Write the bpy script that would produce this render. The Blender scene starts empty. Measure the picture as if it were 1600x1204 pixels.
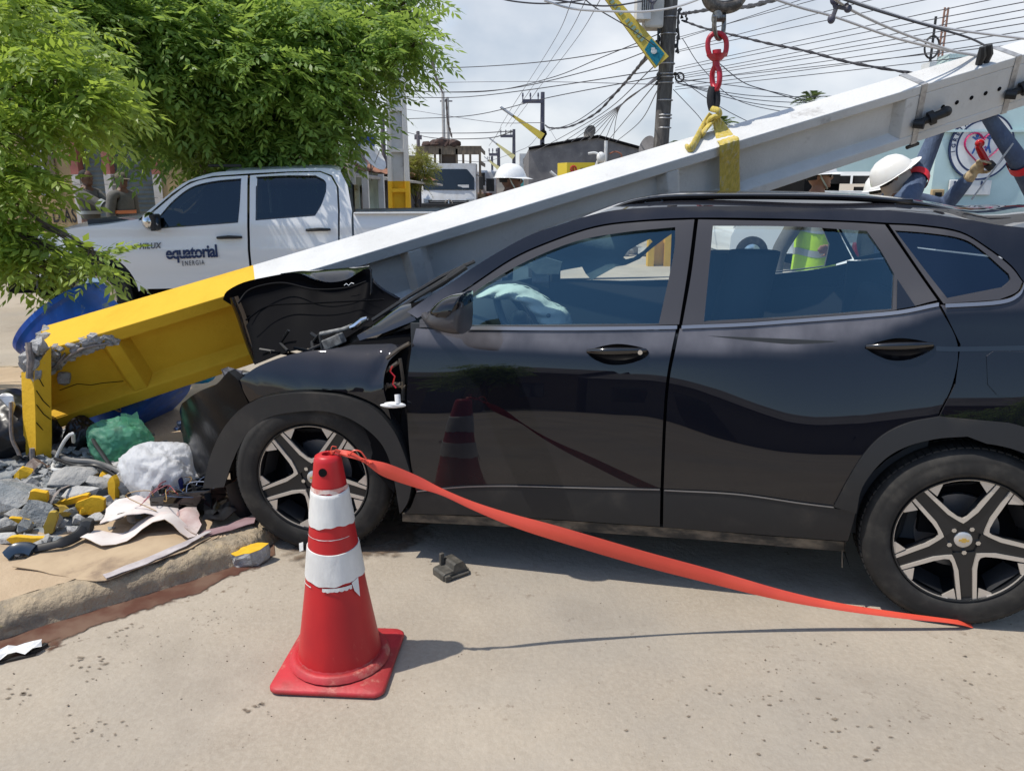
import bpy, bmesh, math, random
import numpy as np
from mathutils import Vector, Matrix, geometry
R = math.radians
random.seed(7)
rng = np.random.default_rng(7)
sc = bpy.context.scene
COL = sc.collection
# ---------------------------------------------------------------- camera
EYE = 1.585
FPX = 1200.0
TILT = math.atan(317 / FPX)
cd = bpy.data.cameras.new('camera'); cam = bpy.data.objects.new('camera', cd); COL.objects.link(cam)
cam.location = (0, 0, EYE); cam.rotation_euler = (math.pi / 2 - TILT, 0, 0)
cd.sensor_fit = 'HORIZONTAL'; cd.sensor_width = 36.0; cd.lens = 36.0 * FPX / 1600.0
cd.clip_start = 0.05; cd.clip_end = 3000
sc.camera = cam
# ---------------------------------------------------------------- sky and sun
SUN_AZ = Vector((-0.36, -0.085, 0.72)).normalized()
w = bpy.data.worlds.new('World'); sc.world = w; w.use_nodes = True
nt = w.node_tree; N = nt.nodes; L = nt.links; N.clear()
def wn(t, **k):
    n = N.new(t)
    for a, b in k.items(): setattr(n, a, b)
    return n
sky = wn('ShaderNodeTexSky', sky_type='NISHITA', sun_disc=False)
sky.sun_elevation = math.asin(SUN_AZ.z); sky.sun_rotation = math.atan2(SUN_AZ.x, SUN_AZ.y)
sky.air_density = 1.0; sky.dust_density = 0.5; sky.ozone_density = 2.0
tc = wn('ShaderNodeTexCoord'); sep = wn('ShaderNodeSeparateXYZ'); L.new(tc.outputs['Generated'], sep.inputs[0])
def wm(op, a, b=None, clamp=False):
    n = wn('ShaderNodeMath', operation=op, use_clamp=clamp)
    for i, q in enumerate((a, b)):
        if q is None: continue
        if isinstance(q, (int, float)): n.inputs[i].default_value = q
        else: L.new(q, n.inputs[i])
    return n.outputs[0]
zz = wm('ADD', wm('MAXIMUM', sep.outputs[2], 0.0), 0.55)
cmb = wn('ShaderNodeCombineXYZ'); L.new(wm('DIVIDE', sep.outputs[0], zz), cmb.inputs[0]); L.new(wm('DIVIDE', sep.outputs[1], zz), cmb.inputs[1])
nz = wn('ShaderNodeTexNoise'); nz.inputs['Scale'].default_value = 2.2; nz.inputs['Detail'].default_value = 7; nz.inputs['Roughness'].default_value = 0.56
L.new(cmb.outputs[0], nz.inputs['Vector'])
# thicker cloud ahead down the street, a clearer blue sky behind
fwd = wm('MULTIPLY', sep.outputs[1], 0.19)
cover = wm('ADD', nz.outputs['Fac'], fwd)
mr = wn('ShaderNodeMapRange'); mr.interpolation_type = 'SMOOTHSTEP'
L.new(cover, mr.inputs['Value']); mr.inputs['From Min'].default_value = 0.42; mr.inputs['From Max'].default_value = 0.62
nz2 = wn('ShaderNodeTexNoise'); nz2.inputs['Scale'].default_value = 4.0; nz2.inputs['Detail'].default_value = 5
L.new(cmb.outputs[0], nz2.inputs['Vector'])
cr = wn('ShaderNodeValToRGB'); L.new(nz2.outputs['Fac'], cr.inputs[0])
cr.color_ramp.elements[0].position = 0.34; cr.color_ramp.elements[0].color = (3.1, 3.45, 3.95, 1)
cr.color_ramp.elements[1].position = 0.66; cr.color_ramp.elements[1].color = (4.9, 5.0, 5.2, 1)
mx = wn('ShaderNodeMix', data_type='RGBA'); L.new(wm('MULTIPLY', mr.outputs[0], 0.9), mx.inputs[0])
L.new(sky.outputs[0], mx.inputs[6]); L.new(cr.outputs[0], mx.inputs[7])
bg = wn('ShaderNodeBackground'); bg.inputs['Strength'].default_value = 0.15
L.new(mx.outputs[2], bg.inputs['Color'])
wo = wn('ShaderNodeOutputWorld'); L.new(bg.outputs[0], wo.inputs['Surface'])
ld = bpy.data.lights.new('sun', 'SUN'); ld.energy = 3.4; ld.angle = R(0.55); ld.color = (1.0, 0.94, 0.84)
sun = bpy.data.objects.new('sun', ld); COL.objects.link(sun)
sun.rotation_euler = SUN_AZ.to_track_quat('Z', 'Y').to_euler(); sun.location = (-6, -2, 14)
sc.view_settings.view_transform = 'Standard'; sc.view_settings.look = 'None'
sc.view_settings.exposure = 0.30; sc.view_settings.gamma = 1.0
sc.render.engine = 'CYCLES'
sc.cycles.max_bounces = 10; sc.cycles.transparent_max_bounces = 24; sc.cycles.glossy_bounces = 5
sc.cycles.use_denoising = True
sc.cycles.caustics_reflective = False; sc.cycles.caustics_refractive = False

# ---------------------------------------------------------------- photo rays, used to find where a thing stands
_c, _s = math.cos(TILT), math.sin(TILT)
def ray(u, v):
    a = (u - 800) / FPX; b = (602 - v) / FPX
    return Vector((a, b * _s + _c, b * _c - _s))
EYEP = Vector((0, 0, EYE))
def G(u, v, z=0.0):
    d = ray(u, v); return EYEP + d * ((z - EYE) / d.z)
def D(u, v, y):
    d = ray(u, v); return EYEP + d * (y / d.y)
def PL(u, v, p0, n):
    d = ray(u, v); return EYEP + d * ((p0 - EYEP).dot(n) / d.dot(n))

# ---------------------------------------------------------------- materials
def pm(name, col, rough=0.7, metal=0.0, col2=None, vs=6.0, vd=4, bump=0.0, bs=60.0, coat=0.0, spec=0.5, lo=0.35, hi=0.65, trans=0.0, sub=0.0, stretch=None, col3=None, s3=1.5, lo3=0.5, hi3=0.7, rough2=None, coatr=0.03):
    m = bpy.data.materials.new(name); m.use_nodes = True
    t = m.node_tree; b = t.nodes['Principled BSDF']
    b.inputs['Base Color'].default_value = (*col, 1); b.inputs['Roughness'].default_value = rough
    b.inputs['Metallic'].default_value = metal; b.inputs['Specular IOR Level'].default_value = spec
    if coat: b.inputs['Coat Weight'].default_value = coat; b.inputs['Coat Roughness'].default_value = coatr
    if trans: b.inputs['Transmission Weight'].default_value = trans
    if sub: b.inputs['Subsurface Weight'].default_value = sub; b.inputs['Subsurface Radius'].default_value = (0.02, 0.01, 0.005)
    tc = t.nodes.new('ShaderNodeTexCoord'); vec = tc.outputs['Object']
    if stretch:
        mp = t.nodes.new('ShaderNodeMapping'); mp.inputs['Scale'].default_value = stretch
        t.links.new(vec, mp.inputs[0]); vec = mp.outputs[0]
    def noise(s, d=4, r=0.55):
        n = t.nodes.new('ShaderNodeTexNoise'); n.inputs['Scale'].default_value = s; n.inputs['Detail'].default_value = d; n.inputs['Roughness'].default_value = r
        t.links.new(vec, n.inputs['Vector']); return n.outputs['Fac']
    def ramp(f, a, z):
        n = t.nodes.new('ShaderNodeMapRange'); n.interpolation_type = 'SMOOTHSTEP'; t.links.new(f, n.inputs[0]); n.inputs[1].default_value = a; n.inputs[2].default_value = z
        return n.outputs[0]
    cur = None
    if col2 is not None:
        f = ramp(noise(vs, vd, 0.62), lo, hi)
        x = t.nodes.new('ShaderNodeMix'); x.data_type = 'RGBA'; t.links.new(f, x.inputs[0])
        x.inputs[6].default_value = (*col, 1); x.inputs[7].default_value = (*col2, 1); cur = x.outputs[2]
        if rough2 is not None:
            rr = t.nodes.new('ShaderNodeMapRange'); t.links.new(f, rr.inputs[0]); rr.inputs[3].default_value = rough; rr.inputs[4].default_value = rough2
            t.links.new(rr.outputs[0], b.inputs['Roughness'])
        if col3 is not None:
            f3 = ramp(noise(s3, 6, 0.7), lo3, hi3)
            x2 = t.nodes.new('ShaderNodeMix'); x2.data_type = 'RGBA'; t.links.new(f3, x2.inputs[0])
            t.links.new(cur, x2.inputs[6]); x2.inputs[7].default_value = (*col3, 1); cur = x2.outputs[2]
        t.links.new(cur, b.inputs['Base Color'])
    if bump:
        bn = t.nodes.new('ShaderNodeBump'); bn.inputs['Strength'].default_value = bump; bn.inputs['Distance'].default_value = 0.02
        t.links.new(noise(bs, 6, 0.6), bn.inputs['Height']); t.links.new(bn.outputs[0], b.inputs['Normal'])
    return m
def glassy(name, tint, refl=0.08, rtint=(1, 1, 1), rough=0.0):
    """thin window glass: tinted see-through plus a mirror share that grows at a glancing angle"""
    m = bpy.data.materials.new(name); m.use_nodes = True; t = m.node_tree; t.nodes.clear()
    tr = t.nodes.new('ShaderNodeBsdfTransparent'); tr.inputs[0].default_value = (*tint, 1)
    gl = t.nodes.new('ShaderNodeBsdfGlossy'); gl.inputs[0].default_value = (*rtint, 1); gl.inputs['Roughness'].default_value = rough
    fr = t.nodes.new('ShaderNodeFresnel'); fr.inputs[0].default_value = 1.5
    ad = t.nodes.new('ShaderNodeMath'); ad.operation = 'ADD'; ad.use_clamp = True; t.links.new(fr.outputs[0], ad.inputs[0]); ad.inputs[1].default_value = refl
    mx = t.nodes.new('ShaderNodeMixShader'); t.links.new(ad.outputs[0], mx.inputs[0]); t.links.new(tr.outputs[0], mx.inputs[1]); t.links.new(gl.outputs[0], mx.inputs[2])
    o = t.nodes.new('ShaderNodeOutputMaterial'); t.links.new(mx.outputs[0], o.inputs[0]); return m

# ---------------------------------------------------------------- objects
WM = {}
def wmat(o): return WM.get(o.name, Matrix.Identity(4)) if o else Matrix.Identity(4)
def tag(o, label=None, cat=None, group=None, kind=None):
    if label: o['label'] = label
    if cat: o['category'] = cat
    if group: o['group'] = group
    if kind: o['kind'] = kind
    return o
def thing(name, label, cat, loc=(0, 0, 0), rz=0.0, group=None, mat=None):
    o = bpy.data.objects.new(name, None); COL.objects.link(o); o.empty_display_size = 0.1
    M = mat if mat is not None else Matrix.Translation(Vector(loc)) @ Matrix.Rotation(rz, 4, 'Z')
    o.location = M.to_translation(); o.rotation_euler = M.to_euler(); WM[o.name] = M
    return tag(o, label, cat, group)
def kids(o): return [c for c in bpy.data.objects if c.parent == o]
def dup(o, loc=None, rz=None, label=None, parent=None, mat=None):
    c = o.copy(); COL.objects.link(c)
    if parent is not None: c.parent = parent
    if loc is not None: c.location = loc
    if rz is not None: c.rotation_euler = (0, 0, rz)
    if mat is not None: c.location = mat.to_translation(); c.rotation_euler = mat.to_euler(); c.scale = mat.to_scale()
    if label: c['label'] = label
    for k in kids(o): dup(k, parent=c)
    return c

class MB:
    """collects shapes and links them as one mesh object"""
    def __init__(s, T=None): s.v = []; s.f = []; s.m = []; s.T = T
    def add(s, vs, fs, mi=0):
        n = len(s.v); T = s.T
        s.v += [tuple(T @ Vector(p)) if T is not None else tuple(p) for p in vs]
        s.f += [tuple(n + i for i in f) for f in fs]; s.m += [mi] * len(fs); return s
    def box(s, c, d, rot=None, mi=0, top=(1, 1)):
        x, y, z = d[0] / 2, d[1] / 2, d[2] / 2; tx, ty = top
        p = [(-x, -y, -z), (x, -y, -z), (x, y, -z), (-x, y, -z), (-x * tx, -y * ty, z), (x * tx, -y * ty, z), (x * tx, y * ty, z), (-x * tx, y * ty, z)]
        M = Matrix.Translation(Vector(c))
        if rot is not None: M = M @ (rot if isinstance(rot, Matrix) else Matrix.Rotation(rot, 4, 'Z'))
        return s.add([M @ Vector(q) for q in p], [(3, 2, 1, 0), (4, 5, 6, 7), (0, 1, 5, 4), (1, 2, 6, 5), (2, 3, 7, 6), (3, 0, 4, 7)], mi)
    def cyl(s, a, b, r0, r1=None, n=16, cap=True, mi=0):
        a = Vector(a); b = Vector(b); r1 = r0 if r1 is None else r1
        d = (b - a).normalized(); e = d.orthogonal().normalized(); g = d.cross(e)
        vs = []
        for k in range(n):
            t = 2 * math.pi * k / n; q = e * math.cos(t) + g * math.sin(t); vs.append(a + q * r0); vs.append(b + q * r1)
        fs = [(2 * k, 2 * ((k + 1) % n), 2 * ((k + 1) % n) + 1, 2 * k + 1) for k in range(n)]
        if cap: fs += [tuple(2 * k for k in reversed(range(n))), tuple(2 * k + 1 for k in range(n))]
        return s.add(vs, fs, mi)
    def tube(s, pts, r, n=8, mi=0, cap=True, flat=1.0, up=None):
        pts = [Vector(p) for p in pts]; m = len(pts)
        rr = r if isinstance(r, (list, tuple)) else [r] * m
        vs = []; e = None
        for i, p in enumerate(pts):
            d = (pts[min(i + 1, m - 1)] - pts[max(i - 1, 0)])
            d = d.normalized() if d.length > 1e-9 else Vector((0, 0, 1))
            if e is None: e = (Vector(up) if up else d.orthogonal())
            e = (e - d * e.dot(d)); e = e.normalized() if e.length > 1e-6 else d.orthogonal().normalized()
            g = d.cross(e)
            for k in range(n):
                t = 2 * math.pi * k / n; vs.append(p + (e * math.cos(t) + g * math.sin(t) * flat) * rr[i])
        fs = [(i * n + k, i * n + (k + 1) % n, (i + 1) * n + (k + 1) % n, (i + 1) * n + k) for i in range(m - 1) for k in range(n)]
        if cap: fs += [tuple(reversed(range(n))), tuple((m - 1) * n + k for k in range(n))]
        return s.add(vs, fs, mi)
    def lathe(s, prof, c=(0, 0, 0), axis='Z', n=32, mi=0, M=None, close=False):
        """prof: (radius, height) pairs"""
        vs = []; c = Vector(c); m = len(prof)
        for r, h in prof:
            for k in range(n):
                t = 2 * math.pi * k / n; x, y = r * math.cos(t), r * math.sin(t)
                p = Vector((x, y, h)) if axis == 'Z' else (Vector((x, h, y)) if axis == 'Y' else Vector((h, x, y)))
                vs.append((M @ p if M is not None else p) + c)
        fs = [(i * n + k, i * n + (k + 1) % n, (i + 1) * n + (k + 1) % n, (i + 1) * n + k) for i in range(m - 1) for k in range(n)]
        if axis == 'Y': fs = [tuple(reversed(f)) for f in fs]
        if close: fs += [tuple(range(n))[::-1], tuple((m - 1) * n + k for k in range(n))]
        return s.add(vs, fs, mi)
    def prism(s, pts, h0, h1, M=None, mi=0):
        """polygon pts (x, y) extruded between z = h0 and h1 then moved by M"""
        n = len(pts); vs = [Vector((x, y, h)) for h in (h0, h1) for x, y in pts]
        if M is not None: vs = [M @ q for q in vs]
        tri = geometry.tessellate_polygon([[Vector((x, y, 0)) for x, y in pts]])
        ar = sum(pts[i][0] * pts[(i + 1) % n][1] - pts[(i + 1) % n][0] * pts[i][1] for i in range(n))
        fs = []
        for a, b, c in tri:
            u, q, r_ = pts[a], pts[b], pts[c]
            o = (q[0] - u[0]) * (r_[1] - u[1]) - (q[1] - u[1]) * (r_[0] - u[0])
            if o < 0: a, c = c, a
            fs += [(n + a, n + b, n + c), (c, b, a)]
        for i in range(n):
            j = (i + 1) % n; fs.append((i, j, n + j, n + i) if ar > 0 else (j, i, n + i, n + j))
        return s.add(vs, fs, mi)
    def grid(s, rows, mi=0, flip=False):
        """rows: list of equally long lists of points"""
        n = len(rows[0]); vs = [p for r in rows for p in r]
        fs = [(i * n + k, i * n + k + 1, (i + 1) * n + k + 1, (i + 1) * n + k) for i in range(len(rows) - 1) for k in range(n - 1)]
        return s.add(vs, [f[::-1] for f in fs] if flip else fs, mi)
    def ball(s, c, r, n=12, m=8, mi=0, M=None):
        r = r if isinstance(r, (tuple, list)) else (r, r, r); vs = [(0, 0, -1)]; c = Vector(c)
        for i in range(1, m):
            p = math.pi * i / m - math.pi / 2
            for k in range(n):
                t = 2 * math.pi * k / n; vs.append((math.cos(p) * math.cos(t), math.cos(p) * math.sin(t), math.sin(p)))
        vs.append((0, 0, 1)); q = len(vs) - 1
        fs = [(0, 1 + (k + 1) % n, 1 + k) for k in range(n)]
        fs += [(1 + i * n + k, 1 + i * n + (k + 1) % n, 1 + (i + 1) * n + (k + 1) % n, 1 + (i + 1) * n + k) for i in range(m - 2) for k in range(n)]
        fs += [(1 + (m - 2) * n + k, 1 + (m - 2) * n + (k + 1) % n, q) for k in range(n)]
        P = [Vector((x * r[0], y * r[1], z * r[2])) for x, y, z in vs]
        return s.add([(M @ p if M is not None else p) + c for p in P], fs, mi)
    def build(s, name, mat, parent=None, smooth=False, bev=0.0, space='local', segs=2, angle=40):
        me = bpy.data.meshes.new(name)
        vs = s.v
        if parent is not None and space == 'world':
            Mi = wmat(parent).inverted(); vs = [tuple(Mi @ Vector(p)) for p in vs]
        me.from_pydata(vs, [], s.f); me.update()
        for q in (mat if isinstance(mat, (list, tuple)) else [mat]): me.materials.append(q)
        me.polygons.foreach_set('material_index', s.m)
        o = bpy.data.objects.new(name, me); COL.objects.link(o)
        if parent is not None:
            o.parent = parent; WM[o.name] = wmat(parent)
        if smooth:
            for p in me.polygons: p.use_smooth = True
            me.set_sharp_from_angle(angle=R(angle))
        if bev:
            b = o.modifiers.new('bevel', 'BEVEL'); b.width = bev; b.segments = segs; b.limit_method = 'ANGLE'; b.angle_limit = R(35); b.harden_normals = False
        return o
def soft(name, col, col2, rough, scale=22, edge=.30, spec=.4):
    """stain or film that thins out raggedly towards its rim (the 'rim' attribute is 0 at the outline, 1 inside)"""
    m = pm(name, col, rough=rough, col2=col2, vs=6, spec=spec); t = m.node_tree; at_ = t.nodes.new('ShaderNodeAttribute'); at_.attribute_name = 'rim'
    tc = t.nodes.new('ShaderNodeTexCoord'); n = t.nodes.new('ShaderNodeTexNoise'); n.inputs['Scale'].default_value = scale; n.inputs['Detail'].default_value = 6; t.links.new(tc.outputs['Object'], n.inputs['Vector'])
    a = t.nodes.new('ShaderNodeMath'); a.operation = 'ADD'; t.links.new(at_.outputs['Fac'], a.inputs[0]); t.links.new(n.outputs['Fac'], a.inputs[1])
    r = t.nodes.new('ShaderNodeMapRange'); r.interpolation_type = 'SMOOTHSTEP'; t.links.new(a.outputs[0], r.inputs[0]); r.inputs[1].default_value = .62; r.inputs[2].default_value = .62 + edge
    x = t.nodes.new('ShaderNodeMixShader'); tr = t.nodes.new('ShaderNodeBsdfTransparent'); t.links.new(r.outputs[0], x.inputs[0]); t.links.new(tr.outputs[0], x.inputs[1]); t.links.new(t.nodes['Principled BSDF'].outputs[0], x.inputs[2]); t.links.new(x.outputs[0], t.nodes['Material Output'].inputs[0]); return m
def rimmed(o, vals):
    a = o.data.attributes.new('rim', 'FLOAT', 'POINT'); a.data.foreach_set('value', np.array(vals, 'f')); return o
def spline(pts, n=6, closed=False):
    """Catmull-Rom through pts (tuples of any length)"""
    P = [np.array(p, float) for p in pts]; out = []
    m = len(P)
    for i in range(m if closed else m - 1):
        p1, p2 = P[i], P[(i + 1) % m]
        p0 = P[i - 1] if (closed or i > 0) else 2 * p1 - p2
        p3 = P[(i + 2) % m] if (closed or i + 2 < m) else 2 * p2 - p1
        for k in range(n):
            t = k / n
            out.append(tuple(0.5 * (2 * p1 + (p2 - p0) * t + (2 * p0 - 5 * p1 + 4 * p2 - p3) * t * t + (3 * p1 - p0 - 3 * p2 + p3) * t ** 3)))
    if not closed: out.append(tuple(P[-1]))
    return out
def text_mesh(body, size, mat, name, parent, M, ext=0.002, shear=0.0, sx=1.0, fit=None, align='CENTER', bold=0.0, space=1.0, mats=None, split=None):
    cu = bpy.data.curves.new('lettering', 'FONT'); cu.body = body; cu.size = size; cu.extrude = ext; cu.shear = shear
    cu.align_x = align; cu.align_y = 'CENTER'; cu.offset = bold; cu.space_character = space; cu.resolution_u = 3
    t = bpy.data.objects.new('lettering_curve', cu); COL.objects.link(t)
    bpy.context.view_layer.update()
    me = bpy.data.meshes.new_from_object(t.evaluated_get(bpy.context.evaluated_depsgraph_get()))
    bpy.data.objects.remove(t)
    if fit: xs_ = [v.co.x for v in me.vertices]; sx = fit / (max(xs_) - min(xs_))
    me.transform(M @ Matrix.Diagonal((sx, 1, 1, 1))); me.materials.clear()
    me.materials.append(mat)
    me.name = name; o = bpy.data.objects.new(name, me); COL.objects.link(o)
    if parent is not None: o.parent = parent; WM[o.name] = wmat(parent)
    return o
def frame(x, y, o):
    """matrix with given x and y axes and origin"""
    x = Vector(x).normalized(); y = Vector(y); z = x.cross(y).normalized(); y = z.cross(x)
    M = Matrix((x, y, z)).transposed().to_4x4(); M.translation = Vector(o); return M
def chunk(mb, c, r, seed, mi=0, n=14, M=None):
    """one broken stone: convex hull of scattered points"""
    g = random.Random(seed); bm = bmesh.new()
    for _ in range(n):
        d = Vector((g.gauss(0, 1), g.gauss(0, 1), g.gauss(0, 1))).normalized()
        bm.verts.new(Vector((d.x * r[0], d.y * r[1], d.z * r[2])) * g.uniform(0.8, 1.05))
    bmesh.ops.convex_hull(bm, input=bm.verts)
    bm.verts.ensure_lookup_table(); loose = [q for q in bm.verts if not q.link_faces]
    for q in loose: bm.verts.remove(q)
    bm.verts.index_update(); bm.normal_update()
    MM = Matrix.Translation(Vector(c)) @ (M if M is not None else Matrix.Identity(4))
    mb.add([MM @ q.co for q in bm.verts], [tuple(q.index for q in f.verts) for f in bm.faces], mi); bm.free(); return mb
# ================================================================ the setting
MAT = {}
# sandy concrete street
def ground_mat():
    m = pm('street_concrete', (0.335, 0.285, 0.225), rough=0.9, col2=(0.405, 0.35, 0.28), vs=0.9, vd=6, lo=0.36, hi=0.68, col3=(0.285, 0.238, 0.185), s3=1.9, lo3=0.56, hi3=0.78, spec=0.25)
    t = m.node_tree; b = t.nodes['Principled BSDF']
    src = b.inputs['Base Color'].links[0].from_socket
    tc = t.nodes.new('ShaderNodeTexCoord')
    def noise(s, d, r=0.6):
        n = t.nodes.new('ShaderNodeTexNoise'); n.inputs['Scale'].default_value = s; n.inputs['Detail'].default_value = d; n.inputs['Roughness'].default_value = r
        t.links.new(tc.outputs['Object'], n.inputs['Vector']); return n.outputs['Fac']
    def ramp(f, a, z, o0=0.0, o1=1.0):
        n = t.nodes.new('ShaderNodeMapRange'); t.links.new(f, n.inputs[0]); n.inputs[1].default_value = a; n.inputs[2].default_value = z; n.inputs[3].default_value = o0; n.inputs[4].default_value = o1
        return n.outputs[0]
    def mixc(f, a, col, blend='MIX'):
        x = t.nodes.new('ShaderNodeMix'); x.data_type = 'RGBA'; x.blend_type = blend; t.links.new(f, x.inputs[0]); t.links.new(a, x.inputs[6])
        if isinstance(col, tuple): x.inputs[7].default_value = (*col, 1)
        else: t.links.new(col, x.inputs[7])
        return x.outputs[2]
    # fine sand grain, dark pits and crumbs in patches
    cur = mixc(ramp(noise(55, 5, 0.7), 0.42, 0.62, 0.0, 0.34), src, (0.47, 0.415, 0.34))
    pitm = t.nodes.new('ShaderNodeMath'); pitm.operation = 'MULTIPLY'
    t.links.new(ramp(noise(24, 4, 0.6), 0.60, 0.66), pitm.inputs[0]); t.links.new(ramp(noise(2.3, 3), 0.52, 0.66), pitm.inputs[1])
    cur = mixc(pitm.outputs[0], cur, (0.17, 0.125, 0.085))
    vo = t.nodes.new('ShaderNodeTexVoronoi'); vo.inputs['Scale'].default_value = 42; t.links.new(tc.outputs['Object'], vo.inputs['Vector'])
    peb = t.nodes.new('ShaderNodeMath'); peb.operation = 'MULTIPLY'
    t.links.new(ramp(vo.outputs['Distance'], 0.20, 0.12), peb.inputs[0]); t.links.new(ramp(noise(1.4, 4), 0.57, 0.70), peb.inputs[1])
    cur = mixc(peb.outputs[0], cur, (0.20, 0.16, 0.12))
    # greyer worn patches, oil
    cur = mixc(ramp(noise(0.55, 4, 0.6), 0.46, 0.64, 0.0, 0.7), cur, (0.30, 0.275, 0.24)); cur = mixc(ramp(noise(1.1, 5, 0.65), 0.55, 0.75, 0.0, 0.6), cur, (0.245, 0.20, 0.15))
    t.links.new(cur, b.inputs['Base Color'])
    bn = t.nodes.new('ShaderNodeBump'); bn.inputs['Strength'].default_value = 0.42; bn.inputs['Distance'].default_value = 0.012
    t.links.new(noise(38, 8, 0.68), bn.inputs['Height'])
    bn2 = t.nodes.new('ShaderNodeBump'); bn2.inputs['Strength'].default_value = 0.35; bn2.inputs['Distance'].default_value = 0.05
    t.links.new(noise(3.1, 4, 0.55), bn2.inputs['Height']); t.links.new(bn2.outputs[0], bn.inputs['Normal'])
    t.links.new(bn.outputs[0], b.inputs['Normal'])
    return m
M_road = ground_mat()
rows = []
for j in range(61):
    rows.append([])
    for i in range(61):
        x = -8 + 16 * i / 60; y = -4 + 16 * j / 60
        rows[-1].append((x, y, 0.0))
mb = MB()
for S in (900,): mb.add([(-S, -S, 0), (S, -S, 0), (S, S, 0), (-S, S, 0)], [(0, 1, 2, 3)])
tag(mb.build('street', M_road), kind='structure')

# the raised corner of the pavement and its worn kerb
M_pave = pm('pavement_sand', (0.47, 0.36, 0.245), rough=0.95, col2=(0.40, 0.30, 0.20), vs=2.2, vd=6, bump=0.35, bs=45, col3=(0.31, 0.255, 0.19), s3=4.5, lo3=0.55, hi3=0.72, spec=0.2)
M_kerb = pm('kerb_stone', (0.40, 0.32, 0.22), rough=0.95, col2=(0.23, 0.195, 0.15), vs=9, vd=7, bump=1.0, bs=26, lo=.45, hi=.7, col3=(0.42, 0.32, 0.12), s3=8, lo3=0.60, hi3=0.72, spec=0.2)
KZ = 0.095
kerb_line = [(-4.3, 0.32), (-3.1, 1.36), (-1.85, 2.415), (-1.22, 2.94), (-1.09, 3.16), (-1.06, 3.6), (-1.25, 4.8), (-1.7, 5.7), (-2.6, 6.25), (-4.2, 6.35), (-6.2, 5.9), (-8.5, 5.2)]
kl = spline(kerb_line, 34)
from mathutils import noise as mnoise
inner = []
for i, p in enumerate(kl):
    a = Vector(kl[max(i - 1, 0)]); b = Vector(kl[min(i + 1, len(kl) - 1)]); d = (b - a).normalized(); inner.append((p[0] - d.y * 0.11, p[1] + d.x * 0.11))
g = random.Random(3); rows = []
for i in range(len(kl)):
    o = Vector((kl[i][0], kl[i][1])); q = Vector(inner[i]); n = (q - o).normalized()
    jit = lambda a: g.uniform(-a, a)
    t = KZ + jit(0.006)
    nz_ = lambda s, a: a * mnoise.noise((o.x * s, o.y * s, s))
    jit = lambda a: g.uniform(-a, a) * .5 + nz_(17, a * 1.2) + nz_(6, a * .7)
    t = KZ + jit(.006)
    prof = [(-0.012, -0.02), (0.002 + jit(.005), 0.015), (0.006 + jit(.007), 0.03), (0.006 + jit(.009), 0.048), (0.015 + jit(.007), t - 0.026), (0.028 + jit(.008), t - .013 + jit(.004)), (0.045 + jit(.008), t - 0.004), (.07 + jit(.004), t + jit(.003)), (0.11, KZ + 0.002)]
    rows.append([(o.x + n.x * a, o.y + n.y * a, z) for a, z in prof])
tag(MB().grid(rows, flip=True).build('kerb', M_kerb, smooth=True, angle=70), kind='structure')
# pavement slab surface inside the kerb
pts = [(p[0], p[1]) for p in inner] + [(-10, 3.0), (-8.5, -1.5)]
tri = geometry.delaunay_2d_cdt([Vector(p) for p in pts] + [Vector((x * 0.22 + g.uniform(-.05, .05), y * 0.22 + g.uniform(-.05, .05))) for x in range(-44, -4) for y in range(-6, 29)], [(i, (i + 1) % len(pts)) for i in range(len(pts))], [], 1, 1e-5)
mb = MB(); mb.add([(v.x, v.y, KZ + 0.001 + (g.uniform(-.006, .006))) for v in tri[0]], tri[2])
o = mb.build('pavement', M_pave, smooth=True); tag(o, kind='structure')
bm = bmesh.new(); bm.from_mesh(o.data); bmesh.ops.recalc_face_normals(bm, faces=bm.faces)
if sum(f.normal.z for f in bm.faces) < 0: bmesh.ops.reverse_faces(bm, faces=bm.faces)
bm.to_mesh(o.data); bm.free()
# reddish water standing in the gutter
M_wet = soft('gutter_water', (.17, .105, .075), (.11, .05, .035), .3)
outer = [(-4.3, 0.12), (-3.1, 1.16)] + [tuple(G(u, v).xy) for u, v in [(0, 1040), (47, 1020), (112, 997), (150, 978), (212, 960), (307, 928), (355, 903), (400, 889), (430, 868)]]
ol = spline(outer, 8); il = spline([(-4.3, 0.33), (-3.1, 1.37), (-1.85, 2.42), (-1.40, 2.79), (-1.22, 2.945), (-1.12, 3.10), (-1.085, 3.2)], 8)
m_ = 110; og = [ol[round(i * (len(ol) - 1) / m_)] for i in range(m_ + 1)]; ig = [il[round(i * (len(il) - 1) / m_)] for i in range(m_ + 1)]
nw = 6; rows = [[(ig[i][0] + (og[i][0] - ig[i][0]) * 1.12 * k / nw, ig[i][1] + (og[i][1] - ig[i][1]) * 1.12 * k / nw, .004 - .0025 * (k == nw)) for k in range(nw + 1)] for i in range(m_ + 1)]
tag(rimmed(MB().grid(rows, flip=True).build('gutter_water', M_wet, smooth=True), [(.55 if k < nw - 1 else (.3 if k == nw - 1 else 0)) for i in range(m_ + 1) for k in range(nw + 1)]), kind='structure')
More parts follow.
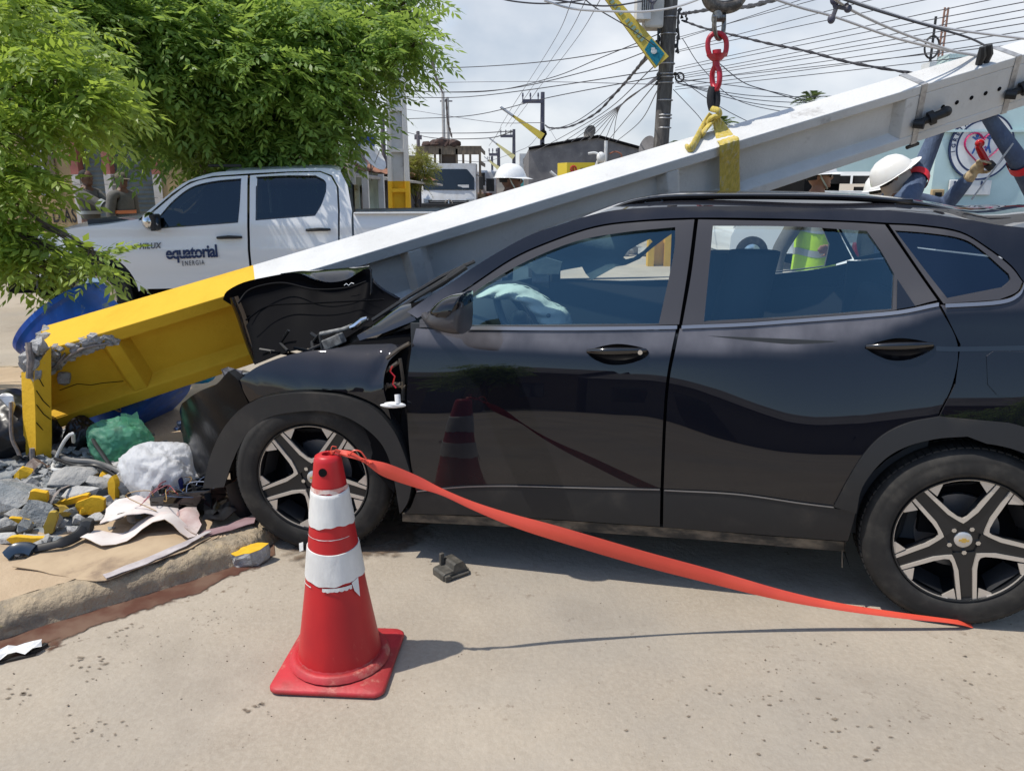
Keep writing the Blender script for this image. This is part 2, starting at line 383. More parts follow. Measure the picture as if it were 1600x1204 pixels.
# damp patch under the car
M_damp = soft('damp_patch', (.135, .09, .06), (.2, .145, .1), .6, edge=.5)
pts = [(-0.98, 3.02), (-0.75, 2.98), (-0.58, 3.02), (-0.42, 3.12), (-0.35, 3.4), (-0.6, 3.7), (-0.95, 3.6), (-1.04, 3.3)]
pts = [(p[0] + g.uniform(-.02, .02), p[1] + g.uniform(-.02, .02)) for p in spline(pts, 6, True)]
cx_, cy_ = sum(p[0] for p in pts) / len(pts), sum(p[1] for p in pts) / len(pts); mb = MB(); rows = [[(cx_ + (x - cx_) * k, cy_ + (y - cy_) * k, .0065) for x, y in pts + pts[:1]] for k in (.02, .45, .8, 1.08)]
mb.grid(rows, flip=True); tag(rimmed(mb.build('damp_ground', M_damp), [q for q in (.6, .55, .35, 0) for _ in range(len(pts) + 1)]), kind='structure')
# damp prints and spatter on the street
M_stain = soft('road_stain', (.17, .135, .10), (.24, .195, .145), .85, scale=60, edge=.5, spec=.2); mb = MB(); rv = []; gs = random.Random(8)
for u, v, n, s_, r_ in [(25, 1082, 9, 16, .012), (145, 1032, 8, 14, .014), (155, 1138, 26, 26, .006), (398, 1108, 10, 14, .009), (190, 988, 12, 18, .008), (155, 1048, 10, 20, .006), (330, 975, 12, 24, .005), (1250, 1110, 22, 60, .007), (1340, 1160, 16, 40, .009), (1180, 1080, 14, 50, .006), (250, 1010, 22, 40, .004), (1000, 1130, 12, 80, .005), (1480, 1050, 10, 50, .006), (1290, 1005, 6, 10, .006)]:
    for k in range(n):
        p = G(u + gs.gauss(0, s_), v + gs.gauss(0, s_ * .45)); r = r_ * gs.uniform(.35, 1.3); ph = gs.uniform(0, 6); m = 11
        mb.add([(p.x + r * 1.5 * math.cos(a) * (1 + .35 * math.sin(3 * a + ph)) , p.y + r * math.sin(a) * (1 + .3 * math.sin(2 * a + ph)), .003) for a in [6.2832 * j / m for j in range(m)]] + [(p.x, p.y, .003)], [(j, (j + 1) % m, m) for j in range(m)]); rv += [0] * m + [.62]
tag(rimmed(mb.build('road_stains', M_stain), rv), kind='structure')
# ================================================================ the black crashed car
F0 = G(500, 862); R0 = G(1495, 975)
EX = (F0 - R0).normalized(); EY = Vector((-EX.y, EX.x, 0))
MC = Matrix((EX, EY, Vector((0, 0, 1)))).transposed().to_4x4(); MC.translation = F0
TC = Matrix.Translation((1.285, 0.89, 0))          # part coordinates are measured from the near front tyre; the empty stands mid-car
MROOT = MC @ TC.inverted()
car = thing('crashed_car', 'shiny black five door car with its front crushed against the fallen yellow and white pole', 'car', mat=MROOT)
WID = 1.78
MCI = MC.inverted()
def interp(x, k): return float(np.interp(x, [a for a, _ in k], [b for _, b in k]))
def sm(x, a, b):
    t = min(1, max(0, (x - a) / (b - a))); return t * t * (3 - 2 * t)
TK = [(.10, -20), (.22, -12), (.33, -4), (.45, 2.2), (.60, 5.2), (.72, 7.2), (.82, 9.0), (.90, 11), (.935, 15), (.965, 23), (1.0, 26), (1.05, 25), (1.12, 21), (1.3, 20), (1.42, 24), (1.48, 33), (1.54, 52), (1.60, 70)]
SHK = [(-2.8, .24), (-2.4, .20), (-2.15, .11), (-1.9, .055), (-1.6, .02), (-1.3, 0)]
ZS = np.linspace(.05, 1.66, 323)
XS = np.linspace(-3.7, 1.2, 99)
def tilt_tab(fn):
    T = np.array([[math.tan(R(min(78, max(-40, fn(x, z))))) for z in ZS] for x in XS])
    Y = -np.cumsum(T, axis=1) * (ZS[1] - ZS[0])
    k0 = int(np.argmin(abs(ZS - .45))); Y = Y - Y[:, k0:k0 + 1] + 0.02
    Y -= (np.maximum(0, XS - 0.15) ** 2 * .45 + np.maximum(0, -2.62 - XS) ** 2 * .32)[:, None]
    return Y
def body_tilt(x, z):
    s = interp(x, SHK); zz = z - s if z < 1.2 else z - s * max(0, (1.42 - z) / .22)
    return interp(zz, TK) + 5.5 * sm(-x, 1.35, 2.05) * sm(z, .48, .70) * (1 - sm(z, 1.0, 1.15)) + 1.5 * sm(x, -1.0, -.45) * sm(z, .5, .7) * (1 - sm(z, .9, .95))
TB = tilt_tab(body_tilt)
FK = [(.10, 0), (.55, 0), (.70, 2.5), (.745, 7.5), (.79, 17), (.84, 30), (.90, 46), (.96, 60), (1.1, 66)]
TF = tilt_tab(lambda x, z: interp(z - .02 * sm(x, -.1, -.45), FK))
def look(T):
    def f(x, z):
        a = (x - XS[0]) / (XS[1] - XS[0]); b = (z - ZS[0]) / (ZS[1] - ZS[0])
        i = int(min(max(a, 0), len(XS) - 2)); j = int(min(max(b, 0), len(ZS) - 2)); a -= i; b -= j
        return (T[i, j] * (1 - a) + T[i + 1, j] * a) * (1 - b) + (T[i, j + 1] * (1 - a) + T[i + 1, j + 1] * a) * b
    return f
yb = look(TB); yf0 = look(TF)
def yf(x, z):   # the front wing, buckled by the crash
    k = sm(x, -.22, -.42) + .22
    return yf0(x, z) + k * (0.010 * math.sin(9 * x + 14 * z) + 0.007 * abs(math.sin(16 * x - 13 * z)) + .0015 * math.sin(40 * x + 11 * z)) * sm(z, .70, .80) - .014 * math.exp(-((x + .30 + .5 * (z - .8)) / .035) ** 2) * sm(z, .74, .85)
def ybump(x, z):
    return 0.02 - max(0, x - .28) ** 2 * 0.95 - .35 * max(0, z - .55) ** 2 - .28 * max(0, .52 - z) ** 2 + .006 * math.sin(9 * x + 13 * z) * sm(z, .5, .7) - .010 * abs(math.sin(11 * z - 7 * x)) ** 3
def cs(p, fn=yb, off=0.0):
    """photo pixel -> (X, Z) on the car's curved side"""
    d = MCI.to_3x3() @ ray(*p); o = MCI @ EYEP; y = fn(-1, .8)
    for _ in range(9):
        q = o + d * ((y + off - o.y) / d.y); y = fn(q.x, q.z)
    return (q.x, q.z)
def CP(u, v, off):
    d = MCI.to_3x3() @ ray(u, v); o = MCI @ EYEP; return o + d * ((off - o.y) / d.y)
def loop(*curves, fn=yb, off=0.0, n=5, px=True):
    """outline made of smooth curves that meet in corners"""
    out = []
    for c in curves:
        c = [cs(p, fn, off) for p in c] if px else c
        s = spline(c, n) if len(c) > 2 else [c[0], c[1]]
        out += s[:-1] if (abs(s[-1][0] - (out[0] if out else s[0])[0]) > 1e-9 or True) else s
    return out
def dedupe(pts):
    o = []
    for p in pts:
        if not o or (abs(p[0] - o[-1][0]) + abs(p[1] - o[-1][1])) > 0.0015: o.append(p)
    if (abs(o[0][0] - o[-1][0]) + abs(o[0][1] - o[-1][1])) < 0.0015: o.pop()
    return o
def in_poly(x, y, L):
    c = False
    for i in range(len(L)):
        (x0, y0), (x1, y1) = L[i - 1], L[i]
        if (y0 > y) != (y1 > y) and x < x0 + (y - y0) * (x1 - x0) / (y1 - y0): c = not c
    return c
class Skin:
    """sheet-metal panels lying on a curved side function, with exact normals"""
    def __init__(s): s.v = []; s.f = []; s.n = []; s.m = []
    def panel(s, loops, fn=yb, off=0.0, grid=.04, thick=.014, mirror=False, mi=0, rimfn=None):
        loops = [dedupe(l) for l in (loops if isinstance(loops[0][0], (tuple, list)) else [loops])]
        dens = []
        for l in loops:
            q = []
            for i in range(len(l)):
                a, b = l[i], l[(i + 1) % len(l)]; d = math.hypot(a[0] - b[0], a[1] - b[1]); k = max(1, int(d / grid))
                q += [(a[0] + (b[0] - a[0]) * t / k, a[1] + (b[1] - a[1]) * t / k) for t in range(k)]
            dens.append(q)
        P = []; E = []
        for q in dens:
            n0 = len(P); P += q; E += [(n0 + i, n0 + (i + 1) % len(q)) for i in range(len(q))]
        nb = len(P)
        L0 = dens[0]; x0, x1 = min(p[0] for p in L0), max(p[0] for p in L0); z0, z1 = min(p[1] for p in L0), max(p[1] for p in L0)
        inside = []
        for i in range(int((x1 - x0) / grid) + 1):
            for j in range(int((z1 - z0) / grid) + 1):
                p = (x0 + (i + .5 + .25 * (j % 2)) * grid, z0 + (j + .5) * grid)
                if min((p[0] - q[0]) ** 2 + (p[1] - q[1]) ** 2 for q in P[:nb]) > (grid * .45) ** 2: inside.append(p)
        r = geometry.delaunay_2d_cdt([Vector(p) for p in P + inside], E, [], 2 if len(loops) > 1 else 1, 1e-6)
        V, FC = r[0], r[2]
        if len(loops) > 1: FC = [f for f in FC if not in_poly(sum(V[t].x for t in f) / len(f), sum(V[t].y for t in f) / len(f), loops[1])]
        used = sorted({i for f in FC for i in f}); ix = {k: j for j, k in enumerate(used)}
        sg = -1 if mirror else 1
        def place(x, z, o=0.0):
            y = fn(x, z) + off + o; return (x, -WID - y, z) if mirror else (x, y, z)
        def nrm(x, z):
            e = .004; dx = (fn(x + e, z) - fn(x - e, z)) / (2 * e); dz = (fn(x, z + e) - fn(x, z - e)) / (2 * e)
            q = Vector((-dx, 1, -dz)).normalized(); return (q.x, sg * q.y, q.z)
        base = len(s.v)
        for k in used: s.v.append(place(V[k].x, V[k].y))
        for f in FC:
            a, b, c = V[f[0]], V[f[1]], V[f[2]]
            o = (b - a).cross(c - a); f = list(f)
            # seen from +Y, x to the left: a clockwise (x,z) turn faces outward
            if (o > 0) != mirror: f.reverse()
            s.f.append(tuple(base + ix[k] for k in f)); s.m.append(mi); s.n += [nrm(V[k].x, V[k].y) for k in f]
        if thick:
            ec = {}
            for f in FC:
                for i in range(len(f)):
                    e = (f[i], f[(i + 1) % len(f)]); k = tuple(sorted(e)); ec.setdefault(k, []).append(e)
            rim = {}
            def rv(k):
                if k not in rim: rim[k] = len(s.v); s.v.append(place(V[k].x, V[k].y, -thick))
                return rim[k]
            for k, es in ec.items():
                if len(es) == 1:
                    a, b = es[0]; A, B = V[a], V[b]
                    q = (base + ix[a], base + ix[b], rv(b), rv(a))
                    P4 = [Vector(s.v[t]) for t in q]; n = (P4[1] - P4[0]).cross(P4[2] - P4[0])
                    # outward from the panel: find the side the face lies on
                    f = next(f for f in FC if a in f and b in f); cen = sum((V[t] for t in f), Vector((0, 0))) / len(f)
                    mid = (A + B) / 2; o2 = Vector((mid.x - cen.x, 0, mid.y - cen.y))
                    if n.dot(o2) < 0: q = q[::-1]; n = -n
                    n = n.normalized() if n.length > 0 else Vector((0, 1, 0))
                    s.f.append(q); s.m.append(mi); s.n += [tuple(n)] * 4
        return s
    def grid(s, rows, mi=0, flip=False):
        """smooth sheet with averaged normals"""
        n = len(rows[0]); m = len(rows); base = len(s.v); V = [[Vector(p) for p in r] for r in rows]
        s.v += [tuple(p) for r in V for p in r]
        def nr(i, k):
            a = V[min(i + 1, m - 1)][k] - V[max(i - 1, 0)][k]; b = V[i][min(k + 1, n - 1)] - V[i][max(k - 1, 0)]
            q = a.cross(b); q = q.normalized() if q.length > 1e-9 else Vector((0, 0, 1)); return q if flip else -q
        NN = [[tuple(nr(i, k)) for k in range(n)] for i in range(m)]
        for i in range(m - 1):
            for k in range(n - 1):
                f = [(i, k), (i, k + 1), (i + 1, k + 1), (i + 1, k)]
                if flip: f.reverse()
                s.f.append(tuple(base + a * n + b for a, b in f)); s.m.append(mi); s.n += [NN[a][b] for a, b in f]
        return s
    def build(s, name, mats, parent):
        me = bpy.data.meshes.new(name); me.from_pydata([tuple(TC @ Vector(p)) for p in s.v], [], s.f); me.update()
        for q in (mats if isinstance(mats, (list, tuple)) else [mats]): me.materials.append(q)
        me.polygons.foreach_set('material_index', s.m)
        for p in me.polygons: p.use_smooth = True
        me.normals_split_custom_set(s.n)
        o = bpy.data.objects.new(name, me); COL.objects.link(o); o.parent = parent; WM[o.name] = wmat(parent); return o

# --- paint with road dust low on the doors
def paint_mat(dust_sheen=.62, nm='black_paint'):
    m = pm(nm, (0.0045, 0.005, 0.0085), rough=0.5, coat=1.0, coatr=0.012, spec=0.0); m.node_tree.nodes['Principled BSDF'].inputs['Coat IOR'].default_value = 1.53
    t = m.node_tree; b = t.nodes['Principled BSDF']
    tc = t.nodes.new('ShaderNodeTexCoord'); sp = t.nodes.new('ShaderNodeSeparateXYZ'); t.links.new(tc.outputs['Object'], sp.inputs[0])
    n = t.nodes.new('ShaderNodeTexNoise'); n.inputs['Scale'].default_value = 7; n.inputs['Detail'].default_value = 6
    mp = t.nodes.new('ShaderNodeMapping'); mp.inputs['Scale'].default_value = (1, 1, .45); t.links.new(tc.outputs['Object'], mp.inputs[0]); t.links.new(mp.outputs[0], n.inputs['Vector'])
    h = t.nodes.new('ShaderNodeMapRange'); t.links.new(sp.outputs[2], h.inputs[0]); h.inputs[1].default_value = .62; h.inputs[2].default_value = .30; h.inputs[3].default_value = 0.0; h.inputs[4].default_value = .26
    mu = t.nodes.new('ShaderNodeMath'); mu.operation = 'MULTIPLY'; t.links.new(h.outputs[0], mu.inputs[0]); t.links.new(n.outputs['Fac'], mu.inputs[1])
    x = t.nodes.new('ShaderNodeMix'); x.data_type = 'RGBA'; t.links.new(mu.outputs[0], x.inputs[0]); x.inputs[6].default_value = (.0045, .005, .0085, 1); x.inputs[7].default_value = (.16, .13, .10, 1)
    # pale grey on upward faces paints in the shoulder's bright sheen, plus some dust
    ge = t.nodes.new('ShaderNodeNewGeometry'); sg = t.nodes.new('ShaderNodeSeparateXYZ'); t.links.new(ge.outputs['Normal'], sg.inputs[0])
    du = t.nodes.new('ShaderNodeMapRange'); du.interpolation_type = 'SMOOTHSTEP'; t.links.new(sg.outputs[2], du.inputs[0]); du.inputs[1].default_value = .27; du.inputs[2].default_value = .46; du.inputs[4].default_value = dust_sheen
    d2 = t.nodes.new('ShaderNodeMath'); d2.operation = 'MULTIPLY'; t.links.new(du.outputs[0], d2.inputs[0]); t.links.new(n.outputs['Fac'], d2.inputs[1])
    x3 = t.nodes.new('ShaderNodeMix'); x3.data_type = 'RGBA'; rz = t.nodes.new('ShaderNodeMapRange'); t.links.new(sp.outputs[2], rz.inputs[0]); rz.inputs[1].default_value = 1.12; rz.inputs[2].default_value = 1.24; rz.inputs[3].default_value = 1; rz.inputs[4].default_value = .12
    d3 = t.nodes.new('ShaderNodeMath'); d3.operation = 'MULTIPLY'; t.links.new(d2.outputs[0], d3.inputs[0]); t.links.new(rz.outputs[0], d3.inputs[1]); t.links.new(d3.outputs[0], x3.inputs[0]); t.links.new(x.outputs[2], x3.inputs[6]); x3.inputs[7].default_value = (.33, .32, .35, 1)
    t.links.new(x3.outputs[2], b.inputs['Base Color'])
    cw = t.nodes.new('ShaderNodeMapRange'); t.links.new(mu.outputs[0], cw.inputs[0]); cw.inputs[1].default_value = .0; cw.inputs[2].default_value = .5; cw.inputs[3].default_value = 1.0; cw.inputs[4].default_value = .45
    t.links.new(cw.outputs[0], b.inputs['Coat Weight'])
    return m
M_paint = paint_mat(); M_paintc = paint_mat(.04, 'clean_black_paint')  # second copy leaves out most of the painted-in shoulder sheen
M_clad = pm('grey_black_plastic', (0.017, 0.0175, 0.019), rough=0.5, col2=(0.05, 0.044, 0.037), vs=7, vd=6, lo=.5, hi=.85, spec=0.4, rough2=.75)
M_dusty = pm('dusty_sill_plastic', (0.035, 0.033, 0.03), rough=0.7, col2=(0.19, 0.155, 0.115), vs=9, vd=7, lo=.38, hi=.72, stretch=(1, 1, 2.2), spec=.3)
M_frame = pm('matte_window_frame', (0.047, 0.045, 0.050), rough=0.42, spec=0.5)
M_trim = pm('belt_trim', (0.30, 0.30, 0.31), rough=0.28, metal=0.75)
M_black = pm('dark_void', (0.006, 0.006, 0.007), rough=0.9, spec=0.1)
M_inner = pm('cabin_trim', (0.045, 0.05, 0.056), rough=0.8, spec=0.3)
M_seat = pm('seat_fabric', (0.03, 0.031, 0.035), rough=0.9, spec=.2)
M_glass = glassy('side_glass', (0.84, 0.94, 0.93), 0.075, (0.50, 0.84, 0.98))
M_glass2 = glassy('dark_quarter_glass', (0.30, 0.36, 0.38), 0.05, (0.6, 0.8, 1.0))
M_wind = glassy('windscreen_glass', (0.62, 0.80, 0.78), 0.05)
M_chrome = pm('bright_metal', (0.62, 0.62, 0.63), rough=0.16, metal=1.0)
M_gloss = pm('gloss_black', (0.004, 0.004, 0.005), rough=0.08, spec=.6, coat=.6)
M_rubber = pm('tyre_rubber', (0.023, 0.022, 0.021), rough=0.82, col2=(0.06, 0.055, 0.048), vs=11, vd=6, lo=.42, hi=.8, spec=.3)
M_rimdark = pm('rim_dark', (0.013, 0.014, 0.016), rough=0.32, spec=.5)
M_rimcut = pm('rim_machined', (0.62, 0.575, 0.52), rough=0.38, metal=0.55)
M_white = pm('white_plastic', (0.74, 0.74, 0.73), rough=.5)
M_airbag = pm('airbag_cloth', (0.72, 0.74, 0.70), rough=.85, bump=.3, bs=30)
M_liner = pm('headliner_cloth', (0.10, 0.115, 0.13), rough=.95, bump=.3, bs=20)
M_gap = pm('dirty_metal', (0.04, 0.035, 0.03), rough=.6, col2=(.10, .08, .06), vs=10, bump=.4, bs=15)
M_red = pm('red_lamp', (0.45, 0.01, 0.012), rough=.12, coat=.5)

# --- outlines, read off the photograph along the side of the car
fd_edge_r = [(1056, 515), (1049, 548), (1041, 595), (1036, 660), (1032, 762)]
rd_edge_f = [(1062, 514), (1055, 548), (1046, 595), (1041, 660), (1037, 763)]
L_fdoor = loop([(650, 513), (730, 517), (850, 517), (1056, 515)], fd_edge_r, [(1032, 762), (920, 761), (800, 758), (720, 759), (650, 766)], [(650, 766), (641, 715), (637, 660), (636, 610), (640, 565), (650, 513)])
L_fclad = loop([(651, 769), (720, 762), (800, 760), (920, 763), (1032, 765)], [(1032, 765), (1031, 821)], [(1031, 821), (850, 809), (740, 804), (634, 801)], [(634, 801), (643, 790), (651, 769)])
L_sill = loop([(628, 803), (740, 807), (850, 812), (1031, 824), (1180, 836), (1322, 847)], [(1322, 847), (1320, 862)], [(1320, 862), (1100, 844), (819, 825), (628, 815)], [(628, 815), (628, 803)])
arch_o = [(1303, 790), (1325, 748), (1350, 708), (1380, 678), (1420, 659), (1466, 650)]
L_rdoor = loop([(1062, 514), (1200, 506), (1380, 492), (1467, 479)], [(1467, 479), (1496, 538), (1488, 600), (1463, 651)], arch_o[::-1], [(1303, 790), (1250, 783), (1150, 769), (1037, 763)], rd_edge_f[::-1])
L_rclad = loop([(1037, 766), (1150, 772), (1250, 786), (1303, 793)], [(1303, 793), (1337, 797)], [(1337, 797), (1324, 844)], [(1324, 844), (1180, 833), (1036, 822)], [(1036, 822), (1037, 766)])
FO_lo = [(655, 500), (690, 478), (735, 449), (800, 406), (860, 379), (930, 356), (1000, 347), (1085, 343)]
L_fframe = loop(FO_lo, [(1085, 343), (1075, 420), (1061, 507)], [(1061, 507), (900, 511), (731, 511)], [(731, 511), (690, 511), (655, 508)], [(655, 508), (655, 500)])
L_fglass = loop([(730, 509), (730, 466)], [(730, 466), (762, 442), (825, 407), (900, 377), (975, 363), (1055, 355)], [(1055, 355), (1052, 400), (1029, 507)], [(1029, 507), (730, 509)])
L_rframe = loop([(1091, 343), (1200, 345), (1310, 347), (1383, 351)], [(1383, 351), (1425, 412), (1465, 469)], [(1465, 469), (1380, 487), (1200, 501), (1066, 508)], [(1066, 508), (1080, 430), (1091, 343)])
L_rglass = loop([(1100, 503), (1107, 430), (1114, 353)], [(1114, 353), (1240, 354), (1355, 361)], [(1355, 361), (1378, 394), (1398, 429)], [(1398, 429), (1395, 484)], [(1395, 484), (1250, 495), (1100, 503)])
L_rfix = loop([(1402, 436), (1430, 478)], [(1430, 478), (1401, 483)], [(1401, 483), (1402, 436)])
band_lo = [(652, 497), (690, 475), (735, 446), (800, 403), (860, 376), (930, 353), (1000, 344), (1085, 340), (1200, 341), (1310, 344), (1387, 348)]
q_out = [(1387, 348), (1440, 351), (1500, 361), (1545, 387), (1580, 414), (1599, 439)]
band_hi = [(636, 487), (665, 467), (700, 445), (750, 411), (820, 371), (875, 351), (940, 332), (1000, 325), (1100, 322), (1200, 323), (1300, 326), (1405, 330), (1500, 341), (1600, 356)]
bl = [cs(p) for p in band_lo]; qo = [cs(p) for p in q_out]; bh = [cs(p) for p in band_hi]
rear_top = [(-2.95, 1.44), (-3.12, 1.40)]
BH = spline(bh + rear_top, 5)
L_band = spline(bl, 5)[:-1] + spline(qo, 5) + [(-2.78, 1.245), (-3.10, 1.215), (-3.22, 1.21)] + [(-3.18, 1.32)] + BH[::-1]
xq = [cs(p) for p in [(1472, 477), (1560, 471), (1590, 459), (1599, 441)]]
gq = [cs(p) for p in [(1471, 478), (1501, 538), (1493, 600), (1468, 650)]]
ao = [cs(p) for p in arch_o]; WX, WZ = -2.545, .345
RO = .452; RI = .372
def arc(r, a0, a1, n=24, cx=WX, cz=WZ): return [(cx + r * math.cos(R(a0 + (a1 - a0) * i / n)), cz + r * 1.0 * math.sin(R(a0 + (a1 - a0) * i / n))) for i in range(n + 1)]
ao_full = spline(ao, 5)
a_top = ao_full[-1]
arc_back = [p for p in arc(RO, 100, 188) if p[0] < a_top[0] - .03]
arc_back = [(p[0], p[1]) for p in arc_back]
L_quart = spline(xq, 5) + [(-2.80, 1.235), (-3.10, 1.205), (-3.22, 1.20), (-3.335, 1.0), (-3.36, .80), (-3.33, .62), (-3.26, .40), (-3.05, .30)] + arc_back[::-1] + gq[::-1]
ai = spline([cs(p) for p in [(1337, 800), (1346, 760), (1374, 722), (1410, 698), (1460, 684), (1510, 680)]], 5)
arc_bi = [p for p in arc(RI, 92, 186) if p[0] < ai[-1][0] - .03]
L_rarch = ao_full + arc_back + arc_bi[::-1] + ai[::-1]
L_qsur = [loop([(1389, 351), (1440, 354), (1500, 364), (1543, 389), (1578, 416), (1597, 440)], [(1597, 440), (1588, 456), (1560, 468)], [(1560, 468), (1474, 474)], [(1474, 474), (1430, 412), (1389, 351)]),
          loop([(1398, 360), (1450, 364), (1500, 372), (1530, 388), (1576, 428)], [(1576, 428), (1578, 438), (1566, 449)], [(1566, 449), (1480, 466)], [(1480, 466), (1440, 415), (1398, 360)])]
L_qglass = L_qsur[1]
fa_o = [(326, 757), (332, 718), (346, 682), (366, 652), (392, 629), (425, 616), (480, 610), (540, 615), (588, 634), (616, 666), (632, 702), (646, 748)]
fa_i = [(628, 798), (620, 760), (612, 722), (598, 690), (572, 664), (540, 646), (500, 638), (442, 644), (410, 657), (386, 682), (368, 718), (357, 756)]
L_farch = loop(fa_o, [(646, 748), (640, 780), (628, 800)], fa_i, [(357, 756), (326, 757)])
L_fend = loop([(374, 594), (400, 574), (440, 558), (480, 549), (520, 545), (560, 536), (600, 525), (647, 511)], [(647, 511), (644, 526), (628, 545), (607, 566), (599, 600), (604, 628), (611, 655)], [(611, 655), (588, 632), (540, 613), (480, 608), (425, 614), (390, 628)], [(390, 628), (381, 612), (374, 594)], fn=yf)
L_bump = loop([(328, 756), (333, 716), (346, 681), (366, 651), (388, 630)], [(388, 630), (380, 612), (372, 594), (357, 580)], [(357, 580), (338, 600), (312, 611), (284, 630)], [(284, 630), (277, 655), (284, 692), (303, 736), (328, 756)], fn=ybump)

MIRR = (False, True)
# body shell: roof band, quarters, roof, tail
S = Skin()
for mr_ in MIRR:
    gsz = .035 if not mr_ else .08
    S.panel(L_band, grid=gsz, mirror=mr_); S.panel(L_quart, grid=gsz, mirror=mr_)
def edge_pt(x, far=False):
    z = float(np.interp(-x, [-p[0] for p in BH], [p[1] for p in BH])); y = yb(x, z); return Vector((x, -WID - y if far else y, z))
rows = []
for i in range(26):
    x = -1.05 - 2.10 * i / 25
    a, b = edge_pt(x), edge_pt(x, True); row = []
    for k in range(21):
        t = k / 20; q = a.lerp(b, t); q.z += .052 * (1 - abs(2 * t - 1) ** 2.6) * sm(-x, .9, 1.5); row.append(q)
    rows.append(row)
S.grid(rows)
# tail: tailgate face
tz = [1.40, 1.30, 1.21, 1.0, .80, .62, .42, .30]; tx = [-3.12, -3.22, -3.25, -3.335, -3.36, -3.33, -3.28, -3.24]
rows = [[(x - .06 * (1 - (2 * t - 1) ** 2), (yb(x + .04, z) - .01) * (1 - t) + (-WID - yb(x + .04, z) + .01) * t, z) for t in [k / 12 for k in range(13)]] for z, x in zip(tz, tx)]
S.grid(rows)
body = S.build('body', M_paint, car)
# dark lower cladding, sill, arches
for mr_ in MIRR:
    S = Skin(); S.panel(L_rarch, off=.012, mirror=mr_, grid=.05, thick=.07); S.build('rear_arch_trim', M_clad, car)
    S = Skin(); S.panel(L_sill, off=-.005, mirror=mr_, grid=.06, thick=.08); S.build('sill', M_dusty, car)
S = Skin(); S.panel(L_farch, off=.014, grid=.04, thick=.09, fn=lambda x, z: .02 - max(0, x - .22) ** 2 * .5); S.build('front_arch_trim', M_clad, car)
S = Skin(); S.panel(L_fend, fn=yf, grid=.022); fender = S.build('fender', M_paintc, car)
S = Skin(); S.panel(L_bump, fn=ybump, grid=.022, thick=.05); bumper = S.build('bumper', pm('scuffed_black_paint', (.004, .004, .005), rough=.22, spec=.14, bump=.16, bs=9), car); bumper['label'] = 'cracked bumper corner hanging loose'
# doors
H1_ = [(916, 550), (935, 542), (966, 537), (1000, 542), (1014, 550), (1004, 561), (978, 569), (950, 569), (928, 561), (916, 550)]
H2_ = [(1351, 543), (1372, 534), (1405, 528), (1445, 533), (1460, 541), (1447, 552), (1420, 562), (1390, 562), (1366, 553), (1351, 543)]
def door(name, Ls, Lc, Lf, Lg, mr_, glass, Lfix=None):
    gsz = .035 if not mr_ else .09
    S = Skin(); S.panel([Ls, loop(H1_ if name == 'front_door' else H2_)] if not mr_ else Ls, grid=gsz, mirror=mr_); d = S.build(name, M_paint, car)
    S = Skin(); S.panel(Lc, off=.006, grid=.05, mirror=mr_, thick=.03); S.build('lower_trim', M_clad, d)
    S = Skin(); S.panel([Lf, Lg], off=-.004, grid=.03, mirror=mr_, thick=.03); S.build('window_frame', M_frame, d)
    if glass:
        S = Skin(); S.panel(Lg, off=-.022, grid=.06, mirror=mr_, thick=0); S.build('window', M_glass, d)
    if Lfix:
        S = Skin(); S.panel(Lfix, off=.001, grid=.06, mirror=mr_, thick=0.002); S.build('window_corner', M_gloss, d)
    return d
fdoor = door('front_door', L_fdoor, L_fclad, L_fframe, L_fglass, False, True)
rdoor = door('rear_door', L_rdoor, L_rclad, L_rframe, L_rglass, False, True, L_rfix)
door('front_door', L_fdoor, L_fclad, L_fframe, L_fglass, True, False)
door('rear_door', L_rdoor, L_rclad, L_rframe, L_rglass, True, False)
for mr_ in MIRR:
    S = Skin(); S.panel(L_qsur, off=.003, grid=.04, mirror=mr_); q = S.build('quarter_window', M_frame, car)
    S = Skin(); S.panel(L_qglass, off=-.006, grid=.08, mirror=mr_, thick=0); S.build('pane', M_glass2, q)
# belt strips
def strip(pts, wd, off, name, mat, par, fn=yb):
    c = [cs(p, fn) for p in pts]; c = spline(c, 6); rows = []
    for x, z in c: rows.append([(x, fn(x, z + d) + o, z + d) for d, o in ((-wd / 2, off - .006), (-wd / 2, off), (wd / 2, off), (wd / 2, off - .006))])
    return MB(TC).grid(rows).build(name, mat, par, smooth=True, angle=30)
strip([(731, 512), (900, 513), (1058, 510.5)], .012, .008, 'belt_trim', M_trim, fdoor)
strip([(1065, 510.5), (1200, 504), (1380, 490), (1466, 475)], .012, .008, 'belt_trim', M_trim, rdoor)
strip([(1476, 477), (1560, 471.5), (1590, 460), (1600, 442)], .012, .010, 'belt_trim', M_trim, car)
# seam highlight of the lower trim
strip([(652, 766.5), (720, 759.8), (800, 758), (920, 761), (1031, 763.5)], .0035, .0095, 'trim_edge', M_trim, fdoor)
strip([(1038, 764.5), (1150, 770.5), (1250, 784.5), (1302, 791)], .0035, .0095, 'trim_edge', M_trim, rdoor)
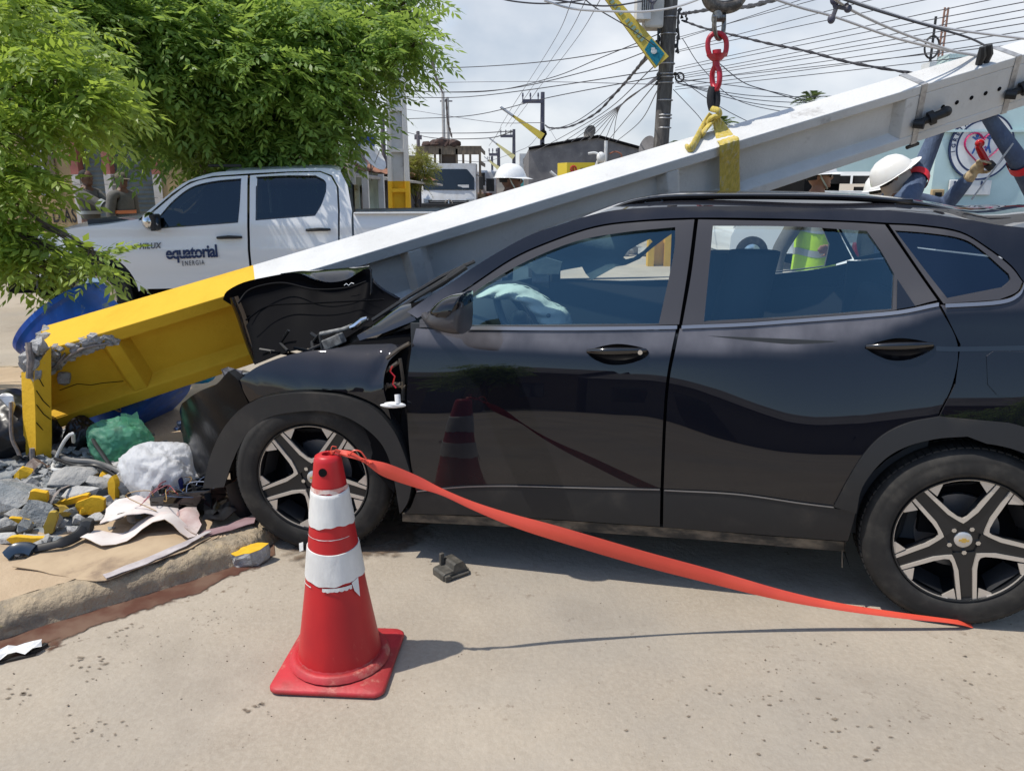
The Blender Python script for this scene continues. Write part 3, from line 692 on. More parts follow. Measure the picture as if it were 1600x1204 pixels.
# door handles: dished cup plus a bar
def handle(par, pts, bar, knob):
    L_ = loop(pts); xa, xb = min(p[0] for p in L_), max(p[0] for p in L_); za, zb = min(p[1] for p in L_), max(p[1] for p in L_)
    cup = lambda x, z: yb(x, z) + .003 - .024 * max(0, 1 - (2 * (x - xa) / (xb - xa) - 1) ** 2 - (2 * (z - za) / (zb - za) - 1) ** 2) ** .8
    S = Skin(); S.panel(L_, fn=cup, grid=.012, thick=.004); h = S.build('handle', pm('handle_cup', (.003, .003, .004), rough=.3, spec=.12), par)
    b = [cs(p) for p in bar]; b = spline(b, 6); m = len(b)
    rr = [.007 + .012 * math.sin(math.pi * (i + .6) / (m + .2)) ** .7 for i in range(m)]
    MB(TC).tube([(x, yb(x, z) + .008 + .016 * math.sin(math.pi * i / (m - 1)), z) for i, (x, z) in enumerate(b)], rr, n=12, flat=.75).build('handle_bar', M_gloss, h, smooth=True)
    if knob:
        x, z = cs(knob); y = yb(x, z); MB(TC).cyl((x, y + .012, z), (x, y + .030, z), .0105, .009, n=18).build('lock', M_chrome, h, smooth=True, angle=30)
handle(fdoor, H1_, [(918, 548), (960, 547), (1010, 547)], (1001, 548))
handle(rdoor, H2_, [(1353, 541), (1405, 539), (1456, 538)], None)
# crease line running back from the rear handle, and the fuel flap
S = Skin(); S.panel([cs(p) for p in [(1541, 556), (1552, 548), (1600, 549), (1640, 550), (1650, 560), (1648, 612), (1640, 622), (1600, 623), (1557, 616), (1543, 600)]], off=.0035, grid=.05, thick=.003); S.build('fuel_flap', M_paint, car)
strip([(1462, 544), (1500, 545), (1600, 543), (1680, 540)], .016, .002, 'crease', M_gloss, car)
# number etched glass mark is too small to read; wheel wells, floor and inner shells
mb = MB(TC)
def half_well(cx, cz, r, y0, y1):
    n = 20; rows = []
    for i in range(n + 1):
        a = R(-25 + 230 * i / n); rows.append([(cx + r * math.cos(a), y, cz + r * math.sin(a)) for y in (y0, y1)])
    mb.grid(rows)
    mb.add([(cx, y1, cz)] + [(cx + r * math.cos(R(-25 + 230 * i / n)), y1, cz + r * math.sin(R(-25 + 230 * i / n))) for i in range(n + 1)], [(0, i + 1, i + 2) for i in range(n)])
half_well(WX, WZ, .40, .0, -.36); half_well(0, .345, .385, .0, -.36)
half_well(WX, WZ, .40, -WID, -WID + .36); half_well(0, .345, .385, -WID, -WID + .36)
mb.box((-1.28, -.89, .25), (1.72, 1.5, .08)); mb.box((-2.95, -.89, .40), (.5, 1.3, .2)); mb.box((-.25, -.89, .55), (.42, 1.2, .5)); mb.box((.25, -.75, .42), (.55, .72, .32))
mb.build('underbody', M_black, car)
low = [(-.36, .24), (-2.10, .27), (-2.10, .62), (-2.30, 1.0), (-2.36, 1.10), (-1.5, 1.03), (-.50, .985), (-.40, .7)]
for mr_ in MIRR:
    S = Skin(); S.panel(low, off=-.035, grid=.12, mirror=mr_, thick=0); S.build('door_shell', M_black, car)
for pts_ in ([(735, 437), (800, 396), (860, 369), (930, 345), (1000, 336), (1085, 332), (1200, 333), (1380, 340), (1440, 344), (1440, 354), (1383, 356), (1310, 354), (1200, 352), (1085, 350), (1000, 354), (930, 363), (860, 386), (800, 413), (735, 456)], [(1050, 338), (1105, 338), (1085, 440), (1078, 520), (1075, 560), (1020, 560), (1046, 440)], [(1370, 344), (1405, 346), (1500, 470), (1520, 540), (1470, 540), (1450, 478)]):
    S = Skin(); S.panel([cs(p) for p in pts_], off=-.032, grid=.08, thick=.01); S.build('pillar', M_black, car)
S = Skin(); S.panel([(-.42, .98), (-.35, .30), (.02, .72), (.02, .86), (-.2, .95)], off=-.05, grid=.1, thick=0); S.build('wing_shell', M_black, car)
mb = MB(TC)   # inner door cards and cabin sides, seen through the windows
for y in (-.10, -1.68):
    mb.box((-1.42, y, .66), (1.98, .03, .74)); 
for y0 in (-.19, -1.59): mb.box((-2.72, y0, .75), (.75, .04, .86))
mb.box((-1.3, -.89, .33), (1.9, 1.5, .06))
mb.build('door_cards', M_inner, car)
# dashboard, seats
mb = MB(TC)
rows = []
for i in range(9):
    t = i / 8; y = -.16 - 1.46 * t; bl_ = .02 * math.sin(math.pi * t)
    rows.append([(-.18, y, .90), (-.32, y, 1.0 + bl_), (-.52, y, 1.03 + bl_), (-.66, y, .98 + bl_), (-.72, y, .86), (-.68, y, .55)])
mb.grid(rows, flip=True); mb.build('dashboard', M_inner, car, smooth=True, angle=50)
def seat(x, y, wd, h=.60, head=True, lean=.20):
    mb = MB(TC)
    def slab(z0, z1, w0, w1, t0, t1, n=7):
        rows = []
        for i in range(n):
            t = i / (n - 1); z = z0 + (z1 - z0) * t; ww = (w0 + (w1 - w0) * t) * (1 - .38 * max(0, (t - .72) / .28) ** 2); tt = t0 + (t1 - t0) * t; xx = x - lean * (z - .5)
            rows.append([(xx + tt * math.cos(a) * .5, y + ww * .5 * math.copysign(abs(math.sin(a)) ** .6, math.sin(a)), z) for a in [2 * math.pi * k / 16 for k in range(17)]])
        mb.grid(rows); mb.add(rows[-1][:-1], [tuple(range(16))])
    slab(.48, .48 + h, wd, wd * .86, .20, .20)
    if head: slab(.48 + h + .03, .48 + h + .20, wd * .46, wd * .40, .10, .08)
    mb.box((x + .24, y, .50), (.5, wd, .16))
    return mb.build('seat', M_seat, car, smooth=True, angle=60)
for u_, o_ in ((1158, -.46), (1126, -1.28)): q_ = CP(u_, 396, o_); seat(q_.x + .11, o_, .46, q_.z - .47, head=False)
mb = MB(TC); mb.box((-2.42, -.89, .80), (.16, 1.3, .56), rot=Matrix.Rotation(R(-14), 4, 'Y')); mb.box((-2.15, -.89, .52), (.5, 1.3, .16))
for y in (-.45, -1.32): mb.box((-2.52, y, 1.15), (.08, .22, .14))
mb.build('rear_bench', M_seat, car, bev=.03)
# steering wheel and burst airbag
wc = Vector((-.80, -.47, .965)); wn_ = Vector((-.86, 0, .5)).normalized(); wu = Vector((0, 1, 0)); wv = wn_.cross(wu)
mb = MB(TC); pts = [wc + (wu * math.cos(t) + wv * math.sin(t)) * .185 for t in [2 * math.pi * k / 32 for k in range(33)]]
mb.tube(pts, .016, n=10, cap=False); mb.ball(wc, (.05, .085, .07)); mb.tube([wc + wv * .18, wc], .018); mb.tube([wc + wu * .18, wc], .018); mb.tube([wc - wu * .18, wc], .018)
mb.cyl(wc, wc - wn_ * .35, .04); mb.build('steering_wheel', pm('wheel_leather', (.03, .031, .032), rough=.45), car, smooth=True)
ab = [(747, 458), (770, 448), (800, 446), (830, 456), (858, 473), (882, 488), (892, 498), (890, 512), (845, 513), (838, 500), (822, 480), (800, 470), (775, 470), (752, 466)]
offs = -.30; poly = [CP(u, v, offs) for u, v in ab]
cen = sum(poly, Vector()) / len(poly)
ring = [Vector(p) for p in spline([tuple(p) for p in poly], 4, True)]
top_ = [CP(u, v, offs) for u, v in [(747, 460), (770, 448), (800, 446), (830, 456), (858, 473), (885, 489), (892, 513)]]
bot_ = [CP(u, v, offs) for u, v in [(749, 464), (775, 470), (800, 471), (820, 480), (834, 497), (842, 512), (846, 520)]]
T_ = [Vector(p) for p in spline([tuple(p) for p in top_], 6)]; B_ = [Vector(p) for p in spline([tuple(p) for p in bot_], 6)]
rows = []; gg = random.Random(5)
for i in range(len(T_)):
    row = []
    for k in range(15):
        t = k / 14; p = T_[i].lerp(B_[i], t); bulge = math.sin(math.pi * t) ** .6
        p = p + Vector((0, .10 * bulge - .05 + .012 * math.sin(i * .9 + k * .7) + gg.uniform(-.004, .004), 0)); row.append(p)
    rows.append(row)
back = [[Vector((p.x, 2 * (offs - .05) - p.y, p.z)) for p in r] for r in rows]
mb = MB(TC); mb.grid(rows); mb.grid(back, flip=True)
mb.build('airbag', M_airbag, car, smooth=True, angle=180)
mb = MB(TC)
for u, v in ((857, 493),): 
    p = CP(u, v, offs + .075); mb.ball(p, (.010, .012, .009))
mb.build('airbag_vent', pm('vent_grey', (.12, .14, .15), rough=.9), car, smooth=True)
# interior mirror, visor, torn headliner hanging over the far door
mb = MB(TC); p = CP(850, 425, -.86); mb.box(p, (.05, .25, .075), rot=Matrix.Rotation(R(38), 4, 'Z')); mb.tube([p, p + Vector((.06, 0, .09))], .012); mb.build('rear_view_mirror', M_frame, car, bev=.015)
p = CP(845, 436, -.80); MB(TC).box(p, (.006, .20, .06), rot=Matrix.Rotation(R(35), 4, 'Z')).build('mirror_glass', M_chrome, car)
mb = MB(TC); a = [CP(u, v, -.45) for u, v in [(822, 414), (852, 402), (878, 410), (874, 428), (838, 428)]]
mb.add(a + [q + Vector((0, -.02, 0)) for q in a], [(0, 1, 2, 3, 4), (9, 8, 7, 6, 5)] + [(i, 5 + i, 5 + (i + 1) % 5, (i + 1) % 5) for i in range(5)]); mb.build('sun_visor', M_liner, car)
tl = [CP(u, v, -1.30) for u, v in [(800, 418), (830, 395), (900, 366), (975, 352), (1062, 345), (1058, 360), (1040, 372), (1018, 388), (1000, 404), (978, 414), (962, 417), (942, 428), (924, 438), (914, 428), (908, 418), (880, 422), (850, 430), (800, 440)]]
hole = [CP(u, v, -1.30) for u, v in [(974, 402), (982, 391), (1000, 380), (1016, 373), (1020, 377), (1006, 391), (990, 402), (978, 405)]]
P2 = [Vector((p.x, p.z)) for p in tl] + [Vector((p.x, p.z)) for p in hole]; n1 = len(tl); n2 = len(hole)
xs_ = [p.x for p in P2]; zs_ = [p.y for p in P2]
ins = [Vector((min(xs_) + .03 * i, min(zs_) + .03 * j)) for i in range(40) for j in range(14)]
rr = geometry.delaunay_2d_cdt(P2 + ins, [(i, (i + 1) % n1) for i in range(n1)] + [(n1 + i, n1 + (i + 1) % n2) for i in range(n2)], [], 2, 1e-6)
mb = MB(TC)
vs = [(v.x, -1.30 + .03 * math.sin(14 * v.x) + .02 * math.sin(31 * v.y), v.y) for v in rr[0]]
fq = [f for f in rr[2] if not in_poly(sum(vs[t][0] for t in f) / 3, sum(vs[t][2] for t in f) / 3, [(p.x, p.z) for p in hole])]
mb.add(vs, fq); mb.add([(x, y - .012, z) for x, y, z in vs], [f[::-1] for f in fq])
mb.build('torn_headliner', M_liner, car, smooth=True)
S = Skin(); rows2 = []
for i in range(8):
    x = -1.15 - 1.9 * i / 7; a, b = edge_pt(x), edge_pt(x, True); rows2.append([a.lerp(b, .03 + .94 * k / 8) + Vector((0, 0, -.045 + .03 * (1 - abs(k / 4 - 1) ** 2))) for k in range(9)])
S.grid(rows2, flip=True); S.build('headliner', M_liner, car)
# windscreen and cowl
rows = []
for i in range(13):
    x = -.40 - .70 * i / 12
    z = float(np.interp(-x, [-p[0] for p in bh], [p[1] for p in bh])); y = yb(x, z)
    rows.append([(x + .10 * math.sin(math.pi * k / 16) * (1 - i / 12) ** 1, (y - .02) * (1 - k / 16) + (-WID - y + .02) * k / 16, z - .012 + .03 * (math.sin(math.pi * k / 16)) * (i / 12)) for k in range(17)])
MB(TC).grid(rows).build('windscreen', M_wind, car, smooth=True)
c0 = [CP(u, v, o) for u, v, o in [(560, 522, -.16), (592, 500, -.2), (625, 478, -.2), (642, 474, -.2)]]
c1 = [CP(u, v, o) for u, v, o in [(562, 532, -.10), (600, 520, -.1), (630, 508, -.1), (650, 500, -.1)]]
mb = MB(TC); rows = [[a, a.lerp(b, .5) + Vector((0, .02, .012)), b] for a, b in zip(c0, c1)]; mb.grid(rows, flip=True)
rows = [[a, Vector((a.x, -1.0, a.z - .03)), Vector((a.x, -1.5, a.z - .06))] for a in c0]; mb.grid(rows)
mb.build('cowl', M_gloss, car, smooth=True)
# roof bar, mirror, wiper
for far in (False, True):
    pts = [CP(u, v, -.40) for u, v in [(942, 333), (965, 324), (1000, 314), (1060, 308), (1200, 307), (1340, 310), (1430, 319), (1500, 333), (1566, 343)]]
    pts = [Vector(p) for p in spline([tuple(p) for p in pts], 5)]
    if far: pts = [Vector((p.x, -WID - p.y, p.z)) for p in pts]
    mb = MB(TC); mb.tube(pts, [.005 + .007 * min(1, 6 * i / len(pts), 6 * (len(pts) - 1 - i) / len(pts)) for i in range(len(pts))], n=10, up=(0, 0, 1), flat=1.3)
    rl = mb.build('roof_rail', M_gloss, car, smooth=True)
    for u, v in ((1022, 318), (1412, 322)):
        mb = MB(TC); p = CP(u, v, -.40); p.y = -WID - p.y if far else p.y; mb.box(p, (.11, .025, .055), top=(.5, 1)); mb.build('rail_foot', M_gloss, rl, bev=.005)
mc = CP(698, 490, .17)
def shell(pts, o0, o1, name, mat, par, bev):
    P = [CP(u, v, .15) for u, v in pts]; q = spline([(p.x, p.z) for p in P[:-2]], 5) + [(P[-2].x, P[-2].z), (P[-1].x, P[-1].z)]; xr = min(p[0] for p in q) + .03; zc = sum(p[1] for p in q) / len(q)
    S = Skin(); S.grid([[(xr + (x - xr) * k, o0 + (o1 - o0) * t, zc + (z - zc) * k) for x, z in q + q[:1]] for t, k in ((0, .55), (.08, .86), (.25, .97), (.5, 1), (.72, .97), (.86, .86), (.95, .66), (.99, .38), (1, .02))], flip=True); return S.build(name, mat, par)
mm = shell([(727, 520), (712, 520), (690, 515), (674, 508), (668, 498), (674, 484), (686, 471), (704, 463), (727, 459), (729, 490)], .03, .235, 'door_mirror', M_frame, fdoor, .028)
shell([(698, 500), (690, 497), (678, 492), (675, 483), (687, 470), (704, 461), (728, 457), (729, 476), (704, 482)], .026, .24, 'mirror_cap', M_paintc, mm, .026)
mb = MB(TC); x, z = cs((668, 498)); mb.tube([(x, yb(x, z) - .01, z), (x - .03, yb(x, z) + .05, z - .005), (mc.x, mc.y - .10, mc.z - .04)], [.035, .028, .03], n=10, flat=.6); mb.build('mirror_arm', M_frame, mm, smooth=True)
S = Skin(); S.panel(loop([(656, 506), (690, 484), (728, 462)], [(728, 462), (728, 510)], [(728, 510), (656, 511)], [(656, 511), (656, 506)]), off=.004, grid=.05); S.build('mirror_sail', M_frame, fdoor)
wp = MB(TC)
wp.tube([CP(u, v, o) for u, v, o in [(582, 500, -.30), (640, 462, -.34), (690, 432, -.38), (742, 408, -.42)]], .009, n=6)
wp.tube([CP(u, v, o) for u, v, o in [(600, 500, -.26), (650, 465, -.30), (700, 435, -.34)]], .011, n=6)
wp.tube([CP(u, v, o) for u, v, o in [(672, 452, -.36), (690, 442, -.36), (728, 416, -.38)]], .016, n=6)
wp.build('wiper', M_clad, car, smooth=True)
# buckled bonnet, stood on edge by the pole, showing its black underside
Bt = [(357, 466), (363, 453), (386, 441), (420, 433), (455, 427), (475, 428), (497, 437), (520, 441), (545, 437), (562, 427), (577, 420), (580, 436), (592, 449), (606, 458), (622, 467)]
Bb = [(398, 570), (402, 568), (415, 563), (432, 556), (450, 550), (470, 546), (490, 543), (510, 540), (525, 535), (540, 528), (553, 520), (566, 511), (580, 500), (595, 490), (612, 477)]
top_ = [CP(u, v, o) for (u, v), o in zip(Bt, np.linspace(-.66, -.74, 15))]; bot_ = [CP(u, v, o) for (u, v), o in zip(Bb, [-.34] * 4 + [-.33] * 5 + [-.36, -.40, -.44, -.50, -.56, -.62])]
T_ = spline([tuple(p) for p in top_], 3); B_ = spline([tuple(p) for p in bot_], 3)
rows = []
for i in range(len(T_)):
    a, b = Vector(T_[i]), Vector(B_[i]); row = []
    for k in range(13):
        t = k / 12; p = a.lerp(b, t)
        p.y += -.06 * math.sin(math.pi * t) + .009 * abs(math.sin(i * .33 + 2 * t)) * math.sin(math.pi * t) + (.05 * max(0, 1 - 6 * t) if i < 30 else 0)
        row.append(p)
    rows.append(row)
S = Skin(); S.grid(rows, mi=1); S.grid([[p + Vector((0, -.02, .004)) for p in r] for r in rows], mi=0, flip=True)
# turned-over lip along the top, painted side up
lo = [(440, 431), (475, 428), (497, 437), (520, 441), (545, 437), (562, 427), (577, 419)]; hi = [(438, 430), (470, 425), (495, 422), (520, 420), (545, 418), (562, 417), (577, 418)]
a_ = spline([tuple(CP(u, v, -.695)) for u, v in lo], 6); b_ = spline([tuple(CP(u, v, -.85)) for u, v in hi], 6)
lip = [[Vector(a).lerp(Vector(b), t) + Vector((0, 0, .012 * math.sin(math.pi * t))) for t in np.linspace(0, 1, 6)] for a, b in zip(a_, b_)]
S.grid(lip)
# folded edge at the front left corner
e_ = spline([tuple(CP(u, v, -.62)) for u, v in [(357, 466), (368, 492), (378, 522), (388, 550), (398, 570)]], 4); f_ = spline([tuple(CP(u, v, -.56)) for u, v in [(372, 462), (384, 492), (392, 522), (399, 548), (404, 566)]], 4)
S.grid([[Vector(a), Vector(a).lerp(Vector(b), .5) + Vector((0, .02, 0)), Vector(b)] for a, b in zip(e_, f_)])
hood = S.build('bonnet', [M_paintc, pm('bonnet_underside', (.003, .003, .004), rough=.6, spec=.04)], car); mb = MB(TC)   # pressed ribs and torn edge on the underside
for pts in ([(372, 474), (392, 452), (440, 442), (490, 452), (540, 450), (572, 440)], [(384, 500), (420, 478), (480, 474), (560, 470), (600, 468)]):
    mb.tube(spline([tuple(CP(u, v, -.60 + .0012 * (v - 440) * 1.9)) for u, v in pts], 6), .0055, n=6, flat=.6)
mb.build('pressed_ribs', pm('rib_black', (.004, .004, .005), rough=.6, spec=.15), hood, smooth=True)
hood['label'] = 'crumpled bonnet bent upright against the pole'
mb = MB(TC)
mb.tube([CP(u, v, -.62) for u, v in [(538, 446), (541, 443), (545, 446), (549, 442), (553, 443)]], .0022, n=5); mb.build('scratch_mark', M_white, hood)
# things showing at the back of the engine bay and behind the wing
mb = MB(TC)
mb.tube([CP(u, v, -.22) for u, v in [(500, 522), (515, 519), (535, 515), (553, 508)]], .011, n=8)
mb.box(CP(522, 533, -.16), (.09, .05, .045), rot=Matrix.Rotation(.4, 4, 'Y')); mb.build('hinge_bracket', pm('scuffed_grey', (.22, .22, .21), rough=.55, col2=(.08, .08, .08), vs=40), car, bev=.006)
mb = MB(TC); mb.tube([CP(u, v, -.19) for u, v in [(548, 512), (556, 509), (566, 500), (574, 497)]], [.012, .016, .012, .008], n=8); mb.build('gas_strut', M_chrome, car, smooth=True)
mb = MB(TC)
S = Skin(); S.panel([cs(p) for p in [(646, 520), (604, 560), (594, 610), (610, 655), (640, 735), (652, 770), (640, 600)]], off=-.075, grid=.05, thick=.02); S.build('inner_wing', M_gap, car)
for (u0, v0, u1, v1, o) in [(588, 592, 622, 566, -.03), (598, 606, 626, 600, -.02), (590, 606, 634, 604, -.045), (604, 560, 640, 536, -.03), (625, 560, 630, 625, -.04), (606, 600, 596, 615, -.02)]:
    mb.tube([CP(u0, v0, o), CP((u0 + u1) / 2 + 2, (v0 + v1) / 2 - 3, o - .01), CP(u1, v1, o)], .008, n=6)
mb.build('torn_bracket', M_gap, car, smooth=True)
mb = MB(TC)   # smashed headlamp and brackets at the nose
for k_ in range(12): chunk(mb, CP(random.uniform(352, 392), random.uniform(582, 604), random.uniform(-.30, -.12)), (.03, .025, .022), 700 + k_, n=7)
mb.build('smashed_headlamp', pm('lamp_shards', (.28, .30, .32), rough=.12, spec=.6, col2=(.03, .03, .035), vs=30), car)
mb = MB(TC)
for k_ in range(9): a_ = CP(random.uniform(420, 540), random.uniform(540, 560), -.32); mb.tube([a_, a_ + Vector((random.uniform(-.1, .1), random.uniform(-.08, .05), random.uniform(-.03, .08))), a_ + Vector((random.uniform(-.16, .16), -.05, random.uniform(-.02, .1)))], .008, n=6)
mb.build('loose_hoses', M_clad, car, smooth=True)
MB(TC).tube([CP(u, v, -.015) for u, v in [(613, 572), (610, 580), (617, 588), (614, 600), (619, 606)]], .004, n=5).build('red_wire', M_red, car)
mb = MB(TC); p = CP(617, 632, .03); mb.ball(p, (.048, .012, .012)); mb.ball(p + Vector((.02, 0, -.006)), (.045, .012, .009)); mb.cyl(CP(621, 616, .02), CP(622, 630, .03), .012); mb.build('side_marker_lamp', M_white, car, smooth=True)
# loose liner hanging ahead of the front tyre, and torn plastics
mb = MB(TC)
rows = [[CP(u, v, o) for u, v, o in r] for r in [[(352, 757, -.02), (368, 752, -.04), (384, 700, -.08)], [(356, 775, -.02), (372, 772, -.05), (380, 760, -.08)], [(364, 798, -.04), (380, 796, -.06), (392, 790, -.1)], [(378, 812, -.06), (390, 812, -.08), (402, 812, -.12)]]]
mb.grid(rows, flip=True); mb.grid([[p + Vector((0, -.012, 0)) for p in r] for r in rows]); mb.build('arch_liner', M_clad, car, smooth=True)
mb = MB(TC); mb.box(CP(357, 742, .0), (.03, .02, .03)); mb.tube([CP(u, v, -.03) for u, v in [(352, 742), (380, 690), (400, 668)]], .01, n=6); mb.build('liner_clip', M_chrome, car)
mb = MB(TC); a = [CP(u, v, o) for u, v, o in [(345, 577, -.12), (356, 573, -.2), (378, 579, -.2), (372, 590, -.1), (356, 600, -.05)]]
mb.add(a + [q + Vector((0, -.01, -.004)) for q in a], [(0, 1, 2, 3, 4), (9, 8, 7, 6, 5)] + [(i, 5 + i, 5 + (i + 1) % 5, (i + 1) % 5) for i in range(5)]); mb.build('bent_shard', M_paint, car)
# front-end remains under the pole
mb = MB(TC); mb.box((.36, -.62, .46), (.5, .9, .36)); mb.box((.10, -1.15, .62), (.6, .7, .45)); mb.build('crushed_front', M_black, car, bev=.03)
mb = MB(TC)
for i, (x, y, z) in enumerate([(.48, -.30, .66), (.30, -.42, .74), (.1, -.40, .80), (-.1, -.45, .86), (.55, -.55, .55)]): chunk(mb, (x, y, z), (.13, .11, .08), 40 + i)
mb.build('engine_parts', M_gap, car)
# tail lamps, rear window
for s_ in (0, 1):
    mb = MB(TC); y = -.16 if s_ == 0 else -WID + .16; mb.box((-3.345, y, .98), (.10, .30, .13)); mb.build('tail_lamp', M_red, car, bev=.03)
mb = MB(TC); mb.add([(-3.20, -.30, 1.375), (-3.20, -WID + .30, 1.375), (-3.325, -WID + .22, 1.10), (-3.325, -.22, 1.10)], [(0, 1, 2, 3)]); mb.build('rear_window', M_gloss, car)
# --- wheels
def wheel(name, cx, y_out, cz, spin, yaw=0.0, far=False, sc_=1.0):
    Mw = TC @ Matrix.Translation((cx, y_out, cz)) @ Matrix.Rotation(yaw, 4, 'Z') @ (Matrix.Rotation(math.pi, 4, 'Z') if far else Matrix.Identity(4)) @ Matrix.Scale(sc_, 4)
    wroot = MB(Mw)
    rt = .335; prof = [(.222, -.205), (.25, -.212), (.29, -.214), (.318, -.200), (rt, -.180), (rt + .001, -.110), (rt, -.040), (.328, -.022), (.316, -.010), (.303, -.004), (.300, -.0045), (.290, -.001), (.262, -.0005), (.247, -.004), (.240, -.012), (.236, -.020)]
    wroot.lathe(prof, axis='Y', n=96); ty = wroot.build('wheel', M_rubber, car, smooth=True, angle=50)
    # tread blocks: shallow ribs across the shoulder
    for (r_, y0, y1) in ((rt - .001, -.036, -.085), (rt - .001, -.130, -.180)):
        tb = MB(Mw)
        for k in range(84):
            a = 2 * math.pi * k / 84
            ca, sa = math.cos(a), math.sin(a); hw = .0095
            p = [Vector((r_ * ca - hw * sa, y, r_ * sa + hw * ca)) for y in (y0, y1)] + [Vector((r_ * ca + hw * sa, y, r_ * sa - hw * ca)) for y in (y1, y0)]
            q = [v + Vector((ca, 0, sa)) * .005 for v in p]
            tb.add(p + q, [(4, 5, 6, 7), (0, 1, 5, 4), (1, 2, 6, 5), (2, 3, 7, 6), (3, 0, 4, 7)])
        tb.build('tread', M_rubber, ty)
    rim = MB(Mw); rim.lathe([(.2365, -.016), (.2335, -.010), (.2295, -.011), (.226, -.022), (.218, -.060), (.205, -.10), (.205, -.18)], axis='Y', n=72)
    def poly(pts, y1, y0, mb): # (x,z) polygon in the wheel plane
        M_ = Matrix(((1, 0, 0, 0), (0, 0, 1, 0), (0, 1, 0, 0), (0, 0, 0, 1)))
        mb.prism(pts, y0, y1, M=M_)
    def pol(r, a): return (r * math.cos(R(a)), r * math.sin(R(a)))
    dark = MB(Mw); cut = MB(Mw)
    for k in range(5):
        b = spin + 72 * k + 36
        # dark spoke between two silver arms
        def ao_(a, o): ca, sa = math.cos(R(b)), math.sin(R(b)); return (a * ca - o * sa, a * sa + o * ca)
        poly([pol(.060, b - 36), ao_(.105, -.037), ao_(.226, -.031), ao_(.229, 0), ao_(.226, .031), ao_(.105, .037), pol(.060, b + 36)], -.024, -.056, dark)
        for sg in (-1, 1):
            c = b + sg * 36
            # silver arm: from the V foot out to the rim
            poly([pol(.066, c), pol(.084, c), pol(.092, c - sg * 9), ao_(.115, .0365 * sg), ao_(.2265, .031 * sg), ao_(.2275, .0185 * sg), ao_(.112, .0225 * sg), pol(.076, c - sg * 10)], -.0165, -.026, cut)
            poly([pol(.230, b + sg * 8.8), pol(.230, b + sg * 20), pol(.222, b + sg * 21), pol(.190, b + sg * 12)], -.0175, -.024, cut)
        arcp = [pol(.2315, b + 36 - 20 + 4 * i) for i in range(11)] + [pol(.2265, b + 36 + 20 - 4 * i) for i in range(11)]
        poly(arcp, -.014, -.02, cut)
        # sloping floor at the foot of the window
        dark.add([Vector((*p[:1], y, p[1])) for p, y in [(pol(.222, b + 36 - 17), -.030), (pol(.222, b + 36 + 17), -.030), (pol(.185, b + 36 + 14), -.085), (pol(.185, b + 36 - 14), -.085)]], [(0, 1, 2, 3)])
    dark.lathe([(.001, -.030), (.045, -.030), (.068, -.034), (.072, -.055)], axis='Y', n=40)
    dark.build('rim_spokes', M_rimdark, ty, smooth=True, angle=25); cut.build('rim_faces', M_rimcut, ty, bev=.0012, segs=1)
    rim.build('rim', M_rimdark, ty, smooth=True, angle=40)
    hub = MB(Mw); hub.lathe([(.001, -.021), (.022, -.022), (.029, -.026), (.030, -.034)], axis='Y', n=32); hub.build('hub_cap', pm('hub_silver', (.62, .60, .57), rough=.35, metal=.6), ty, smooth=True, angle=40)
    bow = MB(Mw)   # small gold emblem on the cap
    poly([(-.016, -.004), (-.007, -.004), (-.007, -.008), (.006, -.008), (.006, -.004), (.016, -.004), (.014, .003), (.006, .003), (.006, .008), (-.007, .008), (-.007, .003), (-.018, .003)], -.019, -.0225, bow)
    bow.build('cap_emblem', pm('gold_emblem', (.60, .40, .10), rough=.35, metal=.5), ty)
    nut = MB(Mw)
    for k in range(5):
        x, z = pol(.048, spin + 72 * k + 36); nut.cyl((x, -.040, z), (x, -.022, z), .0105, .0085, n=6)
    nut.build('wheel_nuts', M_chrome, ty, smooth=True, angle=30)
    dk = MB(Mw); dk.lathe([(.055, -.105), (.140, -.105), (.140, -.125)], axis='Y', n=40); dk.build('brake_disc', pm('brake_steel', (.20, .20, .21), rough=.45, metal=.8), ty, smooth=True, angle=30)
    bk = MB(Mw); bk.lathe([(.001, -.13), (.206, -.13)], axis='Y', n=32); bk.box((.10, -.10, .06), (.07, .05, .13)); bk.build('hub_backing', M_black, ty)
    return ty
wheel('wheel', .008, .012, .347, 90 - 2, yaw=R(9), sc_=1.035); wheel('wheel', -2.545, .026, .340, 80, sc_=1.025)
wheel('wheel', -.026, -WID, .335, 20, far=True); wheel('wheel', -2.535, -WID, .335, 47, far=True)
MB(TC).tube([CP(1316, 862, 0), CP(1316, 886, 0)], .002, n=5).build('hanging_clip', M_gap, car)
# ================================================================ the fallen concrete pole, its stub, and the crane tackle holding it up
PB = D(120, 578, 4.20); PT = D(1415, 172, 5.30)          # two points on the axis
PD = (PT - PB).normalized()
PLEN = 10.2
side0 = PD.cross(Vector((0, 0, 1))).normalized()          # towards the camera
if side0.y > 0: side0 = -side0
up0 = side0.cross(PD); up0 = up0 if up0.z > 0 else -up0
ROLL = R(24)
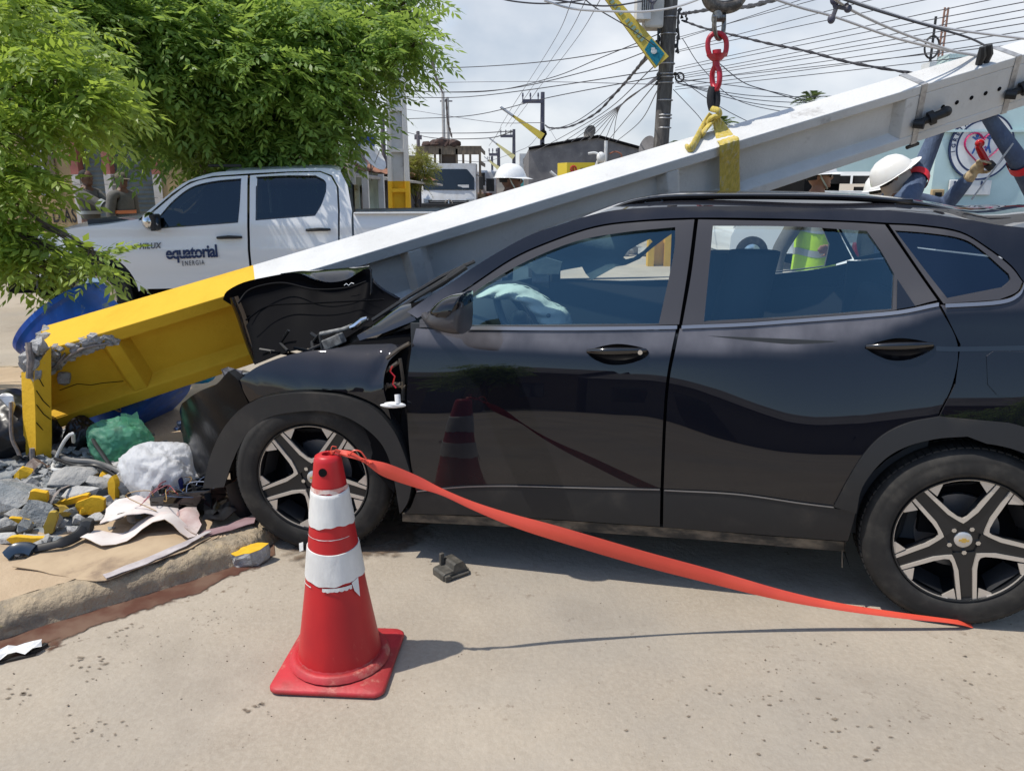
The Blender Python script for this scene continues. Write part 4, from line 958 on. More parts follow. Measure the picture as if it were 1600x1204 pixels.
# the front (ribbed) face turns down a little, the narrow face turns up towards us
PF = (side0 * math.cos(ROLL) - up0 * math.sin(ROLL)).normalized()
PU = (up0 * math.cos(ROLL) + side0 * math.sin(ROLL)).normalized()
pole = thing('fallen_pole', 'long white concrete pole with yellow base lying fallen across the black car', 'utility pole', loc=(PB.x, PB.y, 0.1))
def ph(t): return .50 - .021 * t      # height of the ribbed face
def pw(t): return .26 - .010 * t      # width of the narrow face
def pfl(t): return .075 - .003 * t    # thickness of the flange
def pp(t, a, b): return PB + PD * t + PU * a + PF * b
def paint_mix(name, c, c2, c3, s=2.2, lo3=.57, hi3=.74, rough=.75): return pm(name, c, rough=rough, col2=c2, vs=s, vd=8, lo=.4, hi=.66, bump=.22, bs=45, col3=c3, s3=4.5, lo3=lo3, hi3=hi3, spec=.3)
M_py = paint_mix('yellow_road_paint', (.70, .42, .025), (.62, .35, .015), (.50, .31, .07), lo3=.66, hi3=.8)
M_pw = paint_mix('whitewashed_concrete', (.60, .60, .59), (.53, .53, .52), (.36, .35, .335), lo3=.58, hi3=.76)
M_raw = pm('broken_concrete', (.42, .415, .41), rough=.95, col2=(.27, .265, .26), vs=18, vd=7, bump=1.0, bs=30, col3=(.56, .55, .55), s3=30, lo3=.55, hi3=.7, spec=.15)
def pole_piece(ts, name, mat, cap0=True, cap1=True):
    mb = MB(); rows = []
    for t in ts:
        h, wd, f = ph(t) / 2, pw(t) / 2, pfl(t); d = wd * .62; tp = .032
        # double-T outline, hollowed front and back
        prof = [(h, wd), (h, -wd), (h - f, -wd), (h - f - tp, -wd + d), (-h + f + tp, -wd + d), (-h + f, -wd), (-h, -wd), (-h, wd), (-h + f, wd), (-h + f + tp, wd - d), (h - f - tp, wd - d), (h - f, wd)]
        cut = .40 if (cap0 and t == ts[0]) else 0.0   # the broken foot is sheared off at a slant
        rows.append([pp(t - cut * (h - a), a, b) for a, b in prof])
    n = 12; vs = [p for r in rows for p in r]
    fs = [(i * n + k, i * n + (k + 1) % n, (i + 1) * n + (k + 1) % n, (i + 1) * n + k) for i in range(len(rows) - 1) for k in range(n)]
    if cap0: fs += [(0, 1, 2, 11), (2, 3, 10, 11), (3, 4, 9, 10), (4, 5, 8, 9), (5, 6, 7, 8)]
    if cap1: fs += [tuple((len(rows) - 1) * n + k for k in reversed(q)) for q in [(0, 1, 2, 11), (2, 3, 10, 11), (3, 4, 9, 10), (4, 5, 8, 9), (5, 6, 7, 8)]]
    mb.add(vs, fs)
    return mb
def solid(mb, t0, t1, inset=.002):
    for sg in (1, -1):
        def q(t, a, b): return pp(t, a, b * sg)
        vs = []
        for t, tt in ((t0, t0 - .05), (t1, t1 + .05)):
            h, wd, f = ph(t) / 2, pw(t) / 2, pfl(t); d = wd * .62; tp = .032
            vs += [q(t, h - f - .001, wd - inset), q(tt, h - f - tp, wd - d - .01), q(tt, -h + f + tp, wd - d - .01), q(t, -h + f + .001, wd - inset)]
        fs = [(0, 1, 2, 3), (4, 7, 6, 5), (0, 3, 7, 4), (0, 4, 5, 1), (3, 2, 6, 7)]
        mb.add(vs, [f if sg > 0 else f[::-1] for f in fs])
# where the photograph puts the marks along the pole
def t_at(u, v):
    d = ray(u, v); n = PF; P = EYEP + d * ((PB + PF * .1 - EYEP).dot(n) / d.dot(n)); return (P - PB).dot(PD)
T_Y = t_at(397, 440); T_R = [t_at(205, 580), t_at(655, 420), t_at(1050, 275)]; T_S = t_at(1413, 175); T_0 = t_at(56, 545)
mb = pole_piece(list(np.linspace(T_0, T_Y, 6)), 'b', None, cap1=False); solid(mb, T_R[0] - .035, T_R[0] + .035)
yb_ = mb.build('painted_base', M_py, pole, space='world', bev=.006)
mb = pole_piece(list(np.linspace(T_Y, PLEN, 16)), 's', None, cap0=False)
for t in T_R[1:]: solid(mb, t - .035, t + .035)
solid(mb, T_S, PLEN - .3)
shaft = mb.build('shaft', M_pw, pole, space='world', bev=.006)
# bolt holes, metal straps and their black clamps near the top
mb = MB()
for u, v in [(1475, 158), (1497, 151), (1520, 144), (1542, 138), (1564, 130)]:
    t = t_at(u, v); b = pw(t) / 2; a0 = pp(t, 0, b); h = (a0 + PU * .0)
    mb.cyl(pp(t, .0, b - .02), pp(t, .0, b + .0015), .014, n=14)
mb.build('bolt_holes', M_black, pole, space='world')
M_galv = pm('galvanised_strap', (.45, .46, .47), rough=.45, metal=.6, col2=(.3, .3, .31), vs=20)
for u, v in [(1437, 170), (1583, 122)]:
    t = t_at(u, v); h, b = ph(t) / 2 + .003, pw(t) / 2 + .003
    mb = MB(); ring_ = [(h, b), (h, -b), (-h, -b), (-h, b), (h, b)]
    rows = [[pp(t + dt, a * k, c * k) for dt, k in ((-.022, .99), (-.022, 1.01), (.022, 1.01), (.022, .99))] for a, c in ring_]
    mb.grid(rows); st = mb.build('strap', M_galv, pole, space='world')
    mb = MB(); mb.tube([pp(t - .03, -.05, b), pp(t + .01, -.05, b + .05)], .03, n=10); mb.tube([pp(t, -.045, b + .02), pp(t + .15, -.01, b + .05)], [.022, .030], n=10); mb.tube([pp(t + .05, -.03, b + .035), pp(t + .08, -.02, b + .045)], .045, n=12); mb.ball(pp(t + .16, -.005, b + .05), .034)
    mb.build('clamp', M_clad, st, space='world', smooth=True)
t = t_at(1543, 100); mb = MB()
for dt in (-.02, .03): mb.tube([pp(t + dt, ph(t) / 2 - .01, .05), pp(t + dt, ph(t) / 2 + .06, .06), pp(t + dt, ph(t) / 2 + .11, .05)], [.02, .028, .018], n=8)
mb.build('top_insulator', M_clad, pole, space='world', smooth=True)
mb = MB(); t = t_at(1428, 215); mb.tube([pp(t - .04, -ph(t) / 2 - .02, .1), pp(t + .06, -ph(t) / 2 - .03, .08)], .014, n=6); mb.build('lower_bolt', M_clad, pole, space='world')
# smashed top corner of the base: rough grey concrete with bare bars
g = random.Random(11); mb = MB()
def rough_patch(P0, P1, Q0, Q1, nu, nv, amp):
    rows = []
    for i in range(nu + 1):
        a = P0.lerp(P1, i / nu); b = Q0.lerp(Q1, i / nu)
        rows.append([a.lerp(b, k / nv) + PF * (.012 + g.uniform(-amp, amp)) + PU * g.uniform(-amp, amp) for k in range(nv + 1)])
    mb.grid(rows, flip=True)
h0 = ph(0) / 2; b0 = pw(0) / 2
for k in range(90):
    t = g.uniform(T_0, T_R[0] + .03); a = h0 - .012 - g.uniform(.0, .085) * (1.1 - .3 * max(0, t / T_R[0]))
    chunk(mb, pp(t, a, b0 - .012 + g.uniform(-.012, .012)), (.034, .026, .024), 100 + k, n=16)
for k in range(16): chunk(mb, pp(T_0 + g.uniform(-.02, .03), g.uniform(-h0 * .2, h0), g.uniform(-b0, b0)), (.05, .05, .05), 150 + k, n=16)
mb.build('smashed_corner', M_raw, pole, space='world')
M_bar = pm('rusty_bar', (.17, .155, .15), rough=.75, col2=(.30, .25, .22), vs=30, metal=.3)
mb = MB(); mb.tube(spline([tuple(pp(t, a, b)) for t, a, b in [(T_R[0], h0 - .07, b0 + .006), (T_R[0] * .55, h0 - .045, b0 + .02), (.05, h0 - .075, b0 + .02), (-.16, h0 - .16, b0 + .03), (-.25, h0 - .30, b0 + .03)]], 6), .008, n=8)
mb.tube([pp(-.2, h0 - .10, b0 + .01), pp(-.02, h0 - .10, b0 + .03), pp(.06, h0 - .05, b0 + .01)], .007); mb.tube([pp(-.22, -h0 * .2, .02), pp(-.36, -h0 * .3, .06), pp(-.40, -h0 * .7, .10)], .008)
mb.build('reinforcing_bar', M_bar, pole, space='world', smooth=True)
# crack lines in the yellow base
mb = MB()
for pts in ([(-.12, -.06, 0), (-.02, -.055, 0), (.04, -.09, 0), (.10, -.10, 0), (.20, -.13, 0)],):
    h = [pp(t, a, pw(0) / 2 - pw(0) / 2 * .62 + .0015) for t, a, _ in pts]; mb.tube(h, .0022, n=5)
mb.build('crack', M_black, pole, space='world')

# stub still standing in the ground
SB = G(62, 742, .06); sy = SB.y
stub = thing('pole_stub', 'broken upright yellow stub of the pole still standing in the rubble', 'pole stub', loc=(SB.x, SB.y, .05))
def sp(u, v, dy=0.0): return D(u, v, sy + dy)
mb = MB()
L_ = [(33, 582), (35, 640), (38, 700), (40, 760)]; Mm = [(52, 578), (55, 640), (56, 700), (58, 760)]; Rr = [(80, 540), (80, 600), (81, 680), (80, 752)]
rows = [[sp(*l, .02), sp(*m, -.03), sp(*r, .03), sp(r[0] - 3, r[1], .18), sp(l[0], l[1], .2), sp(*l, .02)] for l, m, r in zip(L_, Mm, Rr)]
mb.grid(rows); mb.build('flange', M_py, stub, space='world')
mb = MB()
for k in range(22):
    u = g.uniform(34, 66); v = g.uniform(535, 588); chunk(mb, sp(u, v, g.uniform(-.02, .1)), (.04, .04, .045), 200 + k, n=16)
for k in range(14):
    u = g.uniform(38, 62); v = g.uniform(725, 770); chunk(mb, sp(u, v, g.uniform(-.05, .03)), (.035, .03, .05), 230 + k, n=14)
mb.build('broken_concrete', M_raw, stub, space='world')
mb = MB(); mb.tube([sp(41, 745, -.05), sp(43, 800, -.10), sp(40, 830, -.12)], .014, n=8); mb.tube([sp(50, 700, -.05), sp(52, 770, -.08), sp(60, 842, -.2)], .013, n=8)
mb.tube([sp(45, 535, -.02), sp(48, 560, -.04), sp(46, 590, -.035)], .018, n=8)
mb.build('reinforcing_bar', M_bar, stub, space='world', smooth=True)
mb = MB()
for u0, v0, u1, v1 in [(57, 610, 78, 636), (57, 632, 79, 655), (57, 660, 76, 676), (62, 592, 72, 606)]: mb.tube([sp(u0, v0, -.032), sp((u0 + u1) / 2, (v0 + v1) / 2 + 3, -.003), sp(u1, v1, .025)], .0025, n=5)
mb.build('crack', M_black, stub, space='world')

# --- crane tackle: hook block, shackle, swivel, and the yellow sling round the pole
t_sl = t_at(1135, 250); SY = pp(t_sl, 0, 0).y
M_hook = pm('greasy_steel', (.055, .05, .045), rough=.5, metal=.5, col2=(.16, .14, .12), vs=25)
M_redst = pm('red_swivel_paint', (.42, .012, .03), rough=.4, col2=(.22, .01, .02), vs=30, lo=.5, hi=.75)
def hp(u, v, dy=0): return D(u, v, SY + dy)
px_m = SY / FPX * 1.03
hk = thing('crane_hook', 'dark greasy crane hook hanging above the red swivel', 'crane hook', loc=hp(1119, 40))
mb = MB(); mb.tube([hp(1119, -400), hp(1119, -60)], .012, n=8); mb.tube([hp(1127, -400), hp(1127, -60)], .012, n=8)
mb.build('hoist_rope', M_hook, hk, space='world')
mb = MB(); mb.box(hp(1122, -75), (.16, .10, .22)); mb.build('block', M_hook, hk, space='world', bev=.02)
mb = MB(); mb.tube(spline([tuple(hp(u, v)) for u, v in [(1118, -55), (1108, -20), (1106, -4), (1114, 8), (1130, 12), (1148, 8), (1158, -2), (1160, -14)]], 5), [.032] * 8 + [.038] * 20 + [.03] * 8, n=12); mb.build('hook', M_hook, hk, space='world', smooth=True)
sh = thing('shackle', 'grey steel shackle joining the crane hook and the red swivel', 'shackle', loc=hp(1122, 35))
mb = MB(); mb.tube([hp(1121, 5), hp(1122, 30)], .03, n=12); mb.tube([hp(1113, 28), hp(1133, 28)], .024, n=12)
mb.tube(spline([tuple(hp(u, v, d)) for u, v, d in [(1117, 26, -.03), (1116, 42, -.02), (1119, 56, 0), (1124, 61, .02), (1129, 54, .02), (1131, 40, .02), (1131, 26, .03)]], 5), .014, n=10); mb.build('bow', pm('worn_steel', (.30, .28, .26), rough=.4, metal=.8, col2=(.12, .11, .10), vs=20), sh, space='world', smooth=True)
sw = thing('swivel', 'red painted lifting swivel hanging from the steel shackle', 'swivel', loc=hp(1118, 90))
mb = MB(); mb.tube(spline([tuple(hp(u, v)) for u, v in [(1109, 88), (1106, 75), (1107, 62), (1113, 54), (1120, 52), (1128, 54), (1134, 62), (1135, 75), (1132, 88)]], 4), .0155, n=10); mb.build('eye', M_redst, sw, space='world', smooth=True)
mb = MB(); mb.tube([hp(1120, 78), hp(1120, 86)], .026, n=14); mb.tube([hp(1120, 85), hp(1120, 90), hp(1120, 95)], [.062, .05, .03], n=16); mb.build('bolt', M_redst, sw, space='world', smooth=True, angle=40)
mb = MB(); mb.tube([hp(1119, 95), hp(1119, 103)], .022, n=12); mb.tube(spline([tuple(hp(u, v, d)) for u, v, d in [(1119, 101, 0), (1124, 112, -.02), (1124, 128, -.03), (1119, 140, -.01), (1114, 132, .03), (1113, 115, .03), (1118, 102, 0)]], 5), .0165, n=10); mb.build('lower_link', M_redst, sw, space='world', smooth=True)
M_sl = pm('yellow_webbing', (.62, .47, .10), rough=.85, col2=(.44, .34, .06), vs=3, stretch=(14, 14, 1), bump=.4, bs=6, col3=(.52, .45, .26), s3=4, lo3=.5, hi3=.68)
M_slb = pm('black_sleeve', (.012, .012, .016), rough=.7)
sl = thing('lifting_sling', 'yellow webbing sling with a black eye sleeve choked round the white pole', 'sling', loc=hp(1120, 190))
mb = MB()
for dx in (-4.5, 4.5): mb.tube(spline([tuple(hp(1115 + dx * k, v, 0)) for v, k in ((136, .4), (148, 1), (160, 1), (172, .4))], 4), .019, n=10, flat=1.3)
mb.build('eye_sleeve', M_slb, sl, space='world', smooth=True)
mb = MB(); mb.tube(spline([tuple(hp(u, v, d)) for u, v, d in [(1112, 170, -.02), (1122, 173, -.045), (1124, 180, -.03), (1112, 184, -.045), (1106, 192, -.02)]], 5), .022, n=10, flat=.7); mb.build('knot', M_sl, sl, space='world', smooth=True)
hT, bT = ph(t_sl) / 2, pw(t_sl) / 2
tq = [t_at(1085, 225), t_at(1135, 230)]
top_back = pp(tq[0], hT + .006, bT * .6); knot = hp(1112, 178); front_top = pp(t_sl, hT + .018, bT + .018); front_low = pp(t_sl, -hT - .02, bT + .006)
mb = MB(); rows = []
pth = [hp(1117, 180, -.02), hp(1124, 196, -.01), hp(1127, 208).lerp(front_top, .5) , front_top, pp(t_sl + .012, hT * .3, bT + .008), pp(t_sl + .02, -hT * .5, bT + .008), front_low + PD * .025, pp(t_sl + .03, -hT - .012, -bT)]
wds = [.02, .040, .058, .066, .068, .070, .072, .07]
P2 = spline([tuple(p) + (w_,) for p, w_ in zip(pth, wds)], 5)
for q in P2:
    c = Vector(q[:3]); rows.append([c + PD * (q[3] * (k / 6 - .5) * 2 * 1.0) + PF * (.007 if k % 2 else 0) for k in range(7)])
mb.grid(rows); mb.build('front_leg', M_sl, sl, space='world', smooth=True)
mb = MB(); mb.tube(spline([tuple(p) for p in [knot, hp(1100, 196, 0), top_back + PU * .02, top_back - PF * .05]], 6), .026, n=10, flat=.6); mb.tube(spline([tuple(p) for p in [hp(1116, 186, .05), pp(tq[1] - .06, hT + .05, -.05), pp(tq[1] - .07, hT + .006, -.08)]], 5), .028, n=10, flat=.5)
mb.build('back_leg', M_sl, sl, space='world', smooth=True)
mb = MB(); o_ = pp(t_sl + .012, hT * .42, bT + .018)
mb.box(o_, (.085, .003, .055), rot=frame(PD, PU, (0, 0, 0))); 
# ================================================================ cone, barrier tape and loose pieces on the street
M_cone = pm('cone_red', (.50, .016, .020), rough=.42, col2=(.40, .012, .018), vs=6, col3=(.52, .12, .09), s3=14, lo3=.60, hi3=.78, spec=.4, stretch=(1, 1, .35))
M_conew = pm('cone_white', (.74, .73, .70), rough=.5, col2=(.62, .61, .59), vs=12, stretch=(1, 1, .4), bump=.25, bs=20)
M_coneb = pm('cone_base_red', (.50, .03, .04), rough=.55, col2=(.36, .035, .035), vs=9, col3=(.50, .20, .15), s3=11, lo3=.54, hi3=.72, bump=.15, bs=40)
cb = [G(415, 1084), G(604, 1092), G(637, 992)]
cc_ = (cb[0] + cb[2]) / 2; ca = math.atan2((cb[1] - cb[0]).y, (cb[1] - cb[0]).x)
cone = thing('traffic_cone', 'red traffic cone with two white bands standing in front of the car wheel', 'traffic cone', loc=(cc_.x, cc_.y, 0), rz=ca)
S_ = ((cb[1] - cb[0]).length + (cb[2] - cb[1]).length) / 4
mb = MB()
def rsq(s, r, z, n=7):
    out = []
    for qx, qy, a0 in ((1, 1, 0), (-1, 1, 90), (-1, -1, 180), (1, -1, 270)):
        for k in range(n): a = R(a0 + 90 * k / (n - 1)); out.append((qx * (s - r) + r * math.cos(a), qy * (s - r) + r * math.sin(a), z))
    return out
rings = [rsq(S_ - .006, .03, .004), rsq(S_, .035, .010), rsq(S_, .035, .018), rsq(S_ - .006, .032, .024), rsq(S_ - .05, .09, .030), rsq(.165, .164, .034)]
def ringrows(mb, rings, close=True):
    mb.grid([r + [r[0]] for r in rings], flip=False)
    if close: mb.add(rings[0], [tuple(reversed(range(len(rings[0]))))])
ringrows(mb, rings); n_ = len(rings[0])
prof = [(.168, .034), (.160, .052), (.150, .056), (.141, .052), (.137, .06)]
mb.lathe(prof, n=n_)
mb.build('base', M_coneb, cone, smooth=True, angle=60)
CH = .756
def cr_(z): return float(np.interp(z, [.055, .30, CH - .02], [.138, .0995, .044]))
mb = MB(); pr = [(cr_(z), z) for z in np.linspace(.055, CH - .02, 22)] + [(.040, CH - .006), (.030, CH), (.018, CH), (.016, CH - .03)]
mb.lathe(pr, n=48); mb.build('body', M_cone, cone, smooth=True, angle=50)
for z0, z1 in ((.343, .447), (.53, .64)):
    mb = MB(); gg = random.Random(int(z0 * 100)); rows = []
    for k in range(49):
        a = 2 * math.pi * k / 48; e0 = .004 * math.sin(3 * a + z0 * 9) + .002 * math.sin(11 * a); e1 = .003 * math.sin(2 * a + 1)
        zs = [z0 + e0, z0 + e0 + .001, z1 + e1 - .001, z1 + e1] ; ro = [.0008, .0035, .0035, .0008]
        zz_ = [zs[0], zs[1]] + list(np.linspace(zs[1] + .012, zs[2] - .012, 6)) + [zs[2], zs[3]]
        oo = [.0008, .0035] + [.0035 + .0011 * (j % 2) * (1 if z0 > .4 else .3) for j in range(6)] + [.0035, .0008]
        rows.append([((cr_(z) + o) * math.cos(a), (cr_(z) + o) * math.sin(a), z) for z, o in zip(zz_, oo)])
    mb.grid(rows, flip=True); bd = mb.build('white_band', M_conew, cone, smooth=True, angle=60)
# torn flaps and clear tape edges
M_clear = pm('clear_tape', (.62, .30, .26), rough=.3, col2=(.70, .55, .50), vs=30, lo=.45, hi=.6)
mb = MB()
def wrap(z0, z1, a0, a1, o, mb, jag=0.0, n=18):
    gg = random.Random(int(a0 * 10)); rows = []
    for k in range(n + 1):
        a = R(a0 + (a1 - a0) * k / n); r0, r1 = cr_(z0) + o, cr_(z1) + o; j = gg.uniform(-jag, jag)
        rows.append([(r0 * math.cos(a), r0 * math.sin(a), z0 + j), (r1 * math.cos(a), r1 * math.sin(a), z1)])
    mb.grid(rows, flip=True)
wrap(.641, .656, 180, 370, .0032, mb, .004); mb.build('tape_edge', M_clear, cone)
mb = MB(); wrap(.325, .337, 262, 318, .004, mb, .003); wrap(.329, .333, 205, 236, .004, mb, .002); wrap(.492, .494, 190, 330, .002, mb, .001)
a = R(318); r = cr_(.335) + .004
for da, dz, ro in ((0, 0, 0),): mb.add([(r * math.cos(a), r * math.sin(a), .343), (r * math.cos(a + .28), r * math.sin(a + .28), .351), ((r + .012) * math.cos(a + .2), (r + .012) * math.sin(a + .2), .29), ((r + .006) * math.cos(a + .05), (r + .006) * math.sin(a + .05), .315)], [(0, 3, 2, 1)])
a = R(182); mb.add([(r * math.cos(a), r * math.sin(a), .450), ((r + .016) * math.cos(a - .05), (r + .016) * math.sin(a - .05), .442), ((r + .014) * math.cos(a), (r + .014) * math.sin(a), .415), (r * math.cos(a + .04), r * math.sin(a + .04), .422)], [(0, 1, 2, 3)])
mb.build('torn_flap', M_conew, cone)
a = R(262 - math.degrees(ca)); rr_ = cr_(.712)
mb = MB(); c = Vector((rr_ * math.cos(a), rr_ * math.sin(a), .710)); d = Vector((math.cos(a), math.sin(a), .18)).normalized(); mb.cyl(c - d * .02, c + d * .0015,   .0135, n=20); mb.build('eye_hole', M_black, cone)
# red tape from the cone to the rear wheel
M_tape = pm('barrier_tape', (.72, .085, .045), rough=.45, sub=.0, col2=(.66, .07, .04), vs=4)
tape = thing('barrier_tape', 'bright red plastic tape strung from the cone top to the rear tyre', 'tape', loc=(cc_.x, cc_.y, 0))
tp = [(530, 706, 2.29, .008, 60), (548, 710, 2.285, .011, 30), (566, 718, 2.29, .007, 15), (580, 724, 2.295, .012, 40), (605, 735, 2.30, .022, 62), (650, 752, 2.315, .019, 50), (690, 768, 2.33, .012, 25), (740, 790, 2.35, .014, 32), (800, 812, 2.37, .020, 45), (870, 833, 2.39, .025, 58), (1000, 871, 2.43, .027, 66), (1110, 900, 2.455, .025, 60), (1220, 929, 2.475, .019, 45), (1310, 947, 2.485, .014, 30), (1400, 960, 2.49, .012, 22), (1470, 968, 2.495, .010, 12), (1500, 972, 2.50, .012, 4), (1515, 974, 2.52, .02, 2)]
q = spline(tp, 8); rows = []
P_ = [D(a[0], a[1], a[2]) for a in q]
for i, a in enumerate(q):
    d = (P_[min(i + 1, len(q) - 1)] - P_[max(i - 1, 0)]).normalized(); n = Vector((0, -1, 0)); n = (n - d * n.dot(d)).normalized(); b = d.cross(n)
    if b.z < 0: b = -b
    wv = b * math.sin(R(a[4] + 15)) + n * math.cos(R(a[4] + 15)) * -1
    c = P_[i]; c.z = max(c.z, .012)
    rows.append([c - wv * a[3], c - wv * a[3] * .35 + n * .004, c + wv * a[3] * .35 + n * .003, c + wv * a[3]])
mb = MB(); mb.grid(rows); mb.build('ribbon', M_tape, tape, space='world', smooth=True)
mb = MB()
for i, (u, v, s_) in enumerate([(519, 706, .012), (527, 704, .010), (545, 709, .011), (567, 719, .010), (577, 722, .012)]): chunk(mb, D(u, v, 2.287), (s_, s_, s_ * .8), 300 + i)
mb.tube(spline([tuple(D(u, v, 2.28)) for u, v in [(545, 712), (552, 704), (563, 705), (572, 716)]], 5), .0025, n=5); mb.tube(spline([tuple(D(u, v, 2.28)) for u, v in [(517, 704), (519, 697), (526, 698)]], 5), .0015, n=5)
mb.build('knot', M_tape, tape, space='world', smooth=True)
# black moulded plastic piece off the car
M_deb = pm('dusty_black_plastic', (.055, .052, .045), rough=.6, col2=(.11, .10, .085), vs=20, bump=.15, bs=60)
dp = G(704, 896)
deb = thing('plastic_fragment', 'black moulded plastic car part lying alone on the street by the cone', 'car part', loc=(dp.x, dp.y, 0), rz=R(38))
mb = MB(); prof = [(-.062, 0), (-.062, .028), (-.052, .034), (-.012, .036), (-.008, .058), (.000, .064), (.036, .064), (.048, .050), (.060, .020), (.060, 0)]
M_ = Matrix(((1, 0, 0, 0), (0, 0, 1, 0), (0, 1, 0, 0), (0, 0, 0, 1)))
mb.prism(prof, -.042, .042, M=M_); mb.build('shell', M_deb, deb, bev=.003)
mb = MB(); mb.box((-.02, .034, .062), (.018, .014, .052)); mb.box((-.046, -.048, .014), (.024, .014, .024)); mb.box((.03, -.047, .010), (.05, .012, .014)); mb.box((-.035, -.0425, .018), (.03, .004, .02)); mb.tube([(-.05, -.052, .012), (.055, -.052, .012), (.068, -.03, .012), (.068, .03, .02)], .006, n=6); mb.build('tabs', M_deb, deb, bev=.002)
# lump of yellow-topped concrete in the gutter
kp = G(386, 884)
lump = thing('concrete_lump', 'broken lump of grey concrete with one yellow face lying in the gutter', 'concrete lump', loc=(kp.x, kp.y + .03, 0), rz=R(12))
mb = MB(); gg = random.Random(21); n_ = 18; rings = []
for z, s_ in ((0, .9), (.02, 1.0), (.045, 1.0), (.066, .96)):
    ring = []
    for k in range(n_):
        a = 2 * math.pi * k / n_; rx = .082 * (1 + .10 * math.sin(3 * a + 1)); ry = .05 * (1 + .08 * math.sin(4 * a))
        ring.append((rx * s_ * math.cos(a) + gg.uniform(-.005, .005), ry * s_ * math.sin(a) + gg.uniform(-.005, .005), z + gg.uniform(-.004, .004) * (z > 0) + .012 * math.cos(a) * (z > .05)))
    rings.append(ring)
ringrows(mb, rings); mb.build('broken_side', M_raw, lump)
mb = MB(); top = [(x * .99, y * .99, z + .001) for x, y, z in rings[-1]]; mb.add(top + [(0, 0, .07)], [(k, (k + 1) % n_, n_) for k in range(n_)]); mb.build('painted_face', M_py, lump)
# white scrap at the left edge
wp_ = G(14, 1026)
scr = thing('white_scrap', 'torn white plastic scrap lying in the gutter at the left edge', 'scrap', loc=(wp_.x, wp_.y, 0), rz=R(30))
mb = MB(); rows = []
for i in range(9):
    row = []
    for k in range(5): row.append((-.10 + .2 * i / 8, -.03 + .06 * k / 4 + .01 * math.sin(i * 1.7), .012 + .014 * math.sin(i * 1.1 + k) ** 2 + gg.uniform(0, .006)))
    rows.append(row)
mb.grid(rows, flip=False); mb.build('sheet', M_white, scr)
mb = MB(); mb.box((.09, -.01, .008), (.06, .012, .012), rot=.6); mb.box((0, -.03, .005), (.16, .012, .008), rot=-.05); mb.build('black_edge', M_clad, scr)
# crumbs of mortar and pebbles scattered over the street
mb = MB(); gg = random.Random(31)
for k in range(210):
    u = gg.uniform(0, 1600); v = gg.uniform(900, 1204); p = G(u, v)
    if gg.random() < .55: p = G(gg.gauss(260, 190), gg.gauss(1010, 90)) if gg.random() < .6 else G(gg.gauss(1230, 200), gg.gauss(1090, 60))
    if not (-2.2 < p.x < 2.2 and 1.4 < p.y < 3.4) or (p.x < -1.05 and p.y > 2.4 + (p.x + 1.85) * .8): continue
    s_ = gg.uniform(.0015, .004) * (1.8 if gg.random() < .06 else 1); chunk(mb, (p.x, p.y, s_ * .4), (s_, s_, s_ * .7), k, n=8)
tag(mb.build('pebbles', pm('pebble', (.26, .21, .155), rough=.95, col2=(.16, .125, .09), vs=9)), 'small pebbles and crumbs strewn over the sandy street', 'pebbles', kind='stuff')
# leaf-mould stains that have a shape of their own
# ================================================================ white double-cab pickup behind the pole
_keep = (MCI, TC, WID)
f_ = D(140, 420, 8.3); r_ = D(545, 400, 8.72); f_.z = r_.z = 0
ex = (f_ - r_).normalized(); ey = Vector((-ex.y, ex.x, 0))
MCP = Matrix((ex, ey, Vector((0, 0, 1)))).transposed().to_4x4(); MCP.translation = f_
TC = Matrix.Translation((1.54, .92, 0)); WID = 1.84; MCI = MCP.inverted()
pk = thing('pickup_truck', 'white double cab pickup with blue lettering on its front door', 'pickup', mat=MCP @ TC.inverted())
M_wp = pm('white_car_paint', (.74, .745, .75), rough=.35, coat=.9, coatr=.03, spec=.4)
M_pg = glassy('pickup_dark_glass', (.10, .13, .14), .03, (.75, .9, 1.0))
def yp(x, z):
    t = 0.0 if z < .9 else -(z - .9) * .07
    if z > 1.12: t -= (z - 1.12) * .26 + max(0, z - 1.55) ** 2 * 2.2
    return t - max(0, x - .15) ** 2 * .22 + .012 * sm(z, .55, .75) * (1 - sm(z, .85, 1.0))
def c2(*p): return [cs(q, yp) for q in p]
fdE = c2((217, 345), (214, 360), (215, 392), (222, 425), (231, 459)); ZB = .46
win1 = loop([(246, 355), (249, 338)], [(249, 338), (272, 313), (300, 293), (335, 284), (376, 280)], [(376, 280), (374, 315), (371, 346)], [(371, 346), (246, 355)], fn=yp)
L1 = c2((217, 345), (232, 338), (270, 306), (298, 287), (332, 278), (387, 274)) + c2((386, 346), (387, 392), (391, 430)); xb = L1[-1][0] + .0
L1 = spline(L1[:6], 4) + L1[6:] + [(xb, ZB), (fdE[-1][0], ZB)] + spline(fdE[::-1], 4)
win2 = loop([(402, 277), (450, 275), (493, 275)], [(493, 275), (508, 284), (509, 299)], [(509, 299), (502, 318), (492, 335)], [(492, 335), (401, 342)], [(401, 342), (402, 277)], fn=yp)
L2 = c2((391, 274), (450, 270), (500, 269)) + c2((517, 276), (526, 292), (528, 330), (528, 375)); xe = L2[-1][0]
L2 = L2 + [(xe, .75), (xe + .12, ZB), (xb - .015, ZB)] + c2((395, 430), (391, 392), (390, 346))
roof_hi = c2((222, 337), (250, 315), (287, 286), (325, 272), (352, 268), (400, 266), (450, 264), (512, 263), (532, 268)); RHI = spline(roof_hi, 5)
L_roof = RHI + c2((543, 290), (550, 330), (549, 345)) + [(cs((549, 345), yp)[0], ZB)] + [(xe + .105, ZB), (xe - .015, .75)] + c2((531, 375), (531, 330), (529, 292), (519, 274), (500, 267)) + c2((450, 268), (391, 271), (332, 275), (297, 284), (268, 303), (230, 336), (222, 340))
xr = cs((549, 345), yp)[0]
zb = cs((560, 334), yp)[1]
